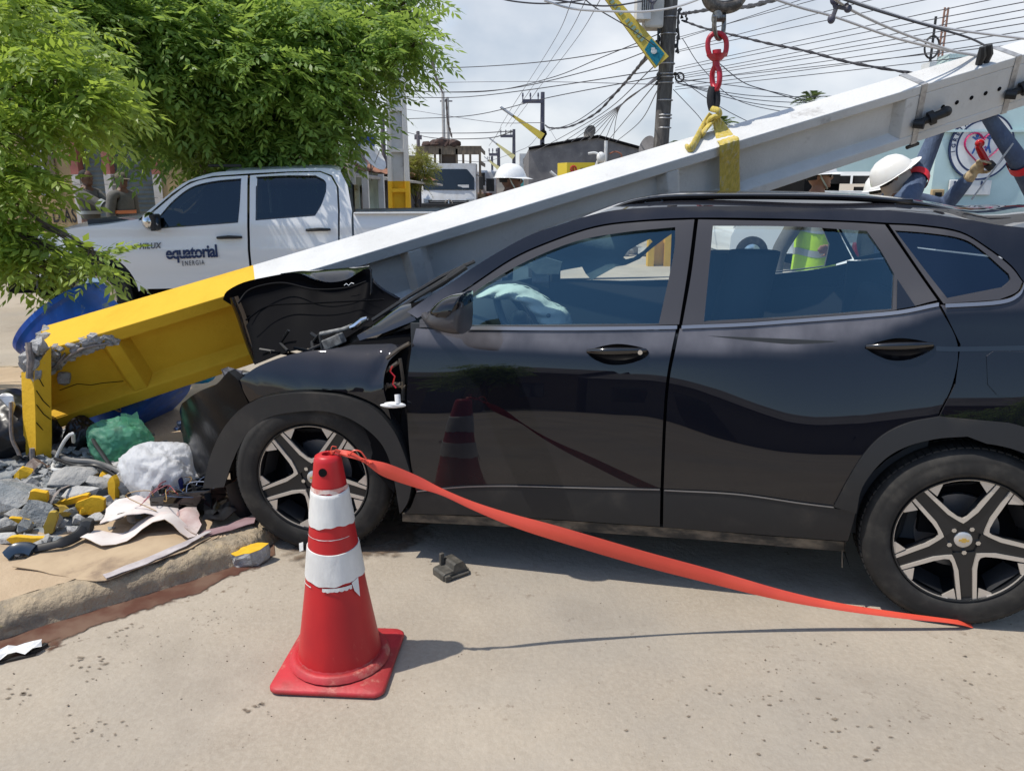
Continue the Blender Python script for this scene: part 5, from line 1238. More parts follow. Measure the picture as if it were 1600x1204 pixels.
L_bed = [(xr - .025, ZB), (xr - .025, zb)] + [(-4.25, zb + .02), (-4.28, .9), (-4.2, .55)] + [(-3.085 + .47 * math.cos(R(a)), .39 + .47 * math.sin(R(a))) for a in range(170, 5, -12)]
hoodp = c2((66, 370), (95, 361), (125, 355), (170, 350), (217, 342))
arc_p = [(.47 * math.cos(R(a)), .40 + .49 * math.sin(R(a))) for a in range(176, 0, -9)][::-1]
L_wing = spline(hoodp, 4) + spline(fdE, 4)[1:] + [(fdE[-1][0] + .015, ZB), (-.50, ZB), (-.48, .44)] + arc_p[::-1] + [(.52, .62), (.80, .70), (.93, .78)]
zx = hoodp[0]
S = Skin()
for m_ in (False, True):
    g_ = .06 if not m_ else .14
    S.panel(L_roof, fn=yp, grid=g_, mirror=m_, thick=.03); S.panel(L_wing, fn=yp, grid=g_, mirror=m_, thick=.03); S.panel(L_bed, fn=yp, grid=g_, mirror=m_, thick=.05)
def ed(p, far): y = yp(*p); return Vector((p[0], -WID - y if far else y, p[1]))
def loft(line, crown, n=14, drop=0.0): return [[ed(p, False).lerp(ed(p, True), k / n) + Vector((0, 0, crown * (1 - abs(2 * k / n - 1) ** 2.4))) for k in range(n + 1)] for p in line]
i0 = 12
S.grid(loft(RHI[20:], .05)); hl = spline(hoodp, 4); S.grid(loft(hl, .06), flip=True)
nose = [[ed((zx[0] + dx, z), False).lerp(ed((zx[0] + dx, z), True), k / 12) + Vector((.10 * (1 - (2 * k / 12 - 1) ** 2), 0, .05 * (1 - abs(k / 6 - 1) ** 2) * (z > .95))) for k in range(13)] for z, dx in ((zx[1], 0), (.98, .06), (.80, .10), (.72, .12), (.45, .14), (.36, .06))]
S.grid(nose, flip=True)
S.build('body', M_wp, pk)
mb = MB(TC); mb.grid(loft(RHI[0:21], .05)); mb.build('windscreen', M_pg, pk, smooth=True)
for (L, W_, nm) in ((L1, win1, 'front_door'), (L2, win2, 'rear_door')):
    for m_ in (False, True):
        S = Skin(); S.panel([L, W_], fn=yp, grid=.06 if not m_ else .14, mirror=m_, thick=.03); d = S.build(nm, M_wp, pk)
        S = Skin(); S.panel(W_, fn=yp, off=-.015, grid=.12, mirror=m_, thick=0); S.build('window', M_pg, d)
        if not m_:
            u, v = (358, 371) if nm == 'front_door' else (497, 359)
            p = CP(u, v, yp(*cs((u, v), yp)) + .03); mb = MB(TC); mb.tube([p + Vector((.13, -.02, -.004)), p + Vector((.08, .004, 0)), p + Vector((0, .012, .004)), p + Vector((-.08, .004, .002)), p + Vector((-.13, -.02, 0))], [.013, .017, .019, .017, .013], n=8); mb.build('handle', M_clad, d, smooth=True)
            if nm == 'front_door': dr = d
            S = Skin(); w_ = [(x, z) for x, z in W_]; S.panel([[(x + (x - sum(a for a, _ in w_) / len(w_)) * .02, z + (z - sum(b for _, b in w_) / len(w_)) * .05) for x, z in w_], w_], fn=yp, off=.002, grid=.1, thick=.006); S.build('window_seal', M_gloss, d)
# lettering on the door
M_navy = pm('navy_lettering', (.008, .022, .085), rough=.4); M_grayt = pm('grey_lettering', (.10, .10, .115), rough=.4)
def lay(u, v, o=.008):
    x, z = cs((u, v), yp); return frame((-1, 0, .035), (0, -.09, 1), TC @ Vector((x, yp(x, z) + o, z)))
k_ = (cs((260, 397), yp)[0] - cs((341, 397), yp)[0])
text_mesh('equatorial', .185, M_navy, 'door_lettering', dr, lay(300, 394.5), fit=k_, bold=.005, space=.92)
S = Skin(); a = cs((256, 399.5), yp); b = cs((344, 397), yp); S.panel([(a[0], a[1] - .0015), (b[0], b[1] - .0015), (b[0], b[1] + .0015), (a[0], a[1] + .0015)], fn=yp, off=.0125, grid=.2, thick=0); S.build('lettering_line', M_wp, dr)
text_mesh('ENERGIA', .075, M_grayt, 'door_lettering', dr, lay(302, 411), fit=k_ * .43, space=1.4)
text_mesh('HILUX', .085, M_grayt, 'model_badge', pk, lay(234, 384.5), fit=k_ * .43, shear=.25, bold=.002, space=1.1)
# mirror, bed, wheels, lamps
p = CP(235, 346, yp(*cs((235, 346), yp)) + .16)
mb = MB(TC); mb.ball(p, (.08, .13, .10), n=14, m=10); mm = mb.build('door_mirror', M_chrome, dr, smooth=True)
mb = MB(TC); mb.box(p + Vector((-.045, -.01, -.01)), (.05, .24, .17)); mb.tube([p + Vector((-.02, -.1, -.08)), p + Vector((-.05, -.22, -.06))], .03); mb.build('mirror_shell', M_clad, mm, bev=.02)
mb = MB(TC); mb.box(((xr - 4.24) / 2, -WID / 2, .75), (abs(xr + 4.24), WID - .2, .06)); mb.build('cargo_bed', M_clad, pk)
mb = MB(TC); mb.box((-4.24, -WID / 2, zb - .25), (.05, WID - .1, .5)); mb.build('tailgate', M_wp, pk, bev=.01)
mb = MB(TC); mb.box(((xr - 4.24) / 2, .0 - .05, zb + .008), (abs(xr + 4.24) - .06, .09, .02)); mb.build('bed_rail', M_wp, pk, bev=.008)
mb = MB(TC); mb.box(((xr) - .03, -WID / 2, 1.35), (.02, WID - .5, .42)); mb.build('rear_window', M_gloss, pk)
mb = MB(TC); mb.box((-1.9, -WID / 2, .52), (4.6, WID - .2, .22)); mb.box((.5, -WID / 2, .62), (.8, WID - .3, .4)); mb.build('chassis', M_black, pk)
mb = MB(TC); mb.box((-1.2, -WID / 2, .85), (2.4, WID - .25, .7)); mb.build('cabin_floor', M_inner, pk)
for y in (-.5, -1.34):
    for x in (-1.25, -2.1):
        mb = MB(TC); mb.box((x, y, 1.15), (.16, .5, .7)); mb.box((x - .02, y, 1.56), (.1, .26, .16)); mb.build('seat', M_seat, pk, bev=.04)
for x in (0, -3.085):
    for y, sg in ((-.02, 1), (-WID + .02, -1)):
        mb = MB(TC); mb.lathe([(.2, -.24 * sg), (.33, -.25 * sg), (.385, -.20 * sg), (.385, -.04 * sg), (.35, -.005 * sg), (.24, 0), (.225, -.02 * sg)], c=(x, y, .385), axis='Y', n=40); wy = mb.build('wheel', M_rubber, pk, smooth=True)
        mb = MB(TC); mb.lathe([(.226, -.02 * sg), (.2, -.05 * sg), (.07, -.03 * sg), (.001, -.025 * sg)], c=(x, y, .385), axis='Y', n=30); mb.build('rim', M_chrome, wy, smooth=True)
        mb = MB(TC); n = 18; rows = [[(x + .46 * math.cos(R(-15 + 210 * i / n)), yy, .40 + .48 * math.sin(R(-15 + 210 * i / n))) for yy in (y + sg * -.0, y - sg * .4)] for i in range(n + 1)]; mb.grid(rows); mb.add([(x, y - sg * .4, .4)] + [r[1] for r in rows], [(0, i + 1, i + 2) for i in range(n)]); mb.build('wheel_arch', M_black, pk)
M_lens = pm('lamp_lens', (.45, .50, .55), rough=.08, coat=.6, metal=.3)
for y in (-.16, -WID + .16):
    mb = MB(TC); mb.box((zx[0] + .0, y, .99), (.22, .30, .14), rot=Matrix.Rotation(R(-12) * (1 if y > -.5 else -1), 4, 'Z')); mb.build('headlamp', M_lens, pk, bev=.03)
mb = MB(TC); mb.box((zx[0] + .17, -WID / 2, .88), (.06, 1.0, .26)); mb.build('grille', M_clad, pk, bev=.02)
for y in (-.22, -WID + .22):
    mb = MB(TC); mb.ball((zx[0] + .17, y, .56), (.06, .07, .06)); mb.build('fog_lamp', M_gloss, pk, smooth=True)
mb = MB(TC); mb.box((-1.25, -.12, 1.05), (.25, .1, .03)); p = cs((350, 266), yp); mb.box((p[0], -.35, p[1] + .05), (.35, .05, .03)); mb.build('roof_bar', M_clad, pk, bev=.01)
MCI, TC, WID = _keep
# ================================================================ rubble, rubbish and the blue drum on the corner
from mathutils import noise as mnoise
g = random.Random(77)
M_conc = pm('grey_rubble', (.38, .37, .35), rough=.95, col2=(.25, .25, .245), vs=9, vd=7, bump=.8, bs=40, spec=.15)
M_concb = pm('blue_grey_rubble', (.20, .22, .23), rough=.95, col2=(.33, .335, .33), vs=7, vd=7, bump=.8, bs=40, spec=.15)
M_concw = pm('pale_rubble', (.50, .49, .47), rough=.95, col2=(.36, .355, .35), vs=9, vd=7, bump=.8, bs=40, spec=.15)
def at(u, v, z=KZ): return G(u, v, z)
# fine rubble bed, a low mound
mb = MB(); nx, ny = 46, 30; rows = []
def mound(x, y):
    a = math.exp(-(((x + 2.35) / .62) ** 2 + ((y - 3.72) / .52) ** 2) ** 1.2) * .05; b = math.exp(-(((x + 3.0) / .6) ** 2 + ((y - 3.9) / .6) ** 2)) * .05
    return a + b
for i in range(nx + 1):
    rows.append([])
    for k in range(ny + 1):
        x = -3.7 + 2.35 * i / nx; y = 2.95 + 1.9 * k / ny; m_ = mound(x, y)
        e = min(1, m_ / .03); rows[-1].append((x, y, KZ - .012 + m_ + e * (.022 * mnoise.noise((x * 9, y * 9, 0)) + .014 * mnoise.noise((x * 23, y * 23, 2)))))
mb.grid(rows)
for k in range(520):
    x = g.gauss(-2.4, .45); y = g.gauss(3.62, .34)
    if y < 3.02 + .0 * x or x > -1.45 or y < 2.95 + (x + 1.9) * -.15: continue
    s_ = g.uniform(.012, .034); chunk(mb, (x, y, KZ - .006 + mound(x, y) + s_ * .3), (s_ * 1.3, s_, s_ * .8), 400 + k, n=9)
tag(mb.build('gravel', M_concb), 'fine grey concrete crumbs heaped round the broken pole stub', 'gravel', kind='stuff')
def mz(p): return KZ + mound(p.x, p.y)
def stone(u, v, r, mat, label, group=None, rot=(0, 0, 0), seed=0, face=None, facemat=None, n=16, lift=0.0):
    p = at(u, v); z = mz(p) + lift; p = at(u, v, z); c = Vector((p.x, p.y, z))
    o = thing('concrete_chunk', label, 'concrete chunk', loc=c, group=group)
    Mr = Matrix.Rotation(R(rot[2]), 4, 'Z') @ Matrix.Rotation(R(rot[1]), 4, 'Y') @ Matrix.Rotation(R(rot[0]), 4, 'X')
    mb = MB(); chunk(mb, (0, 0, r[2] * .55), r, seed, n=n, M=Mr)
    mb.build('stone', mat, o)
    if face:   # one side keeps its paint: a flat slab with a ragged outline
        gg = random.Random(seed + 9); w_, h_, off = face; pts = []
        for k in range(13):
            a = 2 * math.pi * k / 13; q = gg.uniform(.72, 1.1); pts.append((w_ * math.copysign(abs(math.cos(a)) ** .7, math.cos(a)) * q, h_ * math.copysign(abs(math.sin(a)) ** .7, math.sin(a)) * q))
        Mf = Matrix.Translation((0, 0, r[2] * .55)) @ Mr @ Matrix.Translation((0, -off, 0)) @ Matrix.Rotation(R(90), 4, 'X')
        mb = MB(); mb.prism(pts, -.02, .004, M=Mf); mb.build('painted_face', facemat or M_py, o)
    return o
stone(108, 750, (.15, .085, .035), M_conc, 'flat grey slab of concrete lying across the rubble by the yellow stub', rot=(14, -4, 6), seed=1, n=20, lift=.03)
stone(69, 782, (.060, .05, .062), M_concw, 'pale concrete chunk with a round yellow face at the foot of the stub', rot=(8, 18, 8), seed=2, face=(.045, .050, .052), lift=.03)
stone(122, 780, (.115, .05, .042), M_concw, 'long pale concrete chunk with an ochre lower edge', rot=(10, -16, -4), seed=3, face=(.10, .016, .05), lift=.02)
stone(148, 795, (.085, .045, .055), M_conc, 'concrete chunk with a broad flat yellow side in the middle of the heap', rot=(0, -6, 4), seed=4, face=(.08, .045, .042), lift=.0)
stone(194, 772, (.052, .06, .085), M_concw, 'upright grey chunk with one ochre side next to the white bag', rot=(0, 8, -28), seed=5, face=(.03, .07, .055))
stone(18, 790, (.16, .13, .085), M_concb, 'largest blue grey concrete boulder at the left edge of the heap', rot=(0, 6, 12), seed=6, n=22)
stone(86, 826, (.035, .04, .075), M_conc, 'narrow concrete sliver with an olive yellow side below the stub', rot=(0, 24, 8), seed=7, face=(.024, .066, .034), facemat=pm('olive_paint', (.42, .29, .035), rough=.7, col2=(.34, .24, .04), vs=12))
stone(50, 846, (.10, .035, .026), M_concw, 'low broken strip of yellow painted concrete at the front of the heap', rot=(0, 4, 3), seed=8, face=(.09, .024, .03))
stone(28, 815, (.065, .05, .04), M_conc, 'grey chunk with a small yellow patch left of the stub', rot=(0, 10, 20), seed=9, face=(.03, .02, .046))
stone(60, 815, (.075, .06, .075), M_concb, 'blunt grey green lump right under the stub', seed=10)
stone(168, 793, (.03, .03, .055), M_concw, 'slim speckled grey chunk leaning beside the yellow sided chunk', rot=(0, -10, 0), seed=12)
stone(178, 752, (.06, .05, .035), M_concw, 'smooth pale stone below the green bag', seed=13)
stone(160, 760, (.09, .05, .035), M_conc, 'rusty edged grey slab between the flat slab and the upright chunk', rot=(0, 14, -10), seed=14, lift=.02)
stone(150, 812, (.05, .035, .022), M_concw, 'small pale flake of concrete above the white paper', rot=(0, 5, 10), seed=15)
for k, (u, v, s_) in enumerate([(8, 828, .06), (40, 832, .055), (15, 845, .05), (66, 850, .05), (110, 806, .04), (122, 815, .035), (100, 822, .032), (135, 822, .03), (112, 830, .028), (60, 858, .04), (92, 848, .035), (210, 800, .04), (44, 760, .06), (140, 742, .05), (182, 735, .045), (5, 765, .07), (30, 868, .03), (150, 738, .04), (128, 832, .024), (78, 808, .035), (222, 790, .03), (240, 800, .03)]):
    stone(u, v, (s_ * g.uniform(.9, 1.4), s_ * g.uniform(.7, 1), s_ * g.uniform(.5, .8)), [M_conc, M_concb, M_concw][k % 3], 'small plain grey lump of broken concrete in the rubble heap', 'plain lumps of broken concrete', rot=(g.uniform(-20, 20), g.uniform(-20, 20), g.uniform(0, 180)), seed=500 + k)
for k, (u, v, s_) in enumerate([(20, 803, .03), (133, 800, .03), (45, 818, .026), (165, 745, .034), (255, 800, .03), (37, 744, .04)]):
    stone(u, v, (s_ * 1.3, s_, s_ * .8), M_py, 'small yellow painted flake of concrete in the rubble heap', 'yellow flakes of concrete', rot=(g.uniform(-20, 20), g.uniform(-20, 20), g.uniform(0, 180)), seed=560 + k)
# --- bags
def bag(name, label, cat, c, r, mat, seed, ridges=9, amp=.10, sub=4, knot=None):
    o = thing(name, label, cat, loc=(c[0], c[1], KZ))
    bm = bmesh.new(); bmesh.ops.create_icosphere(bm, subdivisions=sub + 1, radius=1)
    for v in bm.verts:
        p = v.co.copy(); q = p * 1.6 + Vector((seed, seed * 2.1, 0))
        d = abs(mnoise.noise(q * 1.7)) * 1.1 + abs(mnoise.noise(Vector((q.x * 5, q.y * 5, q.z * 2.2)))) * .55 + abs(mnoise.noise(q * 9)) * .22
        lowf = mnoise.noise(q * .8) * .25
        k = 1 + lowf + amp * 2.0 * (.42 - d)
        z = p.z * k
        v.co = Vector((p.x * k * r[0], p.y * k * r[1], max(z, -.82) * r[2] + r[2] * .82))
    me = bpy.data.meshes.new('sack'); bm.to_mesh(me); bm.free(); me.materials.append(mat)
    for p in me.polygons: p.use_smooth = True
    b = bpy.data.objects.new('sack', me); COL.objects.link(b); b.parent = o; b.location = (0, 0, c[2] - KZ); WM['sack'] = WM[o.name]
    return o
def film(name, col, alpha=.75, rough=.28):
    m = pm(name, col, rough=rough, spec=.5, bump=1.0, bs=17, stretch=(1, 1, .45)); t = m.node_tree; b = t.nodes['Principled BSDF']
    tr = t.nodes.new('ShaderNodeBsdfTranslucent'); tr.inputs[0].default_value = (*[min(1, c * 1.4) for c in col], 1)
    tp_ = t.nodes.new('ShaderNodeBsdfTransparent'); tp_.inputs[0].default_value = (*[min(1, .35 + c) for c in col], 1)
    m1 = t.nodes.new('ShaderNodeMixShader'); m1.inputs[0].default_value = .35; t.links.new(b.outputs[0], m1.inputs[1]); t.links.new(tr.outputs[0], m1.inputs[2])
    m2 = t.nodes.new('ShaderNodeMixShader'); m2.inputs[0].default_value = 1 - alpha; t.links.new(m1.outputs[0], m2.inputs[1]); t.links.new(tp_.outputs[0], m2.inputs[2])
    t.links.new(m2.outputs[0], t.nodes['Material Output'].inputs[0]); return m
M_green = film('green_bag_film', (.20, .52, .36), .55); M_wbag = film('white_bag_film', (.72, .73, .75), .97, .36)
p = at(188, 722, KZ + .02); bg_ = bag('green_bag', 'green see through rubbish bag full of litter under the yellow pole', 'rubbish bag', (p.x, p.y + .03, KZ + .03), (.165, .14, .125), M_green, 3.3, amp=.075)
for k, (u, v, c, s_) in enumerate([(205, 676, (.75, .74, .68), .05), (185, 672, (.30, .02, .04), .03), (190, 668, (.03, .08, .35), .025), (170, 676, (.6, .5, .5), .03), (215, 700, (.5, .6, .3), .05), (180, 700, (.15, .35, .35), .06)]):
    mb = MB(); q = D(u, v, p.y + .03 + .02 * (k % 3)); chunk(mb, q, (s_, s_ * .8, s_), 600 + k); mb.build('litter', pm('litter_%s' % ['cream', 'red', 'blue', 'pink', 'lime', 'teal'][k], c, rough=.5), bg_, space='world')
mb = MB(); q = D(205, 660, p.y); mb.grid([[q + Vector((.10 * (i / 5 - .5), .02 * math.sin(i * 2), .05 * j / 3 + .012 * math.sin(i * 3 + j))) for i in range(6)] for j in range(4)]); mb.build('bag_ear', M_green, bg_, space='world', smooth=True)
p = at(258, 782, KZ + .02); wb = bag('white_bag', 'bulging white plastic bag lying between rubble and the car bumper', 'rubbish bag', (p.x - .02, p.y + .06, KZ - .01), (.185, .15, .165), M_wbag, 7.7, amp=.08)
mb = MB()
rows = [[D(200 + (318 - 200) * i / 9, 700 + j * 24 + 6 * math.sin(i * 1.3 + j), p.y + .02 + .05 * j) for i in range(2)] for j in range(2)]
q0 = D(215, 775, p.y + .02)
mb.grid([[q0 + Vector((.24 * i / 12, .03 * math.sin(i * 1.9 + j) - .02 * j, -.07 * j / 4 + .012 * math.sin(i * 2.3 + j * 1.7) + .018 * math.sin(i * .6))) for i in range(13)] for j in range(5)], flip=True)
mb.build('bag_skirt', M_wbag, wb, space='world', smooth=True)
M_bbag = pm('black_bag_film', (.008, .008, .010), rough=.35, spec=.5)
p = at(5, 742); bag('black_bag', 'black rubbish bag slumped at the left edge behind the stub', 'rubbish bag', (p.x - .15, p.y + .25, KZ), (.28, .25, .20), M_bbag, 1.9, amp=.06)
p = at(106, 725); bag('black_sack', 'black sack behind the stub, left of the green bag', 'rubbish bag', (p.x + .0, p.y + .16, KZ), (.085, .08, .12), M_bbag, 5.2, amp=.06)
# --- blue drum
B0 = at(205, 668); B0 = Vector((B0.x + .10, B0.y + .12, KZ + .05)); M0 = D(95, 494, B0.y + .10)
ax = (M0 - B0); LEN = ax.length; ax.normalize()
dm = thing('blue_drum', 'scuffed blue plastic drum leaning over behind the yellow pole', 'drum', loc=(B0.x, B0.y, KZ))
M_drum = pm('blue_drum_plastic', (.014, .12, .56), rough=.42, col2=(.012, .08, .38), vs=5, col3=(.20, .26, .24), s3=7, lo3=.60, hi3=.70, spec=.4, stretch=(2.2, 1, .6))
Md = ax.to_track_quat('Z', 'Y').to_matrix().to_4x4()
RD = .305; pr = [(.001, .004), (RD - .03, 0), (RD - .008, .015), (RD, .04), (RD, LEN * .30), (RD + .012, LEN * .33), (RD, LEN * .36), (RD, LEN * .63), (RD + .012, LEN * .66), (RD, LEN * .69), (RD, LEN - .06), (RD + .004, LEN - .05), (RD + .022, LEN - .035), (RD + .022, LEN - .006), (RD + .014, LEN), (RD - .004, LEN - .004), (RD - .006, .03), (.001, .02)]
mb = MB(); mb.lathe(pr, c=B0, n=56, M=Md); mb.build('shell', M_drum, dm, space='world', smooth=True, angle=50)
# scribbled paint on the drum's side
mb = MB(); 
def on_drum(ang, h, o=.004):
    a = R(ang); return B0 + Md @ Vector(((RD + o) * math.cos(a), (RD + o) * math.sin(a), h))
best = max(range(0, 360, 5), key=lambda a: -(on_drum(a, LEN * .3) - EYEP).length)
for k, (pts) in enumerate([[(-30, .30), (-22, .10), (-10, .32)], [(-5, .12), (2, .33), (8, .12), (14, .30)], [(24, .12), (26, .34)], [(36, .10), (40, .30), (52, .26), (41, .20), (55, .08)], [(60, .10), (64, .34), (74, .1)]]):
    mb.tube([on_drum(best + a, LEN * h) for a, h in spline(pts, 6)], .006, n=5, flat=.5)
mb.build('scribble', pm('drum_scribble', (.40, .42, .30), rough=.6, col2=(.5, .2, .3), vs=4, lo=.45, hi=.55), dm, space='world')
p = at(262, 652); bag('cyan_bag', 'small bright cyan bag behind the blue drum by the bumper', 'bag', (p.x + .02, p.y + .55, KZ + .10), (.10, .09, .11), film('cyan_film', (.02, .33, .52), .9), 9.1, amp=.06)
# --- fuse box torn out of the car
p = at(288, 800); fb = thing('fuse_box', 'torn open black fuse box with tangled coloured wires on the pavement', 'fuse box', loc=(p.x, p.y, KZ + .03), rz=R(20))
mb = MB(); w_, d_, h_ = .125, .085, .10
for c, s_ in (((0, 0, .004), (w_ * 2, d_ * 2, .008)), ((0, -d_, h_ / 2), (w_ * 2, .008, h_)), ((0, d_, h_ / 2), (w_ * 2, .008, h_)), ((-w_, 0, h_ / 2), (.008, d_ * 2, h_)), ((w_, 0, h_ / 2), (.008, d_ * 2, h_))): mb.box(c, s_)
mb.build('case', M_gloss, fb, bev=.003)
mb = MB()
for k in range(26): mb.box((g.uniform(-w_, w_) * .85, g.uniform(-d_, d_) * .8, h_ * g.uniform(.5, 1.0)), (.022, .012, .04), rot=g.uniform(0, 3))
mb.build('fuses', M_clad, fb, bev=.001)
for nm, c in (('red_wires', (.30, .03, .03)), ('blue_wires', (.12, .16, .26)), ('amber_wires', (.34, .2, .06)), ('pink_wires', (.4, .14, .16))):
    mb = MB()
    for k in range(3):
        a = Vector((g.uniform(-w_, w_), g.uniform(-d_, d_), h_ * .7)); mb.tube(spline([tuple(a), tuple(a + Vector((g.gauss(0, .03), g.gauss(0, .03), .05))), tuple(a + Vector((g.gauss(0, .06), g.gauss(0, .05), .04))), tuple(a + Vector((g.gauss(0, .06), g.gauss(0, .05), -.02)))], 4), .0022, n=5)
    mb.build(nm, pm(nm, c, rough=.45), fb)
mb = MB(); mb.box((-w_ - .006, -.01, .03), (.006, .07, .05)); mb.build('yellow_label', pm('label_yellow', (.55, .43, .04), rough=.6), fb)
mb = MB(); mb.tube([(.0, .05, .07), (-.01, .06, .14)], .012, n=8); mb.build('plug', pm('plug_navy', (.02, .025, .12), rough=.4), fb)
# --- sheets of cardboard and paper
def sheet(name, label, cat, pts, mat, zf, back=None, th=.003, grid=.035):
    """outline in photo pixels on the pavement; zf(x, y, u) lifts it"""
    P = [at(u, v, KZ + .006) for u, v in pts]; c = sum(P, Vector()) / len(P)
    o = thing(name, label, cat, loc=(c.x, c.y, KZ))
    gg = random.Random(len(label)); B = [Vector((q.x, q.y)) for q in P]; BB = []
    for i in range(len(B)):
        a, b = B[i], B[(i + 1) % len(B)]; k = max(1, int((b - a).length / grid)); BB += [a.lerp(b, t / k) + Vector((gg.uniform(-.004, .004), gg.uniform(-.004, .004))) for t in range(k)]
    xs = [q.x for q in BB]; ys = [q.y for q in BB]
    ins = [Vector((x, y)) for x in np.arange(min(xs), max(xs), grid) for y in np.arange(min(ys), max(ys), grid)]
    r = geometry.delaunay_2d_cdt(BB + ins, [(i, (i + 1) % len(BB)) for i in range(len(BB))], [], 1, 1e-6)
    V = [Vector((v.x, v.y, KZ + .006 + zf(v.x - c.x, v.y - c.y))) for v in r[0]]
    def up(f): return f if (V[f[1]] - V[f[0]]).cross(V[f[2]] - V[f[0]]).z > 0 else f[::-1]
    F_ = [up(tuple(f)) for f in r[2]]
    mb = MB(); mb.add(V, F_); mb.add([q - Vector((0, 0, th)) for q in V], [f[::-1] for f in F_], 1); n = len(V)
    cnt = {}
    for f in F_:
        for i in range(3): e = (f[i], f[(i + 1) % 3]); cnt.setdefault(tuple(sorted(e)), []).append(e)
    mb.add(V + [q - Vector((0, 0, th)) for q in V], [(e[0][1], e[0][0], n + e[0][0], n + e[0][1]) for e in cnt.values() if len(e) == 1], 1)
    mb.build('board', [mat, back or mat], o, space='world', smooth=True, angle=50); return o
M_card = pm('cardboard', (.47, .36, .24), rough=.95, col2=(.40, .30, .20), vs=5, col3=(.27, .20, .14), s3=3, lo3=.52, hi3=.66, spec=.1)
M_paper = pm('white_paper', (.66, .62, .59), rough=.9, col2=(.58, .50, .47), vs=7, col3=(.16, .025, .045), s3=9, lo3=.66, hi3=.72, spec=.15)
M_pink = pm('pink_paper', (.43, .29, .27), rough=.9, col2=(.55, .46, .43), vs=8, col3=(.20, .06, .035), s3=11, lo3=.60, hi3=.68, spec=.15)
M_pinkb = pm('mauve_sheet', (.30, .20, .21), rough=.8, col2=(.22, .13, .14), vs=8)
sheet('cardboard_sheet', 'large flat brown cardboard sheet lying on the pavement along the kerb', 'cardboard', [(20, 886), (60, 864), (120, 850), (200, 838), (300, 830), (330, 838), (290, 862), (230, 885), (165, 908), (122, 905), (70, 892)], M_card, lambda x, y: .006 * math.sin(9 * x + 4 * y) + .004)
sheet('board_strip', 'long narrow whitish strip lying along the kerb edge of the cardboard', 'strip', [(165, 908), (230, 885), (292, 858), (330, 836), (322, 836), (280, 855), (220, 879), (160, 902)], pm('strip_white', (.50, .46, .46), rough=.7, col2=(.36, .32, .32), vs=9), lambda x, y: .016 + .004 * math.sin(8 * x), grid=.03)
sheet('paper_sheet', 'creased white paper sheet with a dark red stain, raised like a tent', 'paper', [(124, 847), (128, 838), (200, 836), (215, 822), (240, 815), (300, 835), (312, 842), (296, 848), (260, 838), (225, 842), (200, 852), (160, 860)], M_paper, lambda x, y: .02 + .055 * math.exp(-((x - .10) / .10) ** 2) + .010 * math.sin(22 * x + 9 * y), back=M_card)
sheet('paper_pile', 'heap of rumpled white paper sheets above the tented sheet', 'paper', [(160, 838), (168, 812), (190, 800), (240, 790), (270, 800), (285, 815), (270, 826), (230, 824), (200, 834), (180, 840)], M_paper, lambda x, y: .045 + .03 * math.exp(-((x + .02) / .14) ** 2) + .010 * math.sin(19 * x - 14 * y) + .006 * math.sin(40 * y + 12 * x), grid=.028)
sheet('pink_sheet', 'crumpled pinkish brown paper between the white paper and the fuse box', 'paper', [(262, 824), (290, 812), (308, 800), (315, 830), (308, 842), (290, 838), (275, 832)], M_pink, lambda x, y: .03 + .03 * math.sin(16 * x + 5) ** 2 + .01 * math.sin(38 * y + 20 * x), back=M_card, grid=.025)
sheet('mauve_strip', 'dusky mauve strip of sheeting leading under the front tyre', 'strip', [(312, 832), (350, 824), (385, 812), (402, 812), (398, 822), (360, 832), (320, 840)], M_pinkb, lambda x, y: .012 + .006 * math.sin(14 * x), grid=.03)
sheet('black_film', 'torn black plastic film by the bumper, right of the fuse box', 'plastic film', [(318, 828), (322, 806), (340, 790), (356, 800), (372, 812), (352, 824)], M_bbag, lambda x, y: .03 + .03 * math.sin(20 * x + 9 * y) ** 2 + .012 * math.sin(44 * x), grid=.022)
# --- trims, cables, rods
def line_thing(name, label, cat, pts, r, mat, n=7, part='rod', flat=1.0, sm_=6):
    P = [Vector(p) for p in pts]; o = thing(name, label, cat, loc=(P[0].x, P[0].y, KZ))
    mb = MB(); mb.tube(spline([tuple(p) for p in P], sm_) if sm_ else P, r, n=n, flat=flat); mb.build(part, mat, o, space='world', smooth=True); return o
def sq(u, v, h=0.0):
    p = at(u, v); z = mz(p) + h; return at(u, v, z)
M_cab = pm('grey_cable', (.07, .07, .068), rough=.5, col2=(.16, .155, .15), vs=6)
line_thing('plastic_trim', 'long black curved strip of bumper trim at the front of the rubble', 'car trim', [sq(24, 866, .01), sq(50, 858, .02), sq(95, 848, .03), sq(122, 836, .03), sq(134, 822, .05), sq(144, 822, .05)], [.018] * 12 + [.024] * 12 + [.035] * 7, M_clad, flat=.55, part='moulding')
line_thing('trim_end', 'blue black glossy end of trim at the lower left of the heap', 'car trim', [sq(10, 868, .01), sq(22, 858, .03), sq(40, 856, .03), sq(52, 860, .02)], .028, pm('blue_black_plastic', (.02, .035, .06), rough=.25), flat=.6, part='moulding')
line_thing('cable', 'thick grey cable arching over the rubble towards the white bag', 'cable', [sq(84, 706, .06), sq(110, 718, .06), sq(150, 722, .06), sq(190, 738, .06), sq(215, 762, .03), sq(228, 800, .0)], .013, M_cab, part='sheath')
line_thing('cable', 'thinner black cable beside the arching grey cable', 'cable', [sq(86, 716, .05), sq(118, 727, .05), sq(152, 728, .05), sq(184, 746, .04), sq(208, 772, .02)], .009, M_bbag, part='sheath')
line_thing('black_rod', 'straight black rod leaning in front of the green bag', 'rod', [sq(178, 735, .02), at(150, 695, KZ + .16), at(136, 668, KZ + .2)], .011, M_clad, sm_=0)
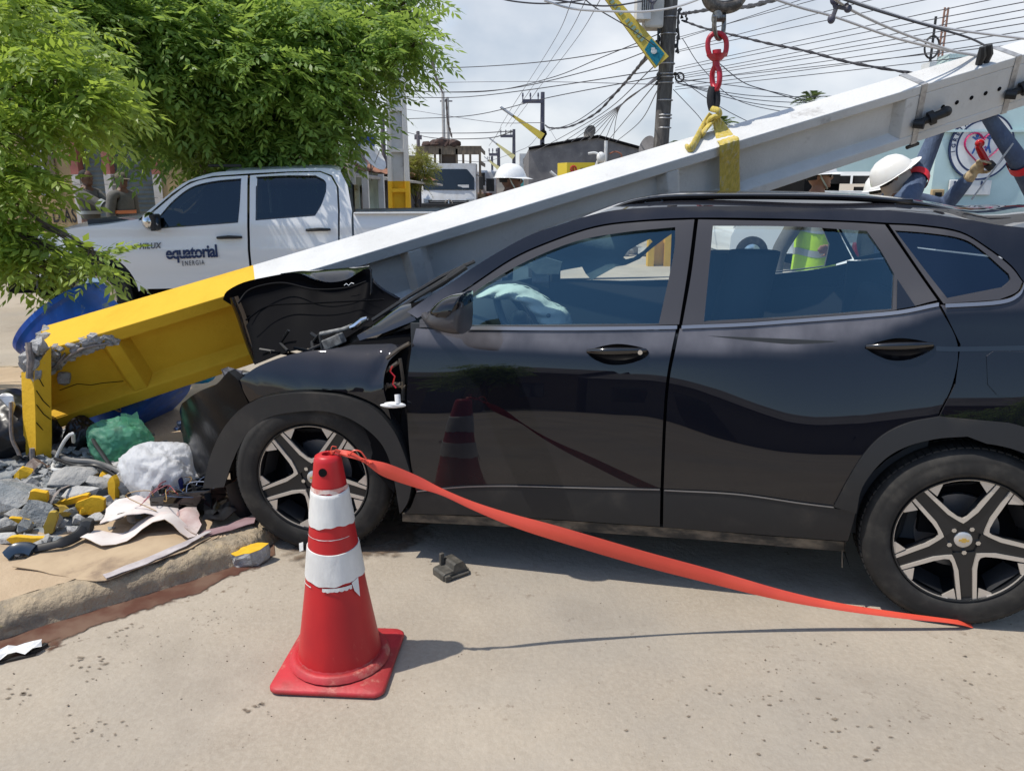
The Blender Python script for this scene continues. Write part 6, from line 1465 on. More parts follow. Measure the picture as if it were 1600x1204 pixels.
line_thing('white_bracket', 'bent white wire bracket standing right of the yellow stub', 'bracket', [sq(104, 734, .03), sq(84, 733, .03), D(84, 724, 3.75), D(100, 690, 3.72), D(113, 677, 3.72), D(115, 690, 3.8)], .009, pm('white_enamel', (.62, .61, .58), rough=.4), sm_=3)
line_thing('bent_strap', 'loop of bent grey metal strap round a pale chunk', 'strap', [sq(148, 777, .02), sq(110, 787, .015), sq(84, 793, .02), sq(80, 785, .05), sq(92, 766, .07), sq(108, 758, .07)], .008, M_bar, flat=.4)
line_thing('thin_rod', 'thin rusty bar leaning down to the stub from the left', 'rod', [D(17, 628, 3.9), D(18, 680, 3.86), D(28, 705, 3.85), D(40, 735, 3.83)], .010, M_bar)
line_thing('rusty_bar', 'short dark bar standing below the stub', 'rod', [D(56, 790, 3.42), D(58, 815, 3.36), D(62, 842, 3.28)], .013, M_bar, sm_=0)
# brown boards at the far left, and a grey fitting
M_board = pm('brown_board', (.085, .055, .038), rough=.8, col2=(.045, .03, .022), vs=8, stretch=(1, 6, 6))
for k, (a, b, lab) in enumerate([((-6, 556), (34, 600), 'upper of two dark brown boards leaning at the left edge'), ((-8, 588), (34, 626), 'lower of two dark brown boards leaning at the left edge')]):
    P = [D(*a, 4.7), D(*b, 4.55)]; o = thing('brown_board', lab, 'board', loc=(P[1].x, P[1].y, KZ)); d = (P[1] - P[0]); c = (P[0] + P[1]) / 2
    mb = MB(); mb.box(c + Vector((-.35, 0, .12)), (1.1, .05, .15), rot=frame(d, (0, 1, .2), (0, 0, 0))); mb.build('plank', M_board, o, space='world', bev=.006)
p = D(12, 628, 3.95); o = thing('metal_fitting', 'battered grey metal fitting on a bar at the left edge', 'fitting', loc=(p.x, p.y, KZ)); mb = MB(); chunk(mb, p, (.06, .05, .055), 71); chunk(mb, p + Vector((.04, -.03, -.02)), (.02, .02, .05), 72); mb.build('casting', M_galv, o, space='world', bev=.004)
p = at(290, 690); o = thing('crushed_can', 'crumpled silver and blue scrap beside the bumper above the white bag', 'can', loc=(p.x, p.y, KZ)); mb = MB(); c = D(283, 668, p.y + .05)
for k in range(5): chunk(mb, c + Vector((g.gauss(0, .02), g.gauss(0, .02), g.gauss(0, .02))), (.03, .025, .022), 80 + k)
mb.build('foil', pm('foil', (.42, .43, .46), rough=.3, metal=.5, col2=(.05, .06, .16), vs=25), o, space='world')
p = at(315, 742); o = thing('litter_heap', 'brown earth and leaf litter wedged under the car bumper', 'litter', loc=(p.x, p.y, KZ)); mb = MB()
for k in range(40): q = at(g.uniform(285, 350), g.uniform(680, 800)); s_ = g.uniform(.03, .08); chunk(mb, (q.x + .05, q.y + .12, KZ + .02), (s_, s_, s_ * .6), 820 + k, n=10)
mb.build('earth', pm('dark_earth', (.09, .055, .04), rough=.95, col2=(.16, .07, .05), vs=14), o, space='world')
# odd scraps strewn through the heap
for k, (u, v, nm, c, lab) in enumerate([(120, 700, 'black_shard', (.012, .012, .014), 'thin black plastic shard in the rubble behind the stub'), (150, 712, 'black_shard', (.012, .012, .014), 'curled black plastic shard in front of the green bag'), (232, 745, 'pale_scrap', (.5, .47, .42), 'pale scrap of board between cable and white bag'), (98, 800, 'ochre_scrap', (.45, .30, .05), 'ochre scrap below the long pale chunk'), (200, 812, 'pale_scrap', (.56, .52, .46), 'pale scrap on top of the white paper heap'), (60, 728, 'brown_scrap', (.12, .08, .06), 'brown scrap left of the stub foot'), (225, 690, 'silver_scrap', (.4, .42, .44), 'silver scrap wedged between the two bags'), (330, 800, 'brown_scrap', (.10, .05, .04), 'reddish brown scrap under the bumper'), (36, 716, 'black_shard', (.012, .012, .014), 'black shard beside the thin rusty bar'), (270, 735, 'lime_scrap', (.35, .42, .2), 'lime leafy scrap beside the white bag')]):
    p = at(u, v); z = mz(p) + .02; p = at(u, v, z); o = thing(nm, lab, 'scrap', loc=(p.x, p.y, z), rz=g.uniform(0, 6)); mb = MB(); L_ = g.uniform(.10, .2); W_ = g.uniform(.03, .06)
    mb.grid([[(L_ * (i / 7 - .5), W_ * (j / 2 - .5) + .012 * math.sin(i * 1.3), .02 * math.sin(i * .9 + k) + .012 * j + .006 * math.sin(i * 3 + j * 2)) for j in range(3)] for i in range(8)]); mb.build('scrap', pm(nm + '_mat_%d' % k, c, rough=.5, bump=.3, bs=20), o, smooth=True)
# ================================================================ houses, poles, lorries and wires along the street
g = random.Random(5)
def plaster(name, c, c2, s=2.0, c3=None): return pm(name, c, rough=.92, col2=c2, vs=s, vd=7, bump=.15, bs=60, spec=.2, col3=c3, s3=3.2, lo3=.56, hi3=.72)
M_beige = plaster('beige_plaster', (.46, .33, .18), (.38, .27, .15), 2.5, (.30, .22, .14))
M_pinkp = plaster('pink_plaster', (.50, .20, .16), (.42, .16, .13)); M_tile = pm('white_tile', (.62, .58, .55), rough=.35, col2=(.52, .47, .44), vs=5)
M_roll = pm('grey_shutter', (.16, .18, .175), rough=.6, col2=(.11, .125, .12), vs=4)
M_aqua = plaster('pale_aqua_wall', (.52, .66, .655), (.46, .60, .60), 1.2); M_white = pm('white_render', (.70, .70, .69), rough=.85, col2=(.58, .58, .57), vs=2.5)
M_dgrey = plaster('bare_grey_render', (.22, .21, .21), (.14, .135, .14), 1.2, (.28, .27, .26)); M_wood = pm('weathered_wood', (.20, .15, .10), rough=.85, col2=(.11, .085, .06), vs=9, stretch=(1, 1, .2))
M_tilr = pm('clay_roof_tiles', (.30, .12, .065), rough=.9, col2=(.15, .075, .05), vs=5, col3=(.40, .20, .11), s3=9)
M_dkglass = pm('dark_pane', (.012, .016, .02), rough=.06, spec=.6)
M_lime = plaster('light_green_wall', (.30, .48, .20), (.25, .40, .17)); M_steel = pm('painted_steel', (.055, .055, .10), rough=.5, col2=(.09, .085, .10), vs=15)
M_cpole = pm('dark_concrete_pole', (.115, .105, .098), rough=.95, col2=(.06, .055, .05), vs=7, stretch=(1, 1, .25), bump=.4, bs=30, col3=(.19, .18, .165), s3=5)
M_wall2 = pm('green_plastic', (.05, .30, .22), rough=.6)
def X(u, Y): return (u - 800) / FPX * Y / math.cos(TILT) if False else D(u, 400, Y).x
def Pt(u, v, Y): return D(u, v, Y)
def wall_box(mb, u0, u1, Y, z0, z1, th=.25, x0=None, x1=None):
    a = X(u0, Y) if x0 is None else x0; b = X(u1, Y) if x1 is None else x1
    mb.box(((a + b) / 2, Y + th / 2, (z0 + z1) / 2), (b - a, th, z1 - z0))
# --- left house behind the pickup
Y = 13.6
hs = thing('beige_house', 'beige house with grey roller shutters and black wall lettering behind the pickup', 'house', loc=(X(150, Y), Y, 0))
mb = MB(); wx = [X(u, Y) for u in (-140, 70, 106, 139, 180, 205, 254, 300)]
wall_box(mb, 0, 0, Y, 0, 3.3, x0=wx[0] - 4, x1=wx[1]); wall_box(mb, 0, 0, Y, 0, 1.37, x0=wx[1], x1=wx[2]); wall_box(mb, 0, 0, Y, 2.3, 3.3, x0=wx[1], x1=wx[2]); wall_box(mb, 0, 0, Y, 0, 3.3, x0=wx[2], x1=X(129, Y)); wall_box(mb, 0, 0, Y, 2.75, 3.3, x0=X(129, Y), x1=X(266, Y))
wall_box(mb, 0, 0, Y, 0, 3.3, x0=X(265, Y), x1=X(420, Y)); 
mb.build('wall', M_beige, hs, space='world')
mb = MB(); mb.box(((wx[0] - 4 + X(420, Y)) / 2, Y + 3.4, 3.4), (X(420, Y) - wx[0] + 4.6, 7.2, .2)); mb.build('roof', M_tilr, hs, space='world')
for u0, u1 in ((129, 141), (178, 189), (252, 265)):
    mb = MB(); wall_box(mb, u0, u1, Y - .02, 1.72, 2.75, .3); mb.build('pink_pier', M_pinkp, hs, space='world')
    mb = MB(); z = 0.0
    while z < 1.70:
        wall_box(mb, u0, u1, Y - .02, z, min(z + .215, 1.715), .3); z += .222
    mb.build('tiled_pier', M_tile, hs, space='world')
for u0, u1 in ((141, 178), (189, 252)):
    mb = MB(); a, b = X(u0, Y), X(u1, Y); rows = []
    for i in range(72): z = .02 + 2.73 * i / 71; rows.append([(a, Y + .14 + .018 * (i % 2), z), (b, Y + .14 + .018 * (i % 2), z)])
    mb.grid(rows); mb.build('roller_shutter', M_roll, hs, space='world')
mb = MB(); mb.box(((wx[1] + wx[2]) / 2, Y + .12, 1.83), (wx[2] - wx[1], .04, .93)); wn1 = mb.build('window', M_dkglass, hs, space='world')
mb = MB(); 
for c in (wx[1] + .02, (wx[1] + wx[2]) / 2 - .04, wx[2] - .10): mb.box((c, Y + .08, 1.83), (.035, .05, .93))
mb.box(((wx[1] + wx[2]) / 2, Y + .08, 1.39), (wx[2] - wx[1], .05, .04)); mb.build('frame', M_white, wn1, space='world')
mb = MB(); mb.box((wx[2] - .04, Y - .02, 1.83), (.12, .06, .95)); mb.build('wood_reveal', M_wood, wn1, space='world')
Mt = frame((1, 0, 0), (0, 0, 1), Vector((X(85, Y), Y - .004, D(85, 338, Y).z)) - Vector((hs.location.x, hs.location.y, 0)))
text_mesh('ÓRIO DÍAS', .33, pm('wall_lettering', (.035, .03, .028), rough=.8), 'wall_lettering', hs, Mt, sx=.56, bold=.006, space=1.1)
# --- clay tiled row houses with a lean-to
rh = thing('tiled_row_house', 'low row house with clay tile roof, lean-to awning and pale green front', 'house', loc=(-3.2, 21, 0))
A0, A1 = D(516, 268, 17.0), D(692, 288, 26.0); R0_, R1_ = D(500, 243, 19.5), D(668, 276, 29); 
mb = MB(); rows = []
for i in range(25):
    t = i / 24; a = A0.lerp(A1, t); b = R0_.lerp(R1_, t); rows.append([a.lerp(b, s) + Vector((0, 0, .05 * math.sin(math.pi * s) + (.035 if i % 2 else 0))) + Vector((-.9 * 0, 0, 0)) for s in np.linspace(.22, 1, 7)])
mb.grid(rows, flip=True); mb.grid([[r[-1], r[-1] + Vector((-3.5, 1.2, -.9))] for r in rows], flip=True); mb.build('roof', M_tilr, rh, space='world')
mb = MB(); rows = [[A0.lerp(A1, t), A0.lerp(A1, t).lerp(R0_.lerp(R1_, t), .24) + Vector((-.1, 0, -.02))] for t in np.linspace(0, 1, 9)]; mb.grid(rows, flip=True); mb.grid([[p + Vector((0, 0, -.06)) for p in r] for r in rows]); mb.grid([[r[0], r[0] + Vector((0, 0, -.06))] for r in rows], flip=True)
mb.build('awning', pm('awning_sheet', (.42, .40, .37), rough=.8, col2=(.30, .28, .26), vs=4), rh, space='world')
for (u, v, Y_) in ((548, 264, 17.6), (570, 268, 18.4), (595, 272, 20.2)):
    p = D(u, v, Y_); mb = MB(); mb.box((p.x, p.y, p.z / 2), (.14, .14, p.z)); mb.build('post', M_white, rh, space='world')
W0, W1 = D(535, 330, 18.2), D(655, 320, 27.5); wd = (W1 - W0); wd.z = 0
mb = MB(); n = Vector((-wd.y, wd.x, 0)).normalized() * 1.2; w0, w1 = Vector((W0.x, W0.y, 0)) + n * .35, Vector((W1.x, W1.y, 0)) + n * .35
mb.grid([[w0, w0 + Vector((0, 0, 1.95))], [w1, w1 + Vector((0, 0, 1.75))]], flip=False); mb.grid([[w0, w0 + Vector((0, 0, 1.95))], [w0 + n * 3, w0 + n * 3 + Vector((0, 0, 2.1))]], flip=True)
mb.build('front_wall', pm('pale_green_front', (.42, .52, .47), rough=.9, col2=(.30, .37, .34), vs=2), rh, space='world')
for s0, s1, z0, z1, nm in ((.10, .17, 0, 1.6, 'door'), (.34, .42, .5, 1.5, 'window'), (.62, .74, 0, 1.6, 'door')):
    mb = MB(); a, b = w0.lerp(w1, s0) - n * .02, w0.lerp(w1, s1) - n * .02; mb.grid([[a + Vector((0, 0, z0)), a + Vector((0, 0, z1))], [b + Vector((0, 0, z0)), b + Vector((0, 0, z1))]]); mb.build(nm, M_dkglass, rh, space='world')
# dish aerials on the roof
def dish(u, v, Y_, r, lab, dirv, mat):
    p = D(u, v, Y_); o = thing('satellite_dish', lab, 'satellite dish', loc=p); mb = MB(); d = Vector(dirv).normalized(); Mq = d.to_track_quat('Z', 'Y').to_matrix().to_4x4()
    mb.lathe([(.001, 0), (r * .5, r * .06), (r, r * .25), (r * .99, r * .28), (r * .5, r * .10), (.001, r * .03)], c=p, n=24, M=Mq); mb.build('reflector', mat, o, space='world', smooth=True)
    mb = MB(); mb.tube([p, p + Vector((0, .05, -r * 1.3))], .02, n=6); mb.tube([p - d * 0 + Vector((0, 0, -r * .8)), p + d * r * .9], .012, n=5); mb.build('mast', M_galv, o, space='world'); return o
dish(579, 248, 20.5, .42, 'larger white satellite dish on the clay tile roof', (.75, -.35, .6), M_white); dish(558, 250, 20, .28, 'smaller white satellite dish on the clay tile roof', (.8, -.3, .6), M_white)
# --- grey shed with blue tank behind
bt = thing('grey_back_building', 'plain grey rendered building behind the clay tile roof', 'building', loc=(-6, 36, 0)); mb = MB()
a, b = D(500, 300, 34), D(668, 300, 40); 
vs = [(a.x, a.y, 0), (b.x, b.y, 0), (b.x - 6, b.y + 4, 0), (a.x - 6, a.y + 4, 0)]; h = [D(525, 243, 34).z, D(650, 243, 40).z]
mb.add(vs + [(vs[0][0], vs[0][1], h[0]), (vs[1][0], vs[1][1], h[1]), (vs[2][0], vs[2][1], h[1]), (vs[3][0], vs[3][1], h[0])], [(0, 1, 5, 4), (1, 2, 6, 5), (2, 3, 7, 6), (3, 0, 4, 7), (4, 5, 6, 7)]); mb.build('walls', pm('grey_render', (.22, .22, .24), rough=.9, col2=(.16, .16, .175), vs=.8), bt, space='world')
mb = MB(); mb.box((b.x - 1.2, b.y - .4, D(605, 235, 38).z - .2), (.5, .5, 1.0)); mb.build('parapet', M_dgrey, bt, space='world')
p = D(572, 224, 30); tk = thing('water_tank', 'blue water tank on a brick stand above the roofs', 'water tank', loc=p); mb = MB(); mb.lathe([(.001, -.2), (.30, -.2), (.38, .22), (.41, .24), (.41, .28), (.2, .34), (.001, .36)], c=p, n=20); mb.build('tank', pm('tank_blue', (.02, .07, .34), rough=.5), tk, space='world', smooth=True, angle=40)
mb = MB(); mb.box(p + Vector((0, 0, -1.0)), (.55, .55, 1.6)); mb.build('stand', pm('brick', (.33, .17, .12), rough=.9, col2=(.45, .40, .36), vs=6), tk, space='world')
# --- white lorry facing us
TY = 36.0; tr = thing('white_lorry', 'white cab lorry with a tall slatted wooden body parked up the street', 'lorry', loc=(X(705, TY), TY, 0))
def tp_(u, v, dy=0.0): return D(u, v, TY + dy)
M_lor = pm('lorry_white', (.66, .67, .68), rough=.4, col2=(.55, .54, .52), vs=2, coat=.5)
cabw = X(745, TY) - X(661, TY); cx = X(703, TY); zt = tp_(703, 257).z; zb_ = tp_(703, 298).z; zf = tp_(703, 335).z
mb = MB(); mb.grid([[(cx + cabw / 2 * k * (1 if z < zt - .1 else .94), TY + dy + .12 * (abs(k) ** 3), z) for k in np.linspace(-1, 1, 11)] for z, dy in ((-.0 + .35, .0), (zf, -.02), (zb_, .0), (zb_ + .05, .03), (zt - .22, .22), (zt - .06, .32), (zt, .6), (zt + .03, 2.0))], flip=False)
mb.box((cx, TY + 1.1, (zt + .4) / 2 + .1), (cabw * .985, 1.8, zt - .5)); mb.build('cab', M_lor, tr, space='world', smooth=True, angle=35)
mb = MB(); mb.grid([[(cx + cabw / 2 * k * .93, TY + dy - .035 + .12 * (abs(k) ** 3), z) for k in np.linspace(-1, 1, 9)] for z, dy in ((zb_ + .04, .01), (zt - .20, .19))]); mb.build('windscreen', M_dkglass, tr, space='world', smooth=True)
q0, q1 = tp_(669, 313), tp_(733, 325); mb = MB(); mb.add([(q0.x, TY - .06, q0.z), (q1.x, TY - .06, q0.z), (q1.x - .12, TY - .06, q1.z - .1), (q0.x + .12, TY - .06, q1.z - .1)], [(3, 2, 1, 0)]); gr = mb.build('grille', M_clad, tr, space='world')
mb = MB()
for z in (.0, .12, .24): mb.box(((q0.x + q1.x) / 2, TY - .075, q0.z - .06 - z), (q1.x - q0.x - .15, .03, .02))
mb.build('bar', M_galv, gr, space='world')
c = tp_(701.5, 317.5); c.y = TY - .10; mb = MB(); rg = [c + Vector((math.cos(a) * .165, 0, math.sin(a) * .165)) for a in np.linspace(0, 2 * math.pi, 33)]; mb.tube(rg, .018, n=6, cap=False)
for k in range(3): a = R(90 + 120 * k); mb.tube([c, c + Vector((math.cos(a) * .16, 0, math.sin(a) * .16))], [.03, .01], n=6)
mb.build('star_emblem', M_chrome, tr, space='world', smooth=True)
mb = MB(); pq = tp_(724, 291); mb.box((pq.x, TY - .03 + .05, pq.z), (.5, .01, .13)); mb.build('paper_sign', M_white, tr, space='world')
for u, nm in ((652, 'a'), (752, 'b')):
    mb = MB(); q = tp_(u, 286); mb.box((q.x, TY - .1, q.z), (.2, .12, .55)); mb.tube([(q.x, TY, q.z + .3), (cx + (cabw / 2 if u > 700 else -cabw / 2), TY + .3, q.z + .35)], .02, n=6); mb.build('mirror', M_clad, tr, space='world', bev=.02)
mb = MB(); mb.box((cx, TY + .0, .5), (cabw, .3, .34)); mb.build('front_bumper', M_clad, tr, space='world', bev=.04)
for sx in (-1, 1):
    mb = MB(); mb.cyl((cx + sx * (cabw / 2 - .3), TY + 1.2, .5), (cx + sx * (cabw / 2 - .02), TY + 1.2, .5), .5, n=24); mb.build('wheel', M_rubber, tr, space='world', smooth=True, angle=40)
    mb = MB(); mb.box((cx + sx * (cabw / 2 - .28), TY - .02, .78), (.36, .08, .2)); mb.build('headlamp', M_lens, tr, space='world', bev=.02)
by = 2.6; zt2 = tp_(703, 229, by).z; mb = MB(); xl, xr_ = D(652, 260, TY + by).x, D(751, 260, TY + by).x
mb.box(((xl + xr_) / 2, TY + by, zt2 - .20), (xr_ - xl, .10, .34)); mb.box(((xl + xr_) / 2, TY + by, zt2), (xr_ - xl + .1, .14, .05))
for u in (653, 750): q = D(u, 260, TY + by); mb.box((q.x, TY + by, zt2 / 2 + .4), (.11, .11, zt2 - .8))
for u in (688, 714): q = D(u, 260, TY + by); mb.box((q.x, TY + by, zt2 - .6), (.10, .10, 1.0))
for u in (658, 668, 680, 724, 735): q = D(u, 260, TY + by + 6); mb.box((q.x, TY + by + 6, zt2 / 2 + .5), (.12, .12, zt2 - 1))
for xx in (xl, xr_):
    for z in (1.3, 1.9, 2.5, zt2 - .1): mb.box((xx, TY + by + 3, z), (.06, 6, .18))
mb.box((cx, TY + by + 3, .95), (xr_ - xl, 6.2, .16)); mb.build('slatted_body', M_wood, tr, space='world')
mb = MB(); q = D(701, 250, TY + by); mb.box((q.x, TY + by + .15, zt2 - .62), (.72, .06, .95)); mb.build('rear_board', pm('brown_boards', (.10, .07, .05), rough=.9), tr, space='world')
M_soot = pm('charcoal_sack', (.03, .02, .018), rough=.9, col2=(.075, .04, .03), vs=6)
for k, (u, v, s_) in enumerate([(667, 226, .30), (680, 225, .36), (690, 221, .50), (697, 219, .38), (708, 223, .42)]):
    q = D(u, v, TY + by + .2); o = thing('dark_sack', 'dark sack of load piled on top of the lorry body', 'sack', loc=(q.x, q.y, zt2), group='dark sacks on the lorry'); mb = MB(); chunk(mb, (0, 0, s_ * .32), (s_, .4, s_ * .62), 900 + k, n=30); mb.build('sack', M_soot, o, smooth=True)
# second lorry a little behind it
T2 = 41; l2 = thing('second_lorry', 'second white lorry half hidden behind the slatted one', 'lorry', loc=(X(762, T2), T2, 0)); mb = MB(); x0, x1 = X(744, T2), X(776, T2); zz2 = D(760, 266, T2).z
mb.box(((x0 + x1) / 2, T2 + 1.2, (zz2 + .4) / 2), (x1 - x0, 2.2, zz2 - .4)); mb.build('cab', M_lor, l2, space='world', bev=.1)
for u, v, w_ in ((754, 280, .24), (766, 289, .40)):
    mb = MB(); q = D(u, v, T2 - 1.2); mb.box(q, (w_, .12, .62)); mb.tube([q, (q.x - .4, T2, q.z + .3)], .02); mb.build('mirror', M_clad, l2, space='world', bev=.05)
mb = MB(); q = D(757, 315, T2 - .05); mb.box((q.x, T2 + .05, .8), (.8, .1, .5)); mb.build('grille', pm('rust_red', (.25, .09, .05), rough=.7), l2, space='world')
# --- grey gable building on the right side of the street
GY = 33.0; gb = thing('grey_gable_building', 'bare dark grey building with a sloping roofline and a small roof box', 'building', loc=(X(900, GY), GY, 0))
P = [(D(826, 300, GY).x, 0), (D(1040, 300, GY).x, 0), (D(1040, 243, GY).x, D(1040, 243, GY).z), (D(1005, 233, GY).x, D(1005, 233, GY).z), (D(935, 214, GY).x, D(935, 214, GY).z), (D(826, 233, GY).x, D(826, 233, GY).z)]
mb = MB(); M_ = Matrix(((1, 0, 0, 0), (0, 0, 1, GY), (0, 1, 0, 0), (0, 0, 0, 1))); mb.prism(P, 0, 14, M=M_); mb.build('walls', M_dgrey, gb, space='world')
mb = MB()
for (u0, v0), (u1, v1) in (((826, 233), (935, 214)), ((935, 214), (1040, 243))): mb.tube([D(u0, v0 - 1, GY - .06), D(u1, v1 - 1, GY - .06)], .06, n=6)
mb.build('coping', M_black, gb, space='world')
mb = MB(); q0, q1 = D(879, 226, GY + 1), D(919, 212, GY + 1); mb.add([(q0.x, GY + 1, q0.z - .3), (q1.x, GY + 1, q0.z - .3), (q1.x, GY + 1, q1.z), (q0.x, GY + 1, q1.z - .22), (q0.x, GY + 3, q0.z - .3), (q1.x, GY + 3, q0.z - .3), (q1.x, GY + 3, q1.z), (q0.x, GY + 3, q1.z - .22)], [(0, 1, 2, 3), (7, 6, 5, 4), (1, 5, 6, 2), (4, 0, 3, 7), (3, 2, 6, 7)]); rb = mb.build('roof_box', M_dgrey, gb, space='world')
mb = MB(); 
for u0, u1, v in ((886, 897, 222), (903, 915, 220)): a, b = D(u0, v - 4, GY + .98), D(u1, v + 3, GY + .98); mb.box(((a.x + b.x) / 2, GY + .99, (a.z + b.z) / 2), (b.x - a.x, .04, a.z - b.z))
mb.build('opening', M_black, rb, space='world')
dish(923, 208, GY, .30, 'small dark dish at the end of the roof box', (-.6, -.6, .3), M_clad); dish(1014, 231, 30, .42, 'grey dish on the low roof beside the dark pole', (-.75, -.5, .25), M_dgrey)
mb = MB(); q = D(947, 220, GY - .3); mb.tube([(q.x, GY - .3, q.z), (q.x, GY - .3, .5)], .07, n=8); o = thing('white_pipe', 'thin white vertical pipe in front of the grey building', 'pipe', loc=(q.x, GY - .3, 0)); mb.build('pipe', M_white, o, space='world')
# goose-neck wall lamp
o = thing('wall_lamp', 'white goose neck lamp on the grey building wall', 'lamp', loc=D(932, 262, GY - .5)); mb = MB(); mb.tube(spline([tuple(D(u, v, GY - .5)) for u, v in [(919, 240), (930, 239), (937, 244), (933, 254), (931, 262)]], 5), .05, n=6); mb.build('arm', M_white, o, space='world', smooth=True); mb = MB(); mb.ball(D(939, 246, GY - .6), (.18, .18, .22)); mb.build('lamp_head', M_white, o, space='world', smooth=True)
o = thing('curved_pipe', 'rusty curved pipe bracket on the grey building wall', 'pipe', loc=D(965, 245, GY - .3)); mb = MB(); mb.tube(spline([tuple(D(u, v, GY - .3)) for u, v in [(952, 240), (962, 237), (971, 242), (968, 250), (955, 252)]], 5), .035, n=5); mb.build('pipe', pm('rust', (.25, .10, .06), rough=.8), o, space='world')
# yellow shop sign box
SY_ = 26.0; q0, q1 = D(886, 254, SY_), D(929, 278, SY_); s0 = D(871, 257, SY_ + 1.0)
o = thing('shop_sign', 'yellow box sign with a round red mark above the fallen pole', 'sign', loc=((q0.x + q1.x) / 2, SY_, 0)); mb = MB(); mb.add([(q0.x, SY_, q1.z), (q1.x, SY_, q1.z), (q1.x, SY_, q0.z), (q0.x, SY_, q0.z), (s0.x, SY_ + .9, q1.z), (s0.x, SY_ + .9, q0.z), (q1.x, SY_ + .9, q1.z), (q1.x, SY_ + .9, q0.z)], [(0, 1, 2, 3), (4, 0, 3, 5), (1, 6, 7, 2), (3, 2, 7, 5), (4, 6, 1, 0), (6, 4, 5, 7)]); mb.build('box', pm('sign_yellow', (.66, .50, .03), rough=.5), o, space='world')
mb = MB(); c = D(896, 264, SY_ - .01); mb.tube([c + Vector((.09 * math.cos(a), 0, .09 * math.sin(a))) for a in np.linspace(0, 2 * math.pi, 20)], .025, n=5, cap=False); mb.tube([c + Vector((-.02, 0, -.05)), c + Vector((0, 0, .05))], .025, n=5); mb.build('round_mark', M_red, o, space='world')
mb = MB()
for k, (u0, u1, v) in enumerate([(907, 911, 264), (912, 917, 264), (918, 922, 264), (890, 894, 270), (896, 903, 270), (906, 910, 268), (912, 917, 268)]): a, b = D(u0, v, SY_ - .012), D(u1, v, SY_ - .012); mb.box((a + b) / 2, (b.x - a.x, .01, .045))
mb.build('sign_marks', M_clad, o, space='world')
mb = MB(); mb.box(((q0.x + q1.x) / 2, SY_ + .6, q1.z / 2), (.12, .12, q1.z)); mb.build('sign_post', M_galv, o, space='world')
o = thing('white_pole_bracket', 'short white slanting arm left of the yellow sign', 'pipe', loc=D(868, 272, SY_)); mb = MB(); mb.tube([D(860, 268, SY_), D(872, 278, SY_)], .05, n=6); mb.build('arm', M_white, o, space='world')
# white and aqua house beyond
o = thing('white_house', 'narrow white house with an aqua lower band at the end of the street', 'house', loc=(X(822, 48), 48, 0)); mb = MB(); a, b = D(817, 246, 48), D(832, 240, 48); mb.box(((a.x + b.x) / 2, 50, b.z / 2), (b.x - a.x + .4, 4, b.z)); mb.build('wall', M_white, o, space='world'); mb = MB(); mb.box(((a.x + b.x) / 2, 47.98, .9), (b.x - a.x + .3, .1, 1.6)); mb.build('aqua_band', pm('aqua_band', (.10, .42, .44), rough=.8), o, space='world')
mb = MB(); mb.box((a.x + .12, 47.96, D(819, 252, 48).z), (.18, .06, .3)); mb.build('window', M_dkglass, o, space='world')
o = thing('far_brick_house', 'low brick coloured building far down the street behind the helmet', 'house', loc=(X(808, 60), 60, 0)); mb = MB(); a = D(806, 258, 60); mb.box((a.x, 62, a.z / 2), (1.6, 4, a.z)); mb.build('wall', pm('far_brick', (.22, .13, .11), rough=.9), o, space='world')
# distant street front closing the view, left and right
for k, (u0, u1, Yd, v, c, lab) in enumerate([(640, 668, 52, 258, (.30, .25, .22), 'far low pinkish wall left of the lorry'), (770, 800, 110, 279, (.42, .38, .33), 'tiny pale building closing the far end of the street'), (745, 772, 90, 274, (.30, .33, .28), 'tiny greenish building behind the second lorry')]):
    a, b = D(u0, v, Yd), D(u1, v, Yd); o = thing('far_building', lab, 'building', loc=((a.x + b.x) / 2, Yd, 0)); mb = MB(); mb.box(((a.x + b.x) / 2, Yd + 3, a.z / 2), (b.x - a.x, 6, a.z)); mb.build('walls', plaster('far_wall', c, tuple(x * .8 for x in c), .5), o, space='world'); mb = MB(); mb.box(((a.x + b.x) / 2, Yd + 3, a.z + .1), (b.x - a.x + .3, 6.3, .15)); mb.build('roof', M_tilr, o, space='world')
# --- right: green house, aqua church hall with the round sign
o = thing('green_house', 'light green house with a dark doorway under the fallen pole', 'house', loc=(X(1190, 20), 20, 0)); mb = MB(); a, b = D(1085, 250, 20), D(1240, 250, 20); d0, d1 = X(1217, 20), X(1231, 20)
mb.box(((a.x + d0) / 2, 20.1, 1.0), (d0 - a.x, .2, 2.0)); mb.box(((d1 + b.x) / 2, 20.1, 1.0), (b.x - d1, .2, 2.0)); mb.box(((a.x + b.x) / 2, 24, 1.0), (b.x - a.x, .2, 2.0)); mb.build('wall', M_lime, o, space='world'); mb = MB(); mb.box(((d0 + d1) / 2, 20.2, 1.25), (d1 - d0, .05, 2.0)); mb.build('doorway', M_black, o, space='world')
mb = MB(); mb.box(((a.x + b.x) / 2, 22, 2.06), (b.x - a.x + .2, 4.4, .1)); mb.build('roof', M_tilr, o, space='world')
o = thing('brick_wall', 'short bare brick wall between the green house and the aqua hall', 'wall', loc=(X(1246, 19), 19, 0)); a, b = D(1238, 250, 19), D(1262, 250, 19); mb = MB(); mb.box(((a.x + b.x) / 2, 19.2, 1.1), (b.x - a.x, .3, 2.2)); mb.build('bricks', pm('raw_brick', (.27, .14, .10), rough=.95, col2=(.17, .10, .08), vs=7), o, space='world')
CY = 11.0; ch = thing('church_hall', 'pale aqua church hall with a round heart sign and a dark open shed front', 'church', loc=(X(1520, CY), CY, 0))
xL = X(1441, CY); ztop = D(1441, 84, CY).z; mb = MB(); mb.box((xL + 5, CY + .15, ztop / 2), (10, .3, ztop)); mb.build('wall', M_aqua, ch, space='world')
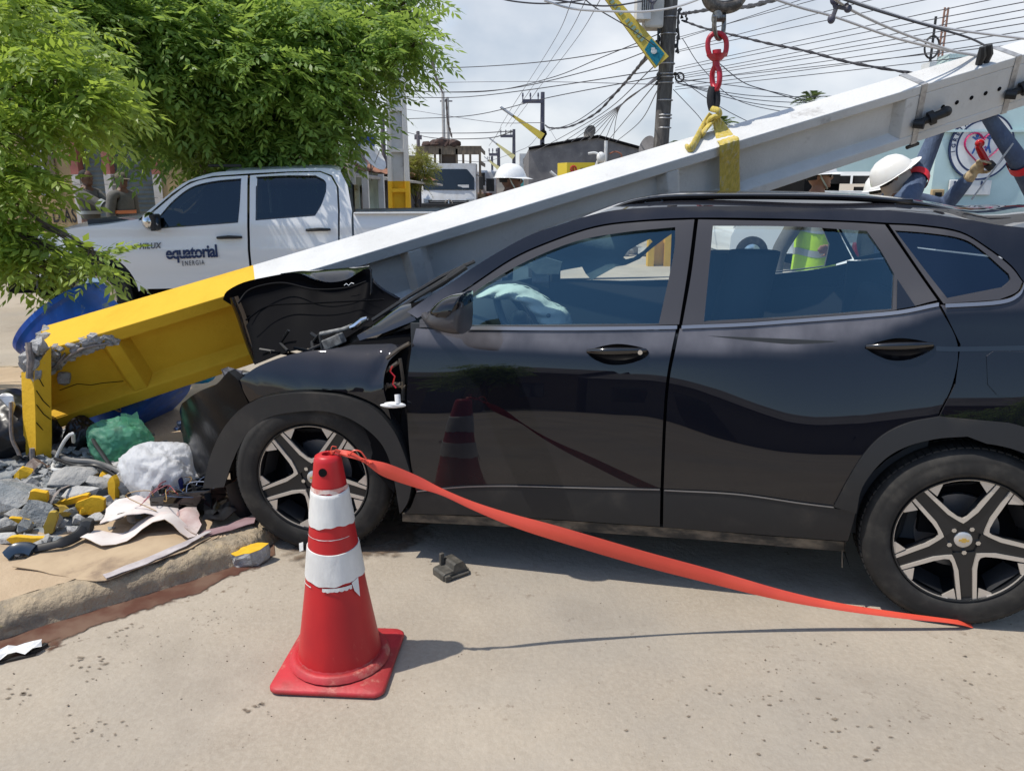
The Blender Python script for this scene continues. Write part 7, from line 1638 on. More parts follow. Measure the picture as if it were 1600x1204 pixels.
mb = MB(); mb.box((xL + 5, CY - .03, D(1600, 205, CY).z), (10, .08, .03)); mb.build('cornice_line', M_aqua, ch, space='world')
Y2 = 15.0; mb = MB(); xa, xb2 = X(1262, Y2), X(1480, Y2); zo = D(1350, 268, Y2).z; zt3 = D(1430, 96, Y2).z
mb.box(((xa + xb2) / 2, Y2 + .15, (zo + 2.95) / 2), (xb2 - xa, .3, 2.95 - zo)); mb.build('shed_beam', M_aqua, ch, space='world')
mb = MB(); mb.box((X(1429, Y2), Y2 + .2, zt3 / 2 + 1.2), (X(1442, Y2) - X(1416, Y2), .3, zt3 - 2.4)); mb.build('white_parapet', M_white, ch, space='world')
mb = MB(); mb.box(((xa + xb2) / 2, Y2 + 3.2, zo + 1.0), (xb2 - xa, 6, .1)); mb.box(((xa + xb2) / 2, Y2 + 5.5, zo / 2), (xb2 - xa, .2, zo)); mb.box((xa, Y2 + 3, zo / 2), (.2, 5.5, zo)); mb.build('shed_interior', M_black, ch, space='world')
mb = MB(); 
for k in range(6): mb.box((xa + 1.0 + .8 * k, Y2 + 5.3, 1.0 + .3 * (k % 2)), (.7, .1, .35))
for k in range(5): mb.box((xa + 1.2 + .7 * k, Y2 + 5.3, 1.65), (.6, .1, .2))
mb.build('shelf_goods', pm('shelf_goods', (.05, .038, .032), rough=.9, col2=(.09, .08, .07), vs=2), ch, space='world')
# round sign
sc_ = D(1535, 229, CY - .06); RS = .43; Ms = frame((1, 0, 0), (0, 0, 1), (sc_.x, CY - .02, sc_.z)); sgn = thing('round_church_sign', 'round white church sign with a heart and small figures', 'sign', mat=Ms)
mb = MB(); mb.lathe([(.001, .03), (RS, .03), (RS, 0), (.001, 0)], n=64); mb.build('disc', M_white, sgn)
mb = MB(); mb.lathe([(RS * .975, .0302), (RS + .012, .034), (RS + .012, 0)], n=64); mb.lathe([(RS * .765, .0315), (RS * .795, .0345), (RS * .825, .0315)], n=64); mb.build('blue_ring', M_navy, sgn, smooth=True)
for k, chx in enumerate('IGREJA EVA'):
    if chx == ' ': continue
    a = R(190 - k * 11.5); rr_ = RS * .90; text_mesh(chx, .075, M_navy, 'sign_letter', sgn, Matrix.Translation((rr_ * math.cos(a), rr_ * math.sin(a), .034)) @ Matrix.Rotation(a - R(90), 4, 'Z'), bold=.002)
mb = MB(); hp_ = []
for k in range(41):
    t = 2 * math.pi * k / 40 + math.pi; x = 16 * math.sin(t) ** 3; y = 13 * math.cos(t) - 5 * math.cos(2 * t) - 2 * math.cos(3 * t) - math.cos(4 * t); hp_.append((x * RS * .036, y * RS * .036 - .01, .035))
mb.tube(hp_, [.016 + .022 * abs(math.sin(math.pi * k / 40)) for k in range(41)], n=6, flat=.3, up=(0, 0, 1)); mb.build('heart', pm('magenta', (.42, .012, .11), rough=.5), sgn)
mb = MB(); mb2 = MB()
for (x, y, s_, m_) in ((-.085, .03, 1.25, mb), (.085, .04, 1.25, mb), (-.015, -.03, .6, mb2), (.045, -.045, .5, mb2)):
    m_.ball((x, y + .085 * s_, .035), (.020 * s_, .020 * s_, .006)); 
    for (ax_, ay_, bx_, by_) in ((0, .06, 0, -.02), (0, .045, -.05, .075), (0, .045, .05, .075), (0, -.02, -.03, -.10), (0, -.02, .03, -.10)): m_.tube([(x + ax_ * s_, y + ay_ * s_, .036), (x + bx_ * s_, y + by_ * s_, .036)], .011 * s_, n=5, flat=.5)
mb.build('figures', pm('figure_blue', (.02, .10, .34), rough=.5), sgn); mb2.build('small_figures', pm('figure_violet', (.22, .05, .26), rough=.5), sgn)
q0, q1 = D(1484, 281, CY - .03), D(1546, 305, CY - .03); o = thing('white_wall_board', 'small white wall board with navy letter strokes below the round sign', 'sign', loc=((q0.x + q1.x) / 2, CY - .02, q0.z)); mb = MB(); mb.box(((q0.x + q1.x) / 2, CY - .03, (q0.z + q1.z) / 2), (q1.x - q0.x, .03, q0.z - q1.z)); mb.build('board', M_white, o, space='world', bev=.01)
mb = MB()
for u in (1492, 1499, 1534): a = D(u, 286, CY - .05); mb.box(a, (.022, .01, .055))
mb.build('letter_strokes', M_navy, o, space='world')
q = D(1464, 304, CY - .03); o = thing('meter_box', 'beige electricity meter box on the aqua wall', 'meter box', loc=q); mb = MB(); mb.box(q, (.17, .06, .14)); mb.build('case', M_beige, o, space='world', bev=.01); mb = MB(); mb.box(q + Vector((.0, -.035, -.01)), (.09, .02, .08)); mb.build('glass', M_dkglass, o, space='world')
# lattice mast behind the hall
mx_ = D(1463, 60, 40); o = thing('radio_mast', 'thin rusty radio mast with a round aerial beyond the aqua hall', 'mast', loc=(mx_.x, 40, 0)); mb = MB(); zt4 = D(1465, 12, 40).z
for dx in (-.12, .12): mb.tube([(mx_.x + .3 + dx, 40, 0), (mx_.x + .3 + dx * .7, 40, zt4)], .05, n=5)
for k in range(40): z = zt4 * k / 40; mb.tube([(mx_.x + .18, 40, z), (mx_.x + .42, 40, z + zt4 / 40)], .025, n=4)
mb.build('lattice', pm('mast_rust', (.26, .14, .10), rough=.8), o, space='world'); mb = MB(); mb.tube([(mx_.x - .15, 40, 3), (mx_.x - .15, 40, D(1459, 26, 40).z)], .06, n=6); c = D(1456, 74, 40); mb.tube([c + Vector((.35 * math.cos(a), 0, .5 * math.sin(a))) for a in np.linspace(0, 6.283, 20)], .05, n=5, cap=False); mb.build('aerial', M_clad, o, space='world')

# --- utility poles
YL = lambda z: 1.7
def dt_pole(name, label, u, v, Y_, h, w0, w1, yel, d0=.22, ribs=True, grp=None):
    p = D(u, v, Y_); o = thing(name, label, 'utility pole', loc=(p.x, Y_, 0), group=grp); n = 16
    def prof(z): w_ = (w0 + (w1 - w0) * z / h) / 2; d = d0 * (1 - .35 * z / h) / 2; f = w_ * .36; return [(w_, -d), (w_ - f, -d), (w_ - f - .02, -d * .25), (-w_ + f + .02, -d * .25), (-w_ + f, -d), (-w_, -d), (-w_, d), (w_, d)]
    def piece(z0, z1, nm, mat):
        mb = MB(); zs = [z0, z1]; rows = [[(x, y, z) for x, y in prof(z)] + [(*prof(z)[0], z)] for z in zs]; mb.grid(rows); mb.add(rows[-1][:-1], [tuple(range(8))])
        if ribs:
            for z in np.arange(.65, h, .78):
                if z0 < z < z1: w_ = (w0 + (w1 - w0) * z / h) / 2; d = d0 * (1 - .35 * z / h) / 2; mb.box((0, -d * .6, z), (w_ * 1.35, d * .75, .07))
        return mb.build(nm, mat, o)
    piece(0, yel, 'painted_base', M_py); piece(yel, h, 'shaft', M_pw); return o
dt_pole('white_utility_pole', 'tall white ribbed concrete pole with yellow base beside the row house', 624, 300, 16.2, 9.5, .47, .20, D(620, 283, 16.2).z)
# bare thin poles
def pole(name, label, u, v0, Y_, r, mat, lean=0, cat='utility pole', part='shaft'):
    t = D(u, v0, Y_); o = thing(name, label, cat, loc=(t.x, Y_, 0)); mb = MB(); mb.cyl((t.x, Y_, 0), (t.x + lean, Y_, t.z), r * 1.25, r * .9, n=14); mb.build(part, mat, o, space='world', smooth=True, angle=40); return o, t
M_grp = pm('grey_pole', (.17, .155, .17), rough=.85, col2=(.11, .10, .11), vs=6); M_ltp = pm('light_concrete_pole', (.46, .45, .43), rough=.9, col2=(.36, .35, .34), vs=6)
pole('grey_pole', 'slim dark grey pole rising behind the clay tile roof', 597, 178, 24, .07, M_grp); pole('white_post', 'pale concrete post directly behind the pickup cab', 545, 215, 12.5, .075, M_ltp)
o, t = pole('tall_white_pole', 'tall slim pale pole far behind the lorry', 692, 145, 60, .13, M_ltp)
o, t = pole('far_grey_pole', 'small far pole left of the lorry top', 653, 205, 55, .13, M_grp); mb = MB(); mb.box((t.x, 55, t.z - .4), (.5, .12, .3)); mb.build('bracket', M_grp, o, space='world')
o, t = pole('far_pole', 'small pole just right of the tall slim pale pole', 699, 152, 66, .14, M_ltp); mb = MB(); mb.box((t.x - .1, 66, t.z - .3), (1.0, .1, .1)); mb.build('crossarm', M_grp, o, space='world')
# purple-grey steel poles with an L shaped cross-arm
def lpole(u, v, ul, Y_, r, lab, box=False):
    o, t = pole('steel_pole', lab, u, v, Y_, r, M_steel); tl_ = D(ul, v, Y_); za = t.z - 4 * r
    mb = MB(); mb.box(((t.x + tl_.x) / 2, Y_ - r, za), (t.x - tl_.x, r * 1.2, r * 1.6)); mb.build('crossarm', M_steel, o, space='world')
    for s in (0, .37, .75):
        mb = MB(); x = tl_.x + (t.x - tl_.x) * s + .03; mb.cyl((x, Y_ - r, za), (x, Y_ - r, za + r * 2.4), r * .25, n=8); mb.cyl((x, Y_ - r, za + r * 2), (x, Y_ - r, za + r * 3.6), r * .45, r * .3, n=8); mb.build('insulator', M_steel, o, space='world')
    if box:
        mb = MB()
        for k in range(16): chunk(mb, (t.x + g.uniform(-.1, .1), Y_ - .15, g.uniform(.6, 4.6)), (.22, .16, .28), 940 + k, n=9)
        mb.build('cable_bundle', M_black, o, space='world')
    return o, t
p1 = lpole(848, 144, 816, 46, .125, 'nearest dark steel pole with an L shaped crossarm and three pins', True)
p2 = lpole(803, 202, 782, 78, .16, 'second dark steel pole with a crossarm, above the white helmet')
p3 = lpole(779, 231, 764, 118, .24, 'third dark steel pole with a crossarm, small in the distance'); p4 = lpole(769, 244, 762, 160, .22, 'farthest tiny steel pole with a crossarm')
# yellow street-lamp arms on the poles
M_yarm = pm('yellow_lamp_arm', (.52, .40, .045), rough=.5, col2=(.40, .30, .04), vs=3); M_ylt = pm('pale_lamp_arm', (.50, .46, .22), rough=.5)
M_sky = pm('sky_blue_panel', (.02, .30, .44), rough=.5); M_grl = pm('grey_green_lettering', (.16, .24, .19), rough=.6)
def lamp_arm(lab, a, b, r0, r1, Y_, base=True, mat=None):
    A, B = D(*a, Y_), D(*b, Y_ - .4); o = thing('street_lamp', lab, 'street lamp', loc=B); d = (A - B).normalized()
    mb = MB(); up = Vector((0, 1, 0)).cross(d).normalized(); n_ = 8
    rows = []
    for i in range(n_ + 1):
        t = i / n_; c = B.lerp(A, t); w_ = r0 + (r1 - r0) * t; rows.append([c + up * w_ + Vector((0, -w_ * .35, 0)), c - up * w_ + Vector((0, -w_ * .35, 0)), c - up * w_ + Vector((0, w_ * .35, 0)), c + up * w_ + Vector((0, w_ * .35, 0)), c + up * w_ + Vector((0, -w_ * .35, 0))])
    mb.grid(rows); mb.add([rows[0][k] for k in range(4)], [(3, 2, 1, 0)]); mb.build('arm', mat or M_yarm, o, space='world')
    mb = MB(); mb.box(A + d * .35, (.9, .3, .14), rot=frame(d, (0, 1, 0), (0, 0, 0))); mb.build('lamp_head', M_galv, o, space='world', bev=.04)
    return o, A, B, d, up
PY = 17.0
o, A, B, d, up = lamp_arm('large yellow street lamp arm with a sky blue panel on the dark pole', (905, -62), (1034, 98), .165, .05, PY)
B2 = B.lerp(A, .18); w_ = .165
mb = MB(); nrm_ = Vector((0, -w_ * .35 - .012, 0)); mb.add([B + up * w_ * .8 + nrm_ + d * .10, B - up * w_ * .8 + nrm_ + d * .02, B + d * .42 - up * w_ * .72 + nrm_, B + d * .50 + up * w_ * .72 + nrm_], [(0, 1, 2, 3)]); mb.add([B + up * w_ * .8 + nrm_ + d * .10, B - up * w_ * .8 + nrm_ + d * .02, B + d * .42 - up * w_ * .72 + nrm_, B + d * .50 + up * w_ * .72 + nrm_], [(3, 2, 1, 0)]); bp_ = mb.build('blue_panel', M_sky, o, space='world')
mb = MB(); cB = B + d * .27 + nrm_ * 1.2; mb.ball(cB, (.06, .012, .05)); mb.box(cB + Vector((-.02, -.006, .05)), (.07, .012, .04)); mb.build('panel_emblem', M_white, bp_, space='world')
mb = MB()
for k in range(17):
    if k in (6, 12): continue
    c = B + d * (.60 + .095 * k) + nrm_ * (1.0 - .02 * k) - up * .02; s_ = .055; 
    mb.box(c, (.055, .01, .10 * (1 - .02 * k)), rot=frame(d, up, (0, 0, 0)) @ Matrix.Rotation(R(90), 4, 'X'))
mb.build('arm_marks', M_grl, o, space='world')
lamp_arm('yellow street lamp arm on the nearest steel pole', (800, 180), (848, 214), .20, .06, 46); lamp_arm('pale street lamp arm on the second steel pole', (775, 224), (803, 246), .24, .08, 78, mat=M_ylt); lamp_arm('tiny pale street lamp arm far down the street', (763, 250), (779, 263), .28, .1, 118, mat=M_ylt)
# the big dark pole with a transformer
bx = D(1042, 100, PY).x; zt5 = 8.6
bp = thing('transformer_pole', 'dark weathered concrete pole carrying a transformer, yellow at its foot', 'utility pole', loc=(bx, PY, 0))
ybz = D(1040, 352, PY).z
mb = MB(); mb.cyl((bx - .07, PY, max(ybz, .6)), (bx + .07, PY, zt5), .165, .135, n=24); mb.build('shaft', M_cpole, bp, space='world', smooth=True, angle=40)
mb = MB(); mb.cyl((bx - .08, PY, 0), (bx - .07, PY, max(ybz, .6)), .17, .167, n=24); mb.build('painted_base', M_py, bp, space='world', smooth=True, angle=40)
mb = MB()
for v in (28, 54, 100, 116, 121, 130, 157, 180, 185, 200): q = D(1040, v, PY); mb.lathe([(.166, -.012), (.172, 0), (.166, .012)], c=(bx - .0 + (q.z - 4) * .01, PY, q.z), n=24)
mb.build('steel_bands', M_galv, bp, space='world')
tq = thing('transformer', 'grey transformer with a finned radiator hung on the dark pole', 'transformer', loc=(bx - .5, PY, D(1020, 30, PY).z))
a, b = D(1003, 48, PY), D(1036, -30, PY); mb = MB(); mb.box(((a.x + b.x) / 2, PY - .1, (a.z + b.z) / 2), (b.x - a.x, .42, b.z - a.z)); mb.build('tank', pm('transformer_grey', (.50, .48, .45), rough=.5, col2=(.40, .385, .36), vs=4), tq, space='world', bev=.05)
a2, b2 = D(990, 36, PY), D(1014, -30, PY); mb = MB(); mb.box(((a2.x + b2.x) / 2, PY - .2, (a2.z + b2.z) / 2), (b2.x - a2.x, .4, b2.z - a2.z)); rd = mb.build('radiator', pm('radiator_white', (.58, .57, .55), rough=.5), tq, space='world')
mb = MB()
for k in range(6): x = a2.x + .10 + k * .043; mb.box((x, PY - .41, (a2.z + b2.z) / 2 + .06), (.016, .02, (b2.z - a2.z) * .82))
mb.build('fins', M_clad, rd, space='world')
mb = MB()
for (u, v, s_) in [(1033, 10, .06), (1034, 40, .05), (1030, 48, .06), (1030, 60, .05), (1028, 68, .06), (1062, 18, .06), (1066, 26, .05), (1070, 24, .06), (1060, 34, .045), (1058, 48, .045), (1059, 60, .05), (1056, 72, .04), (1058, 80, .05), (1030, 116, .06), (1028, 122, .05), (1055, 116, .05), (1060, 120, .05), (1026, 130, .05), (1032, 90, .05), (1064, 14, .04), (1074, 30, .04)]:
    chunk(mb, D(u, v, PY - .2), (s_, s_, s_ * 1.3), int(u * 7 + v), n=10)
for u, v, v1 in ((1060, 20, 62), (1059, 62, 84), (1029, 40, 92)): mb.tube([D(u, v, PY - .22), D(u - 1, (v + v1) / 2, PY - .24), D(u + 1, v1, PY - .22)], .022, n=6)
c = D(1062, 121, PY - .25); mb.tube([c + Vector((.085 * math.cos(a), 0, .085 * math.sin(a))) for a in np.linspace(0, 6.283, 20)], .018, n=6, cap=False)
mb.build('cable_fittings', M_clad, bp, space='world')
# --- wires
M_wire = pm('black_wire', (.045, .045, .055), rough=.6); M_wireg = pm('grey_wire', (.10, .10, .12), rough=.6); M_wirew = pm('pale_cable', (.48, .48, .49), rough=.55)
def wire(lab, pts, ys, r, mat, group=None, tw=0):
    n = len(pts); P = [D(u, v, y) for (u, v), y in zip(pts, np.interp(np.linspace(0, 1, n), np.linspace(0, 1, len(ys)), ys))]
    P = [Vector(p) for p in spline([tuple(p) for p in P], 8)] if n > 2 else P
    o = thing('overhead_wire', lab, 'wire', loc=P[0], group=group); mb = MB(); mb.tube(P, r, n=5)
    if tw:
        for k in range(2): mb.tube([p + Vector((math.cos(i * 1.1 + 3.14 * k), 0, math.sin(i * 1.1 + 3.14 * k))) * r * 1.0 for i, p in enumerate(P)], r * .7, n=4)
    mb.build('strand', mat, o, space='world'); return o
def fan(lab, grp, items, ys, r, mat):
    for it in items: wire(lab, it, ys, r, mat, grp)
GR = 'wires running right from the dark pole'
fan('thin overhead wire running up to the right from the dark transformer pole', GR, [[(1055, y0), (1330, (y0 + y1) / 2 + s_), (1660, y1)] for y0, y1, s_ in [(64, -120, 3), (60, -96, 3), (80, -70, 3), (82, -44, 5), (106, -24, 5), (110, -8, 4), (118, 4, 5), (121, 16, 5), (124, 27, 5), (130, 40, 5), (136, 52, 6), (128, 62, 3), (140, 72, 4)]], (PY - .2, 9), .006, M_wire)
fan('thin service wire dropping right from the pole cluster towards the low roofs', 'service wires dropping right', [[(1058, 130), (1180, 150 + k * 6), (1330, 150 + k * 13)] for k in range(3)] + [[(1060, 122), (1130, 170), (1215, 212)], [(1052, 140), (1090, 180), (1100, 195)], [(1066, 60), (1100, 110), (1160, 160), (1290, 185)], [(1062, 124), (1200, 142), (1300, 168)]], (PY - .2, 18), .008, M_wireg)
fan('thin service wire fanning down left from the pole to the grey building', 'service wires fanning down left', [[(1030, 116 + k), (975 - k, 160 + k * 1.2), (880 + k * 13, 222 - k * .5)] for k in range(7)] + [[(1028, 126), (985, 178), (950, 220)], [(1030, 136), (1000, 190), (962, 222)], [(1026, 100), (940, 178), (835, 238)]], (PY - .2, 32), .012, M_wireg)
wire('thick black cable sagging from the dark pole to the nearest steel pole', [(1028, 64), (1003, 98), (985, 120), (960, 148), (930, 178), (890, 198), (860, 200), (852, 196)], (PY - .2, 45), .032, M_wire, tw=1)
wire('black cable just under the thick sagging cable left of the pole', [(1030, 74), (1000, 104), (960, 146), (900, 190), (858, 204)], (PY - .2, 45), .02, M_wireg)
fan('long wire strung across the sky from the street trees to the dark pole', 'long wires crossing the sky left of the pole', [[(632, 104), (700, 106), (800, 101), (900, 90), (1030, 66)], [(628, 140), (692, 144), (800, 138), (940, 105), (1032, 72)], [(628, 143), (760, 143), (860, 122), (940, 90), (1028, 54)], [(630, 152), (720, 152), (830, 140), (1028, 110)], [(632, 186), (740, 180), (860, 152), (1028, 120)], [(628, 205), (680, 216), (760, 216), (800, 206)], [(650, 208), (740, 208), (800, 205)]], (26, PY), .011, M_wire)
fan('taut line running steeply from the steel pole crossarm up over the street', 'lines from the steel pole crossarm', [[(818, 140), (868, 60), (905, -30)], [(829, 140), (884, 60), (930, -30)], [(840, 140), (900, 62), (955, -30)]], (46, 14), .010, M_wireg)
fan('faint far line between the distant steel poles', 'faint far lines', [[(782, 198), (800, 168), (818, 140)], [(790, 198), (810, 168), (829, 140)], [(797, 198), (820, 168), (840, 140)], [(852, 196), (830, 225), (806, 238)], [(764, 228), (774, 214), (783, 199)], [(858, 200), (880, 235), (900, 245)], [(806, 238), (760, 252), (700, 250)]], (78, 48), .018, M_wireg)
wire('line sloping from the top left down to the transformer', [(905, -10), (930, 12), (985, 45), (1032, 78)], (11, PY), .010, M_wire)
wire('dark cable along the top of the view from the left', [(760, -8), (800, 2), (850, 6), (900, 2), (945, -8)], (9, 10), .009, M_wire)
wire('pale cable bowing across the lamp arm to the pole', [(850, 1), (895, 14), (955, 18), (1010, 18), (1060, 10), (1105, -6)], (9, 9.5), .012, M_wirew)
wire('dark cable bowing just above the pale one', [(850, -3), (920, 8), (960, 9), (1005, 2)], (9, 9.5), .009, M_wire)
fan('faint line low in the left sky', 'faint lines low in the left sky', [[(640, 130), (760, 128), (860, 128), (1025, 132)], [(630, 170), (760, 190), (850, 192)]], (30, PY), .008, M_wireg)
PE = [pp(t_at(1540, 100), ph(4) / 2, 0)]; yE = pp(t_at(1540, 100), 0, 0).y
wire('upper white insulated cable running down to the end of the fallen pole', [(1190, -8), (1250, 12), (1305, 27), (1400, 60), (1480, 79), (1530, 88)], (4.6, yE), .008, M_wirew)
wire('middle white insulated cable meeting the fallen pole clamp', [(1300, -4), (1330, 16), (1380, 40), (1430, 60), (1490, 80), (1530, 87)], (4.6, yE), .008, M_wirew)
wire('white insulated cable passing above the fallen pole end', [(1310, -6), (1350, 8), (1440, 36), (1500, 48), (1610, 62)], (4.6, yE - .1), .008, M_wirew)
wire('black cable ending in the clamp on top of the fallen pole', [(1308, -4), (1360, 14), (1430, 35), (1490, 52), (1520, 62), (1540, 72)], (4.6, yE), .007, M_wire)
wire('thick dark cable looping right from the pole past the hook', [(1064, 22), (1090, 18), (1130, 12), (1170, 10), (1220, -4)], (PY - .2, 9), .022, M_wire, tw=1)
wire('dark twisted cable dipping behind the red swivel', [(1066, 32), (1100, 44), (1150, 56), (1200, 68), (1260, 80), (1330, 98), (1432, 116)], (PY - .2, 12), .016, M_wire, tw=1)
wire('dark wire sloping across behind the sling', [(1120, 96), (1160, 128), (1200, 142), (1260, 160)], (PY, 17), .010, M_wire)
o = thing('cable_spacer', 'dark cable spacer clipped across the white cables at the top', 'cable spacer', loc=D(1308, 12, 4.7)); mb = MB()
for (u0, v0), (u1, v1) in (((1300, -6), (1306, 14)), ((1306, 14), (1299, 33)), ((1304, 10), (1326, 14)), ((1322, 5), (1326, 18))): mb.tube([D(u0, v0, 4.7), D(u1, v1, 4.7)], .012, n=6)
mb.ball(D(1299, 30, 4.7), (.022, .02, .026)); mb.ball(D(1305, 0, 4.7), (.03, .02, .03)); mb.ball(D(1325, 14, 4.7), (.022, .02, .022)); mb.build('body', M_steel, o, space='world', smooth=True)
o = thing('cable_hardware', 'dark hanger with a hook on the pale cable by the transformer', 'cable hanger', loc=D(1018, 8, 9.4)); mb = MB(); mb.tube([D(u, v, 9.4) for u, v in [(1012, -2), (1018, 4), (1026, 0), (1019, 8), (1020, 18)]], .016, n=6); mb.build('body', M_steel, o, space='world')
# marker chain on the bare line left of the far pole
wire('knotted line hung with small tags dropping to the tall pale pole', [(676, 96), (680, 116), (686, 132), (692, 145)], (30, 58), .05, M_wireg, tw=1); wire('second knotted line right of the tall pale pole', [(697, 155), (700, 190), (706, 214)], (60, 64), .06, M_wireg, tw=1)
# parked white cars beyond the crash, and rubble by the pole foot
prof = [(0, .30), (.02, .62), (.12, .84), (.9, .96), (1.45, 1.36), (1.75, 1.43), (2.7, 1.43), (3.25, 1.30), (3.75, 1.0), (3.85, .66), (3.83, .30)]
pc = thing('parked_car', 'white car parked beyond the hi vis worker, its wheel seen through the rear window', 'car', loc=(D(1140, 380, 14.5).x, 14.5, 0))
mb = MB(); mb.grid([[(x, y + (.14 * (1 if y < .8 else -1) if z > 1 else 0), z) for x, z in prof] for y in (0, .05, 1.55, 1.6)]); mb.add([(x, 0 + (.14 if z > 1 else 0), z) for x, z in prof], [tuple(range(len(prof)))[::-1]]); mb.build('body', M_wp, pc, smooth=True, angle=35)
for x in (.42, 3.0):
    mb = MB(); mb.lathe([(.17, -.01), (.27, 0), (.31, .03), (.31, .2), (.2, .2)], c=(x, -.03, .31), axis='Y', n=28); wq = mb.build('wheel', M_rubber, pc, smooth=True); mb = MB(); mb.lathe([(.001, -.02), (.1, -.015), (.175, 0)], c=(x, -.03, .31), axis='Y', n=24); mb.build('wheel_cover', M_chrome, wq, smooth=True)
mb = MB(); mb.box((.13, .06, .97), (.24, .14, .20)); mb.build('tail_lamp', M_red, pc, bev=.03)
mb = MB(); mb.add([(1.1, .135, 1.0), (1.55, .135, 1.34), (2.65, .135, 1.34), (3.1, .135, 1.0)], [(3, 2, 1, 0)]); mb.build('side_window', M_dkglass, pc)
q = D(1336, 385, 8.8); dup(pc, mat=Matrix.Translation((q.x, 8.8, .03)) @ Matrix.Diagonal((1, 1, .84, 1)), label='white car whose red tail lamp shows behind the black car rear pillar')
yp_ = D(1030, 372, 15.2); o = thing('yellow_block_post', 'short yellow and ochre block post seen through the front side window', 'post', loc=(yp_.x, 15.2, 0)); mb = MB(); mb.box((yp_.x - .16, 15.2, .42), (.12, .2, .84)); mb.box((yp_.x + .16, 15.2, .42), (.12, .2, .84)); mb.box((yp_.x, 15.3, .42), (.3, .1, .84)); mb.build('post', M_py, o, space='world')
for k, (u, v, s_) in enumerate([(990, 396, .22), (1005, 398, .16), (975, 398, .18), (1018, 399, .14), (1028, 396, .2), (960, 400, .12)]):
    q = G(u, v + 2); o = thing('rubble_block', 'grey block in the rubble at the foot of the yellow post', 'rubble', loc=(q.x, q.y, 0), group='rubble blocks by the yellow post'); mb = MB(); chunk(mb, (0, 0, s_ * .5), (s_ * 1.3, s_, s_ * .8), 980 + k); mb.build('stone', M_conc, o)
# --- the other side of the street, behind the viewer, which the black paint mirrors
for k, (x0, x1, h, c) in enumerate([(-16, -6.5, 3.0, (.15, .12, .09)), (-6.2, 1.5, 2.7, (.12, .115, .11)), (1.8, 12, 3.1, (.16, .11, .08)), (12.4, 24, 2.9, (.13, .14, .13))]):
    o = thing('street_house', ['brown', 'dark grey', 'rust brown', 'dark green'][k] + ' low house across the street behind the viewer', 'house', loc=((x0 + x1) / 2, -15, 0)); mb = MB(); mb.box(((x0 + x1) / 2, -17.5, h / 2), (x1 - x0, 5, h)); mb.build('walls', plaster('house_%d' % k, c, tuple(q * .8 for q in c), 1.0), o, space='world')
    mb = MB(); mb.add([(x0 - .2, -14.6, h), (x1 + .2, -14.6, h), (x1 + .2, -17.5, h + .9), (x0 - .2, -17.5, h + .9), (x0 - .2, -20.3, h), (x1 + .2, -20.3, h)], [(0, 3, 2, 1), (3, 4, 5, 2)]); mb.build('roof', M_dgrey, o, space='world')
    for j in range(3):
        xx = x0 + (x1 - x0) * (j + .5) / 3; mb = MB(); dd = j == 1; mb.box((xx, -14.98, 1.05 if dd else 1.5), (1.0, .06, 2.1 if dd else 1.1)); mb.build('door' if dd else 'window', M_dkglass, o, space='world')
# ================================================================ trees
def leaf_mat(name, c1, c2, tr):
    m = pm(name, c1, rough=.42, col2=c2, vs=2.2, vd=5, lo=.38, hi=.66, spec=.35); t = m.node_tree; b = t.nodes['Principled BSDF']
    s = t.nodes.new('ShaderNodeBsdfTranslucent'); s.inputs[0].default_value = (*tr, 1); x = t.nodes.new('ShaderNodeMixShader'); x.inputs[0].default_value = .42
    t.links.new(b.outputs[0], x.inputs[1]); t.links.new(s.outputs[0], x.inputs[2]); t.links.new(x.outputs[0], t.nodes['Material Output'].inputs[0]); return m
M_neem = leaf_mat('neem_leaves', (.14, .235, .055), (.16, .25, .055), (.42, .58, .11)); M_neem2 = leaf_mat('neem_leaves_near', (.16, .25, .045), (.24, .32, .06), (.48, .63, .09))
M_bush = leaf_mat('yellow_green_leaves', (.17, .21, .03), (.26, .20, .06), (.35, .38, .05)); M_palm = leaf_mat('palm_leaves', (.05, .09, .03), (.09, .12, .05), (.12, .18, .05))
M_bark = pm('bark', (.11, .085, .06), rough=.95, col2=(.055, .042, .03), vs=9, bump=.8, bs=18, stretch=(1, 1, .3))
def nrm(a): return a / np.maximum(np.linalg.norm(a, axis=-1, keepdims=True), 1e-9)
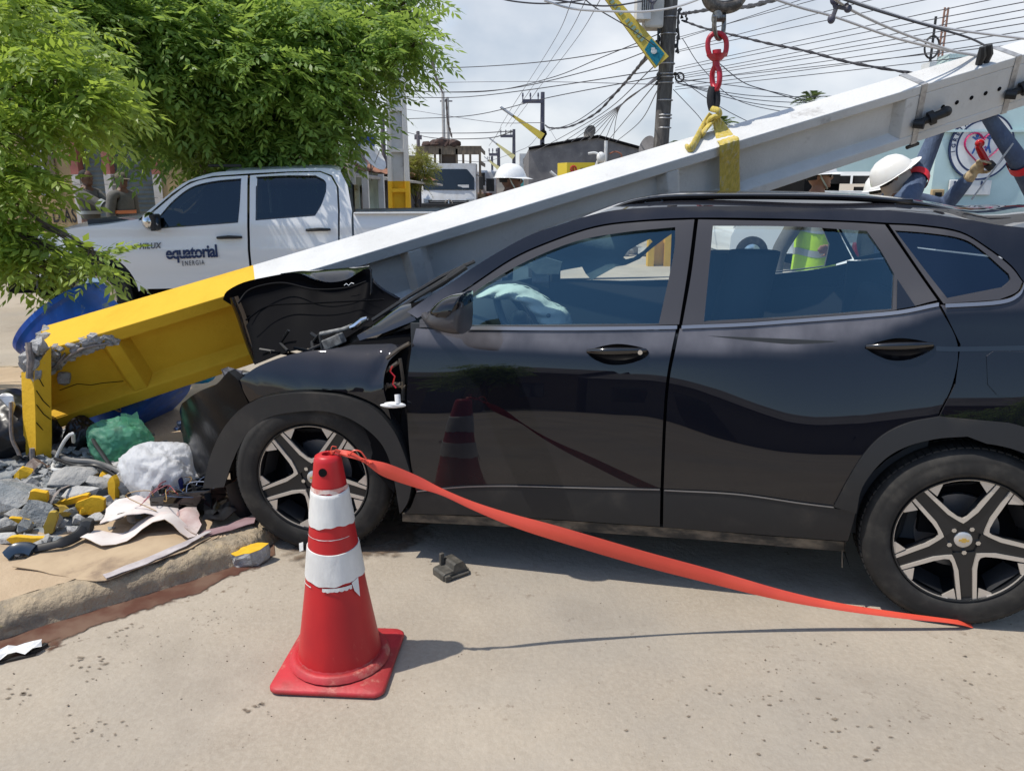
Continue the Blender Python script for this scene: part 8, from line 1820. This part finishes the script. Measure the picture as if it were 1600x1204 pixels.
def crown(name, blobs, L0, dens, mat, parent, pairs=6, seed=1, droop=.55, lw=.30, ll=.30):
    r_ = np.random.default_rng(seed); P = []; Dd = []
    for (c, rad) in blobs:
        # every blob is a handful of domed clumps, leafy on top and open beneath, so light tops sit over dark gaps
        k = max(3, int(round(5 + 5 * rad))) if rad > .12 else 2; cc = nrm(r_.normal(size=(k, 3))) * rad * (.35 + .45 * r_.random((k, 1)))
        for q in cc:
            rr = rad * (.30 + .22 * r_.random()); n = int(dens * rad ** 2.0 / k) + 5; d = nrm(r_.normal(size=(n, 3))); d[:, 2] = np.where(r_.random(n) < .82, np.abs(d[:, 2]), d[:, 2])
            P.append(np.array(c) + q + d * rr * (.62 + .42 * r_.random((n, 1))) * np.array([1.15, 1.15, .75])); Dd.append(nrm(d * np.array([1, 1, .35]) + r_.normal(size=(n, 3)) * .33 + np.array([0, 0, -droop * .45])))
    P = np.concatenate(P); D_ = np.concatenate(Dd); n = len(P); L = L0 * (.7 + .6 * r_.random((n, 1)))
    side = nrm(np.cross(D_, np.array([0, 0, 1.0]) + r_.normal(size=(n, 3)) * .35)); up = nrm(np.cross(side, D_))
    V = []
    def leaf(base, dir_, nor, ln):
        wv = nrm(np.cross(dir_, nor)) * ln * lw * .5; mid = base + dir_ * ln * .45
        V.append(np.stack([base, mid + wv - nor * ln * .03, base + dir_ * ln - nor * ln * .10, mid - wv - nor * ln * .03], 1))
    for j in range(pairs):
        s = (j + .6) / pairs; base = P + D_ * L * s + np.array([0, 0, -1.0]) * L * s * s * droop * .5
        sz = L * ll * (1.05 - .55 * abs(s - .45)) * (.85 + .3 * r_.random((n, 1)))
        for sg in (-1, 1):
            dv = nrm(side * sg * .85 + D_ * .65 + np.array([0, 0, -.28]) + r_.normal(size=(n, 3)) * .13); leaf(base, dv, nrm(up + r_.normal(size=(n, 3)) * .3), sz)
    leaf(P + D_ * L + np.array([0, 0, -1.0]) * L * droop * .5, nrm(D_ + np.array([0, 0, -.4])), up, L * ll)
    A = np.concatenate(V).reshape(-1, 3); A = A - np.array(wmat(parent).translation); nq = len(A) // 4
    me = bpy.data.meshes.new(name); me.vertices.add(len(A)); me.vertices.foreach_set('co', A.ravel()); me.loops.add(nq * 4); me.loops.foreach_set('vertex_index', np.arange(nq * 4)); me.polygons.add(nq)
    me.polygons.foreach_set('loop_start', np.arange(nq) * 4); me.polygons.foreach_set('loop_total', np.full(nq, 4)); me.update(); me.validate(); me.materials.append(mat)
    o = bpy.data.objects.new(name, me); COL.objects.link(o); o.parent = parent; return o
def tree(name, label, base, fork, blobs, L0, dens, mat, seed, r0=.16, **k):
    o = thing(name, label, 'tree', loc=base); b = Vector(base); f = Vector(fork)
    mb = MB(); mb.tube(spline([tuple(b + Vector((0, 0, -.05))), tuple(b.lerp(f, .5) + Vector((.08, .05, 0))), tuple(f)], 6), [r0 * 1.25 - r0 * .45 * i / 12 for i in range(13)], n=12); mb.build('trunk', M_bark, o, space='world', smooth=True)
    mb = MB(); gg = random.Random(seed)
    for c, rad in blobs:
        c = Vector(c); m_ = f.lerp(c, .5) + Vector((gg.uniform(-.2, .2), gg.uniform(-.2, .2), .25)); q = spline([tuple(f), tuple(m_), tuple(c)], 5); mb.tube(q, [r0 * (.5 if r0 > .1 else .2) * (1 - .85 * i / (len(q) - 1)) for i in range(len(q))], n=6)
        for _ in range(3): e = c + Vector((gg.uniform(-1, 1), gg.uniform(-1, 1), gg.uniform(-.7, .7))) * rad * .8; mb.tube([c.lerp(m_, .3), c.lerp(e, .5) + Vector((0, 0, .04)), e], [.022 * r0 / .16, .014 * r0 / .16, .006], n=5)
    mb.build('limbs', M_bark, o, space='world', smooth=True)
    crown('crown', [(tuple(c), r) for c, r in blobs], L0, dens, mat, o, seed=seed, **k); return o
far = [(235, 60, 10, 1.0), (330, 45, 10.8, 1.0), (420, 62, 10.5, .95), (520, 22, 11, 1.0), (580, 60, 10.5, .64), (625, 84, 10, .34), (655, 70, 10, .16), (615, 18, 11, .48), (470, 110, 9.7, .85), (400, 140, 9.5, .75), (530, 122, 10.2, .62), (535, 160, 10, .38), (480, 180, 9.7, .75), (430, 215, 9.9, .6), (360, 195, 9.6, .75), (300, 180, 9.5, .85), (235, 165, 9.4, .85), (300, 110, 9.7, 1.0), (190, 90, 9.1, .95), (140, 45, 9, .9), (500, 208, 10, .36), (465, 226, 10.6, .4), (385, 220, 10.6, .45), (310, 214, 10.9, .4), (255, 196, 11, .36), (60, 60, 8.6, .9), (200, 20, 9.5, .7), (265, 10, 10, .7), (20, 20, 8.4, .8), (455, 5, 10.6, .55)]
tree('neem_tree', 'big leafy bright green tree behind the pickup truck', (-4.55, 11.6, 0), (-4.4, 11.3, 2.3), [(D(u, v, y), r) for u, v, y, r in far], .38, 430, M_neem, 4, r0=.2, lw=.36, ll=.31)
near = [(15, 100, 5.3, .42), (60, 150, 5.1, .36), (115, 130, 5.2, .30), (150, 160, 5.1, .14), (172, 172, 5.2, .06), (15, 225, 4.9, .30), (70, 178, 4.9, .15), (10, 320, 4.8, .22), (22, 385, 4.75, .18), (60, 396, 4.7, .10), (105, 410, 4.7, .07), (35, 416, 4.7, .10), (5, 385, 4.8, .17), (75, 424, 4.65, .06), (145, 398, 4.6, .025), (20, 285, 4.8, .18), (5, 60, 5.6, .5), (155, 412, 4.6, .03)]
tree('leaning_tree', 'nearer light green tree whose branch droops over the pickup nose and drum', (-5.6, 5.6, .09), (-5.2, 5.4, 2.1), [(D(u, v, y), r) for u, v, y, r in near], .22, 1050, M_neem2, 9, r0=.06, lw=.36, ll=.36, pairs=5)
bs = [(640, 262, 24, .45), (652, 250, 24, .4), (664, 266, 24.3, .4), (634, 285, 24, .4), (656, 285, 24.3, .45), (625, 258, 23.6, .25)]
tree('flowering_shrub', 'small yellow green flowering tree between the ribbed pole and the lorry', (D(655, 300, 24).x, 24, 0), D(650, 318, 24), [(D(u, v, y), r) for u, v, y, r in bs], .22, 900, M_bush, 12, r0=.08)
def palm(label, u, v, Y_, r, seed):
    c = D(u, v, Y_); o = thing('palm_tree', label, 'palm tree', loc=(c.x, Y_, 0)); mb = MB(); mb.tube([(c.x, Y_, 0), (c.x, Y_, c.z * .5), tuple(c)], [.2, .15, .12], n=8); mb.build('trunk', M_bark, o, space='world', smooth=True)
    gg = random.Random(seed); mb = MB()
    for k in range(26):
        a = gg.uniform(0, 6.283); e = gg.uniform(.1, 1.2); d = Vector((math.cos(a) * math.cos(e), math.sin(a) * math.cos(e), math.sin(e)))
        for j in range(9):
            t = (j + 1) / 9; p = c + d * r * t + Vector((0, 0, -r * .5 * t * t)); sd = d.cross(Vector((0, 0, 1))).normalized()
            for sg in (-1, 1): q = p + (sd * sg * .6 + d * .5 + Vector((0, 0, -.3))) * r * .38; mb.add([p, p + d * r * .06, q], [(0, 1, 2)])
    mb.build('crown', M_palm, o, space='world')
palm('palm top showing above the fallen pole right of the hook', 1268, 158, 48, 1.1, 2); palm('palm top just behind the yellow sling', 1130, 196, 40, .9, 3); palm('tiny palm top at the foot of the dark pole', 1055, 226, 60, .6, 5)
# trees across the street behind the viewer
for k, (x, y, h) in enumerate([(-9, -13, 3.4), (3.4, -13.2, 2.9), (11, -13, 3.5)]):
    tree('street_tree', ['left', 'middle', 'right'][k] + ' tree in front of the houses behind the viewer', (x, y, 0), (x, y, h * .45), [(Vector((x + random.uniform(-1, 1), y + random.uniform(-.8, .8), h * random.uniform(.6, .95))), .8) for _ in range(6)], .45, 260, M_neem, 30 + k)
# ================================================================ people
M_skin = pm('brown_skin', (.27, .135, .08), rough=.55, spec=.4, sub=.05); M_skin2 = pm('dark_skin', (.13, .065, .042), rough=.55, spec=.4)
M_denim = pm('blue_grey_workwear', (.085, .125, .21), rough=.9, col2=(.06, .085, .15), vs=7, bump=1.0, bs=20, stretch=(1, 1, .5)); M_gwork = pm('grey_workwear', (.13, .125, .115), rough=.9, col2=(.10, .095, .088), vs=6, bump=.3, bs=14)
M_hiv = pm('hi_vis_yellow', (.50, .78, .02), rough=.8, bump=.2, bs=12); M_refl = pm('reflective_tape', (.42, .45, .45), rough=.4, metal=.2); M_redb = pm('red_armband', (.72, .012, .03), rough=.6); M_orb = pm('orange_tape', (.70, .22, .09), rough=.5)
M_helm = pm('white_helmet', (.80, .80, .79), rough=.28, coat=.4); M_hair = pm('black_hair', (.012, .010, .009), rough=.8); M_glv = pm('leather_glove', (.50, .40, .24), rough=.8, col2=(.34, .24, .14), vs=18, bump=.3, bs=30); M_cloth = pm('beige_head_cloth', (.50, .41, .34), rough=.9, bump=.3, bs=14); M_boot = pm('boot_leather', (.03, .025, .02), rough=.6)
M_strapg = pm('chin_strap', (.45, .50, .44), rough=.7); M_cap = pm('olive_cap', (.13, .11, .08), rough=.9)
def skin_mesh(V, E_, rad, sub=1, extra=None, vox=0.0):
    me = bpy.data.meshes.new('grow'); me.from_pydata([tuple(v) for v in V], E_, []); o = bpy.data.objects.new('grow', me); COL.objects.link(o)
    o.modifiers.new('k', 'SKIN'); 
    for i, r in enumerate(rad):
        r = r if isinstance(r, tuple) else (r, r); me.skin_vertices[0].data[i].radius = r
    me.skin_vertices[0].data[0].use_root = True
    s = o.modifiers.new('s', 'SUBSURF'); s.levels = sub; s.render_levels = sub
    bpy.context.view_layer.update(); out = bpy.data.meshes.new_from_object(o.evaluated_get(bpy.context.evaluated_depsgraph_get())); bpy.data.objects.remove(o)
    if extra is not None:
        bm = bmesh.new(); bm.from_mesh(out); t = bpy.data.meshes.new('x'); t.from_pydata(extra.v, [], extra.f); bm.from_mesh(t); bm.to_mesh(out); bm.free()
    if vox:
        o = bpy.data.objects.new('grow', out); COL.objects.link(o); m = o.modifiers.new('r', 'REMESH'); m.mode = 'VOXEL'; m.voxel_size = vox; m.use_smooth_shade = True
        z = o.modifiers.new('z', 'SMOOTH'); z.iterations = 2; z.factor = .4
        bpy.context.view_layer.update(); o2 = bpy.data.meshes.new_from_object(o.evaluated_get(bpy.context.evaluated_depsgraph_get())); bpy.data.objects.remove(o); out = o2
    for p in out.polygons: p.use_smooth = True
    return out
def link(name, me, mat, par):
    me.materials.clear(); me.materials.append(mat); o = bpy.data.objects.new(name, me); COL.objects.link(o); o.parent = par; WM[o.name] = wmat(par); return o
def hand_into(mb, w_, d, side, curl=.5, s=1.0):
    """palm, four bent fingers of unequal length and a thumb from the side of the palm"""
    d = d.normalized(); side = (side - d * side.dot(d)).normalized(); n = d.cross(side)
    pc_ = w_ + d * .045 * s; mb.ball(pc_, (.040 * s, .022 * s, .048 * s), n=10, m=8, M=frame(side, n, (0, 0, 0)) @ Matrix.Identity(4))
    for k, (o_, l) in enumerate([(-.030, .060), (-.010, .072), (.011, .068), (.030, .052)]):
        p = w_ + d * .085 * s + side * o_ * s; c = curl; pts = [p]; dd = d.copy()
        for j in range(3): dd = (dd + n * c * .9).normalized(); pts.append(pts[-1] + dd * l * s / 3 * 1.25)
        mb.tube(pts, [.0105 * s, .010 * s, .009 * s, .007 * s], n=7)
    p = w_ + d * .03 * s - side * .036 * s; mb.tube([p, p + (d * .5 - side * .8 + n * .3).normalized() * .03 * s, p + (d * .9 - side * .45 + n * .7).normalized() * .06 * s], [.013 * s, .011 * s, .009 * s], n=7)
def person(label, loc, rz, shirt, trousers, skin, arms=None, tilt=0.0, hat='helmet', glasses=True, gloves=False, bands=None, vest=False, H=1.0, cloth=False, group=None, turn=0.0, lean=0.0):
    o = thing('person', label, 'person', loc=loc, rz=rz, group=group); Mi = wmat(o).inverted(); h = H
    def S(x, y, z): return Vector((x * h, (y - lean * max(0, z - .95)) * h, z * h))
    J = {'L': [S(.19, 0, 1.41), S(.245, .03, 1.13), S(.25, -.07, .88)], 'R': [S(-.19, 0, 1.41), S(-.245, .03, 1.13), S(-.25, -.07, .88)]}
    for k, (e, w_) in (arms or {}).items(): J[k][1] = Mi @ Vector(e); J[k][2] = Mi @ Vector(w_)
    for k in J:
        if arms and k in arms: J[k][0] = J[k][0] + Vector((0, 0, .04 if J[k][1].z > J[k][0].z - .05 else 0))
    V = [S(0, 0, .94), S(0, -.01, 1.10), S(0, 0, 1.28), S(0, .01, 1.42), S(0, -.005, 1.50), S(0, -.02, 1.56)]; E_ = [(0, 1), (1, 2), (2, 3), (3, 4), (4, 5)]; rd = [(.155, .11), (.14, .10), (.165, .115), (.10, .075), (.056, .056), (.05, .05)]
    for k, sg in (('L', 1), ('R', -1)):
        n0 = len(V); V += J[k]; E_ += [(3, n0), (n0, n0 + 1), (n0 + 1, n0 + 2)]; rd += [.062, .046, .031]
        n0 = len(V); V += [S(.095 * sg, 0, .86), S(.11 * sg, -.02, .48), S(.115 * sg, .01, .09), S(.125 * sg, -.14, .04)]; E_ += [(0, n0), (n0, n0 + 1), (n0 + 1, n0 + 2), (n0 + 2, n0 + 3)]; rd += [.085, .058, .04, .035]
    Mh = Matrix.Translation(S(0, -.005, 1.50)) @ Matrix.Rotation(turn, 4, 'Z') @ Matrix.Rotation(tilt, 4, 'X') @ Matrix.Scale(h, 4)
    hx = MB(); hb = MB(Mh); hb.ball((0, -.015, .125), (.076, .096, .108), n=20, m=14); hb.ball((0, -.045, .055), (.056, .060, .055), n=16, m=10); hb.ball((0, -.112, .095), (.013, .022, .024)); hb.ball((0, -.098, .050), (.026, .014, .008)); hb.ball((0, -.092, .022), (.022, .018, .015))
    for sg in (-1, 1): hb.ball((.077 * sg, .0, .105), (.012, .020, .030)); hb.ball((.03 * sg, -.094, .132), (.022, .012, .008))
    for k, sg in (('L', 1), ('R', -1)):
        if not gloves: hand_into(hx, J[k][2], J[k][2] - J[k][1], Vector((0, 0, 1)) if abs((J[k][2] - J[k][1]).normalized().z) < .7 else Vector((0, 1, 0)), .45, h)
    hb.T = None; hb.add(hx.v, hx.f); link('body', skin_mesh(V, E_, rd, 1, hb, .011), skin, o)
    # shirt and sleeves, trousers, boots
    g_ = .018; Vs = [V[0] + Vector((0, 0, -.02)), V[1], V[2], V[3], V[3] + Vector((0, 0, .05 * h))]; Es = [(0, 1), (1, 2), (2, 3), (3, 4)]; rs = [(.175, .13), (.165, .125), (.185, .135), (.105, .085), (.07, .07)]
    for k in 'LR':
        n0 = len(Vs); sh_, el, wr = J[k]; Vs += [sh_, sh_.lerp(el, .55), el, el.lerp(wr, .5), el.lerp(wr, .93)]; Es += [(3, n0), (n0, n0 + 1), (n0 + 1, n0 + 2), (n0 + 2, n0 + 3), (n0 + 3, n0 + 4)]; rs += [.082, .074, .068, .058, .046]
    link('shirt', skin_mesh(Vs, Es, rs, 2), shirt, o)
    Vt = [S(0, 0, .96)]; Et = []; rt = [(.165, .125)]
    for sg in (1, -1): n0 = len(Vt); Vt += [S(.095 * sg, 0, .84), S(.11 * sg, -.02, .48), S(.115 * sg, .01, .13)]; Et += [(0, n0), (n0, n0 + 1), (n0 + 1, n0 + 2)]; rt += [.102, .078, .068]
    link('trousers', skin_mesh(Vt, Et, rt, 2), trousers, o)
    for sg in (1, -1): link('boot', skin_mesh([S(.115 * sg, .02, .16), S(.115 * sg, .02, .06), S(.12 * sg, -.10, .045), S(.125 * sg, -.17, .04)], [(0, 1), (1, 2), (2, 3)], [.055, .055, .048, .04], 2), M_boot, o)
    if hat == 'helmet':
        mb = MB(Mh); mb.lathe([(.150, .128), (.148, .140), (.138, .165), (.122, .200), (.095, .230), (.055, .250), (.001, .256)], c=(0, -.012, 0), n=32); mb.lathe([(.140, .128), (.130, .165), (.09, .22), (.001, .245)], c=(0, -.012, 0), n=24)
        mb.v = [tuple(v) for v in mb.v]; bk = MB(Mh); rows = []
        for k in range(29):
            a = R(-360 * k / 28); f = max(0, math.cos(a - R(0))) if True else 0; ox, oy = math.sin(a), -math.cos(a); e = .012 + .050 * max(0, math.cos(a)) ** 1.3
            rows.append([(ox * (.138 + .0), oy * .148 - .012, .134), (ox * (.148 + e * .6), oy * (.152 + e) - .012, .126 - .012 * max(0, math.cos(a))), (ox * .140, oy * .148 - .012, .128)])
        bk.grid(rows); mb.T = None; mb.add(bk.v, bk.f); mb.build('helmet', M_helm, o, smooth=True, angle=50)
        mb = MB(Mh); 
        for sg in (-1, 1): mb.tube([(.085 * sg, .0, .14), (.080 * sg, -.03, .08), (.055 * sg, -.065, .02), (0, -.078, -.002)], .008, n=5, flat=.5)
        mb.build('chin_strap', M_strapg, o, smooth=True)
    if hat == 'cap':
        mb = MB(Mh); mb.lathe([(.092, .140), (.094, .165), (.085, .205), (.05, .235), (.001, .24)], c=(0, -.012, 0), n=24); mb.grid([[(x, -.10 - .075 * (1 - (x / .085) ** 2) * t, .150 - .02 * t) for x in np.linspace(-.085, .085, 9)] for t in (0, .5, 1)]); mb.build('cap', M_cap, o, smooth=True)
    mb = MB(Mh); mb.lathe([(.079, .09), (.088, .13), (.088, .17), (.07, .215), (.03, .237), (.001, .24)] if hat != 'helmet' else [(.078, .085), (.086, .12), (.088, .15)], c=(0, .012, .0), n=20); mb.build('hair', M_hair, o, smooth=True)
    if glasses:
        mb = MB(Mh)
        for sg in (-1, 1): mb.ball((.036 * sg, -.104, .112), (.033, .012, .022)); mb.tube([(.066 * sg, -.095, .115), (.08 * sg, -.03, .118), (.08 * sg, .0, .115)], .005, n=5)
        mb.build('sunglasses', M_gloss, o, smooth=True)
    else:
        mb = MB(Mh)
        for sg in (-1, 1): mb.ball((.032 * sg, -.103, .112), (.012, .006, .006))
        mb.build('eyes', M_gloss, o, smooth=True)
    if cloth:
        mb = MB(Mh); mb.ball((0, -.012, .06), (.092, .112, .105), n=20, m=12); mb.ball((0, .03, -.03), (.10, .10, .09), n=16, m=10); mb.build('head_cloth', M_cloth, o, smooth=True)
    if gloves:
        for k in 'LR':
            mb = MB(); d = J[k][2] - J[k][1]; hand_into(mb, J[k][2], d, Vector((0, 1, .2)), .75, 1.15 * h); q = skin_mesh([J[k][2] - d.normalized() * .07, J[k][2] - d.normalized() * .02, J[k][2] + d.normalized() * .03], [(0, 1), (1, 2)], [.050, .044, .04], 1, mb, .007); link('glove', q, M_glv, o)
    for (k, a, b_, t, mt) in (bands or []):
        p0, p1 = J[k][a], J[k][a + 1]; c = p0.lerp(p1, t); d = (p1 - p0).normalized(); r_ = b_; mb = MB(); mb.cyl(c - d * .038, c + d * .038, r_, r_ * .97, n=20, cap=False); mb.cyl(c + d * .038, c - d * .038, r_ * .95, r_ * .97, n=20, cap=False); mb.build('armband', mt, o, smooth=True)
    if vest:
        def ring(z, rx, ry): return [(rx * math.cos(a) * h, ry * math.sin(a) * h, z * h + .012 * math.sin(3 * a)) for a in np.linspace(0, 2 * math.pi, 33)]
        mb = MB(); zz_ = [(.66, .235, .185), (.80, .225, .18), (1.0, .215, .17), (1.2, .225, .175), (1.36, .21, .15), (1.45, .12, .105)]; mb.grid([ring(*q) for q in zz_]); v_ = mb.build('hi_vis_vest', M_hiv, o, smooth=True)
        for z in (.78, .98, 1.18):
            rx = float(np.interp(z, [q[0] for q in zz_], [q[1] for q in zz_])) + .004; ry = float(np.interp(z, [q[0] for q in zz_], [q[2] for q in zz_])) + .004; mb = MB(); mb.grid([ring(z - .028, rx, ry), ring(z + .028, rx, ry)]); mb.build('reflective_stripe', M_refl, v_, smooth=True)
    return o
def foot(u, Y_): return (D(u, 400, Y_).x, Y_, 0)
person('worker in white helmet and dark sunglasses, head showing above the middle of the pole', foot(795, 7.4), R(72), M_denim, M_denim, M_skin2, H=1.0, turn=R(14))
person('worker in hi vis vest, white helmet and sunglasses beyond the car rear door', foot(1272, 6.9), R(52), M_gwork, M_gwork, M_skin, vest=True, H=1.015, lean=-.06, tilt=R(-6), turn=R(26), arms={'R': (D(1215, 395, 6.75), D(1213, 440, 6.7)), 'L': (D(1306, 384, 7.0), D(1293, 388, 6.68))})
Ya = 5.7
person('worker looking up, helmet tilted back, arms raised to the pole, red armband', foot(1392, Ya), R(84), M_denim, M_denim, M_skin, arms={'R': (D(1438, 268, 5.75), D(1478, 172, 5.75)), 'L': (D(1476, 322, 5.95), D(1519, 272, 5.75))}, tilt=R(-38), gloves=True, cloth=True, bands=[('R', 0, .080, .72, M_redb)], glasses=False, H=1.02)
person('worker mostly hidden behind the helmet of the man reaching up, white helmet only', foot(1368, 6.5), R(85), M_gwork, M_gwork, M_skin, cloth=True, glasses=False, H=.95, tilt=R(-14))
person('worker at the right edge reaching a blue sleeve up to the pole', foot(1655, 5.75), R(-60), M_denim, M_denim, M_skin, arms={'R': (D(1588, 246, 5.6), D(1534, 168, 5.55)), 'L': (D(1640, 300, 5.5), D(1600, 330, 5.5))}, gloves=True, cloth=True, glasses=False, bands=[('R', 0, .078, .86, M_redb)], H=.99)
person('bareheaded man in grey workwear with white reflective bands in front of the house', foot(150, 12.4), R(75), M_gwork, M_gwork, M_skin2, hat=None, glasses=False, H=1.02, arms={'R': (D(168, 325, 12.2), D(188, 330, 12.15)), 'L': (D(172, 325, 12.5), D(190, 334, 12.35))}, bands=[('R', 0, .088, .8, M_refl)])
person('man in a cap and grey workwear with an orange belt stripe by the shutter', foot(203, 12.1), R(70), M_gwork, M_gwork, M_skin2, hat='cap', glasses=False, H=1.0, bands=[])
for (u, Y_, z, mt, nm) in ((150, 12.4, 1.13, M_refl, 'grey_man'), (203, 12.1, 1.15, M_orb, 'cap_man')):
    pr_ = [o for o in bpy.data.objects if o.get('category') == 'person' and abs(o.location.x - foot(u, Y_)[0]) < .02][0]; mb = MB(); mb.grid([[(.192 * math.cos(a), .142 * math.sin(a), z + dz) for a in np.linspace(0, 2 * math.pi, 29)] for dz in (-.025, .025)]); mb.build('belt_stripe', mt, pr_, smooth=True)
tl2 = thing('ratchet_tool', 'red and black hand tool held in the leather glove', 'tool', loc=D(1536, 246, 5.66)); mb = MB(); mb.tube([D(1528, 228, 5.66), D(1534, 240, 5.66), D(1546, 262, 5.64)], [.022, .026, .024], n=10); mb.ball(D(1531, 224, 5.66), (.034, .028, .03)); mb.build('body', M_red, tl2, space='world', smooth=True); mb = MB(); mb.tube([D(1544, 256, 5.62), D(1550, 262, 5.62)], .034, n=10); mb.build('head', M_clad, tl2, space='world', smooth=True)
o = thing('tie_rod', 'thin steel rod slanting below the gloved hand', 'rod', loc=D(1540, 270, 5.5)); mb = MB(); mb.tube([D(1518, 312, 5.5), D(1583, 224, 5.45)], .006, n=6); mb.build('rod', M_galv, o, space='world')
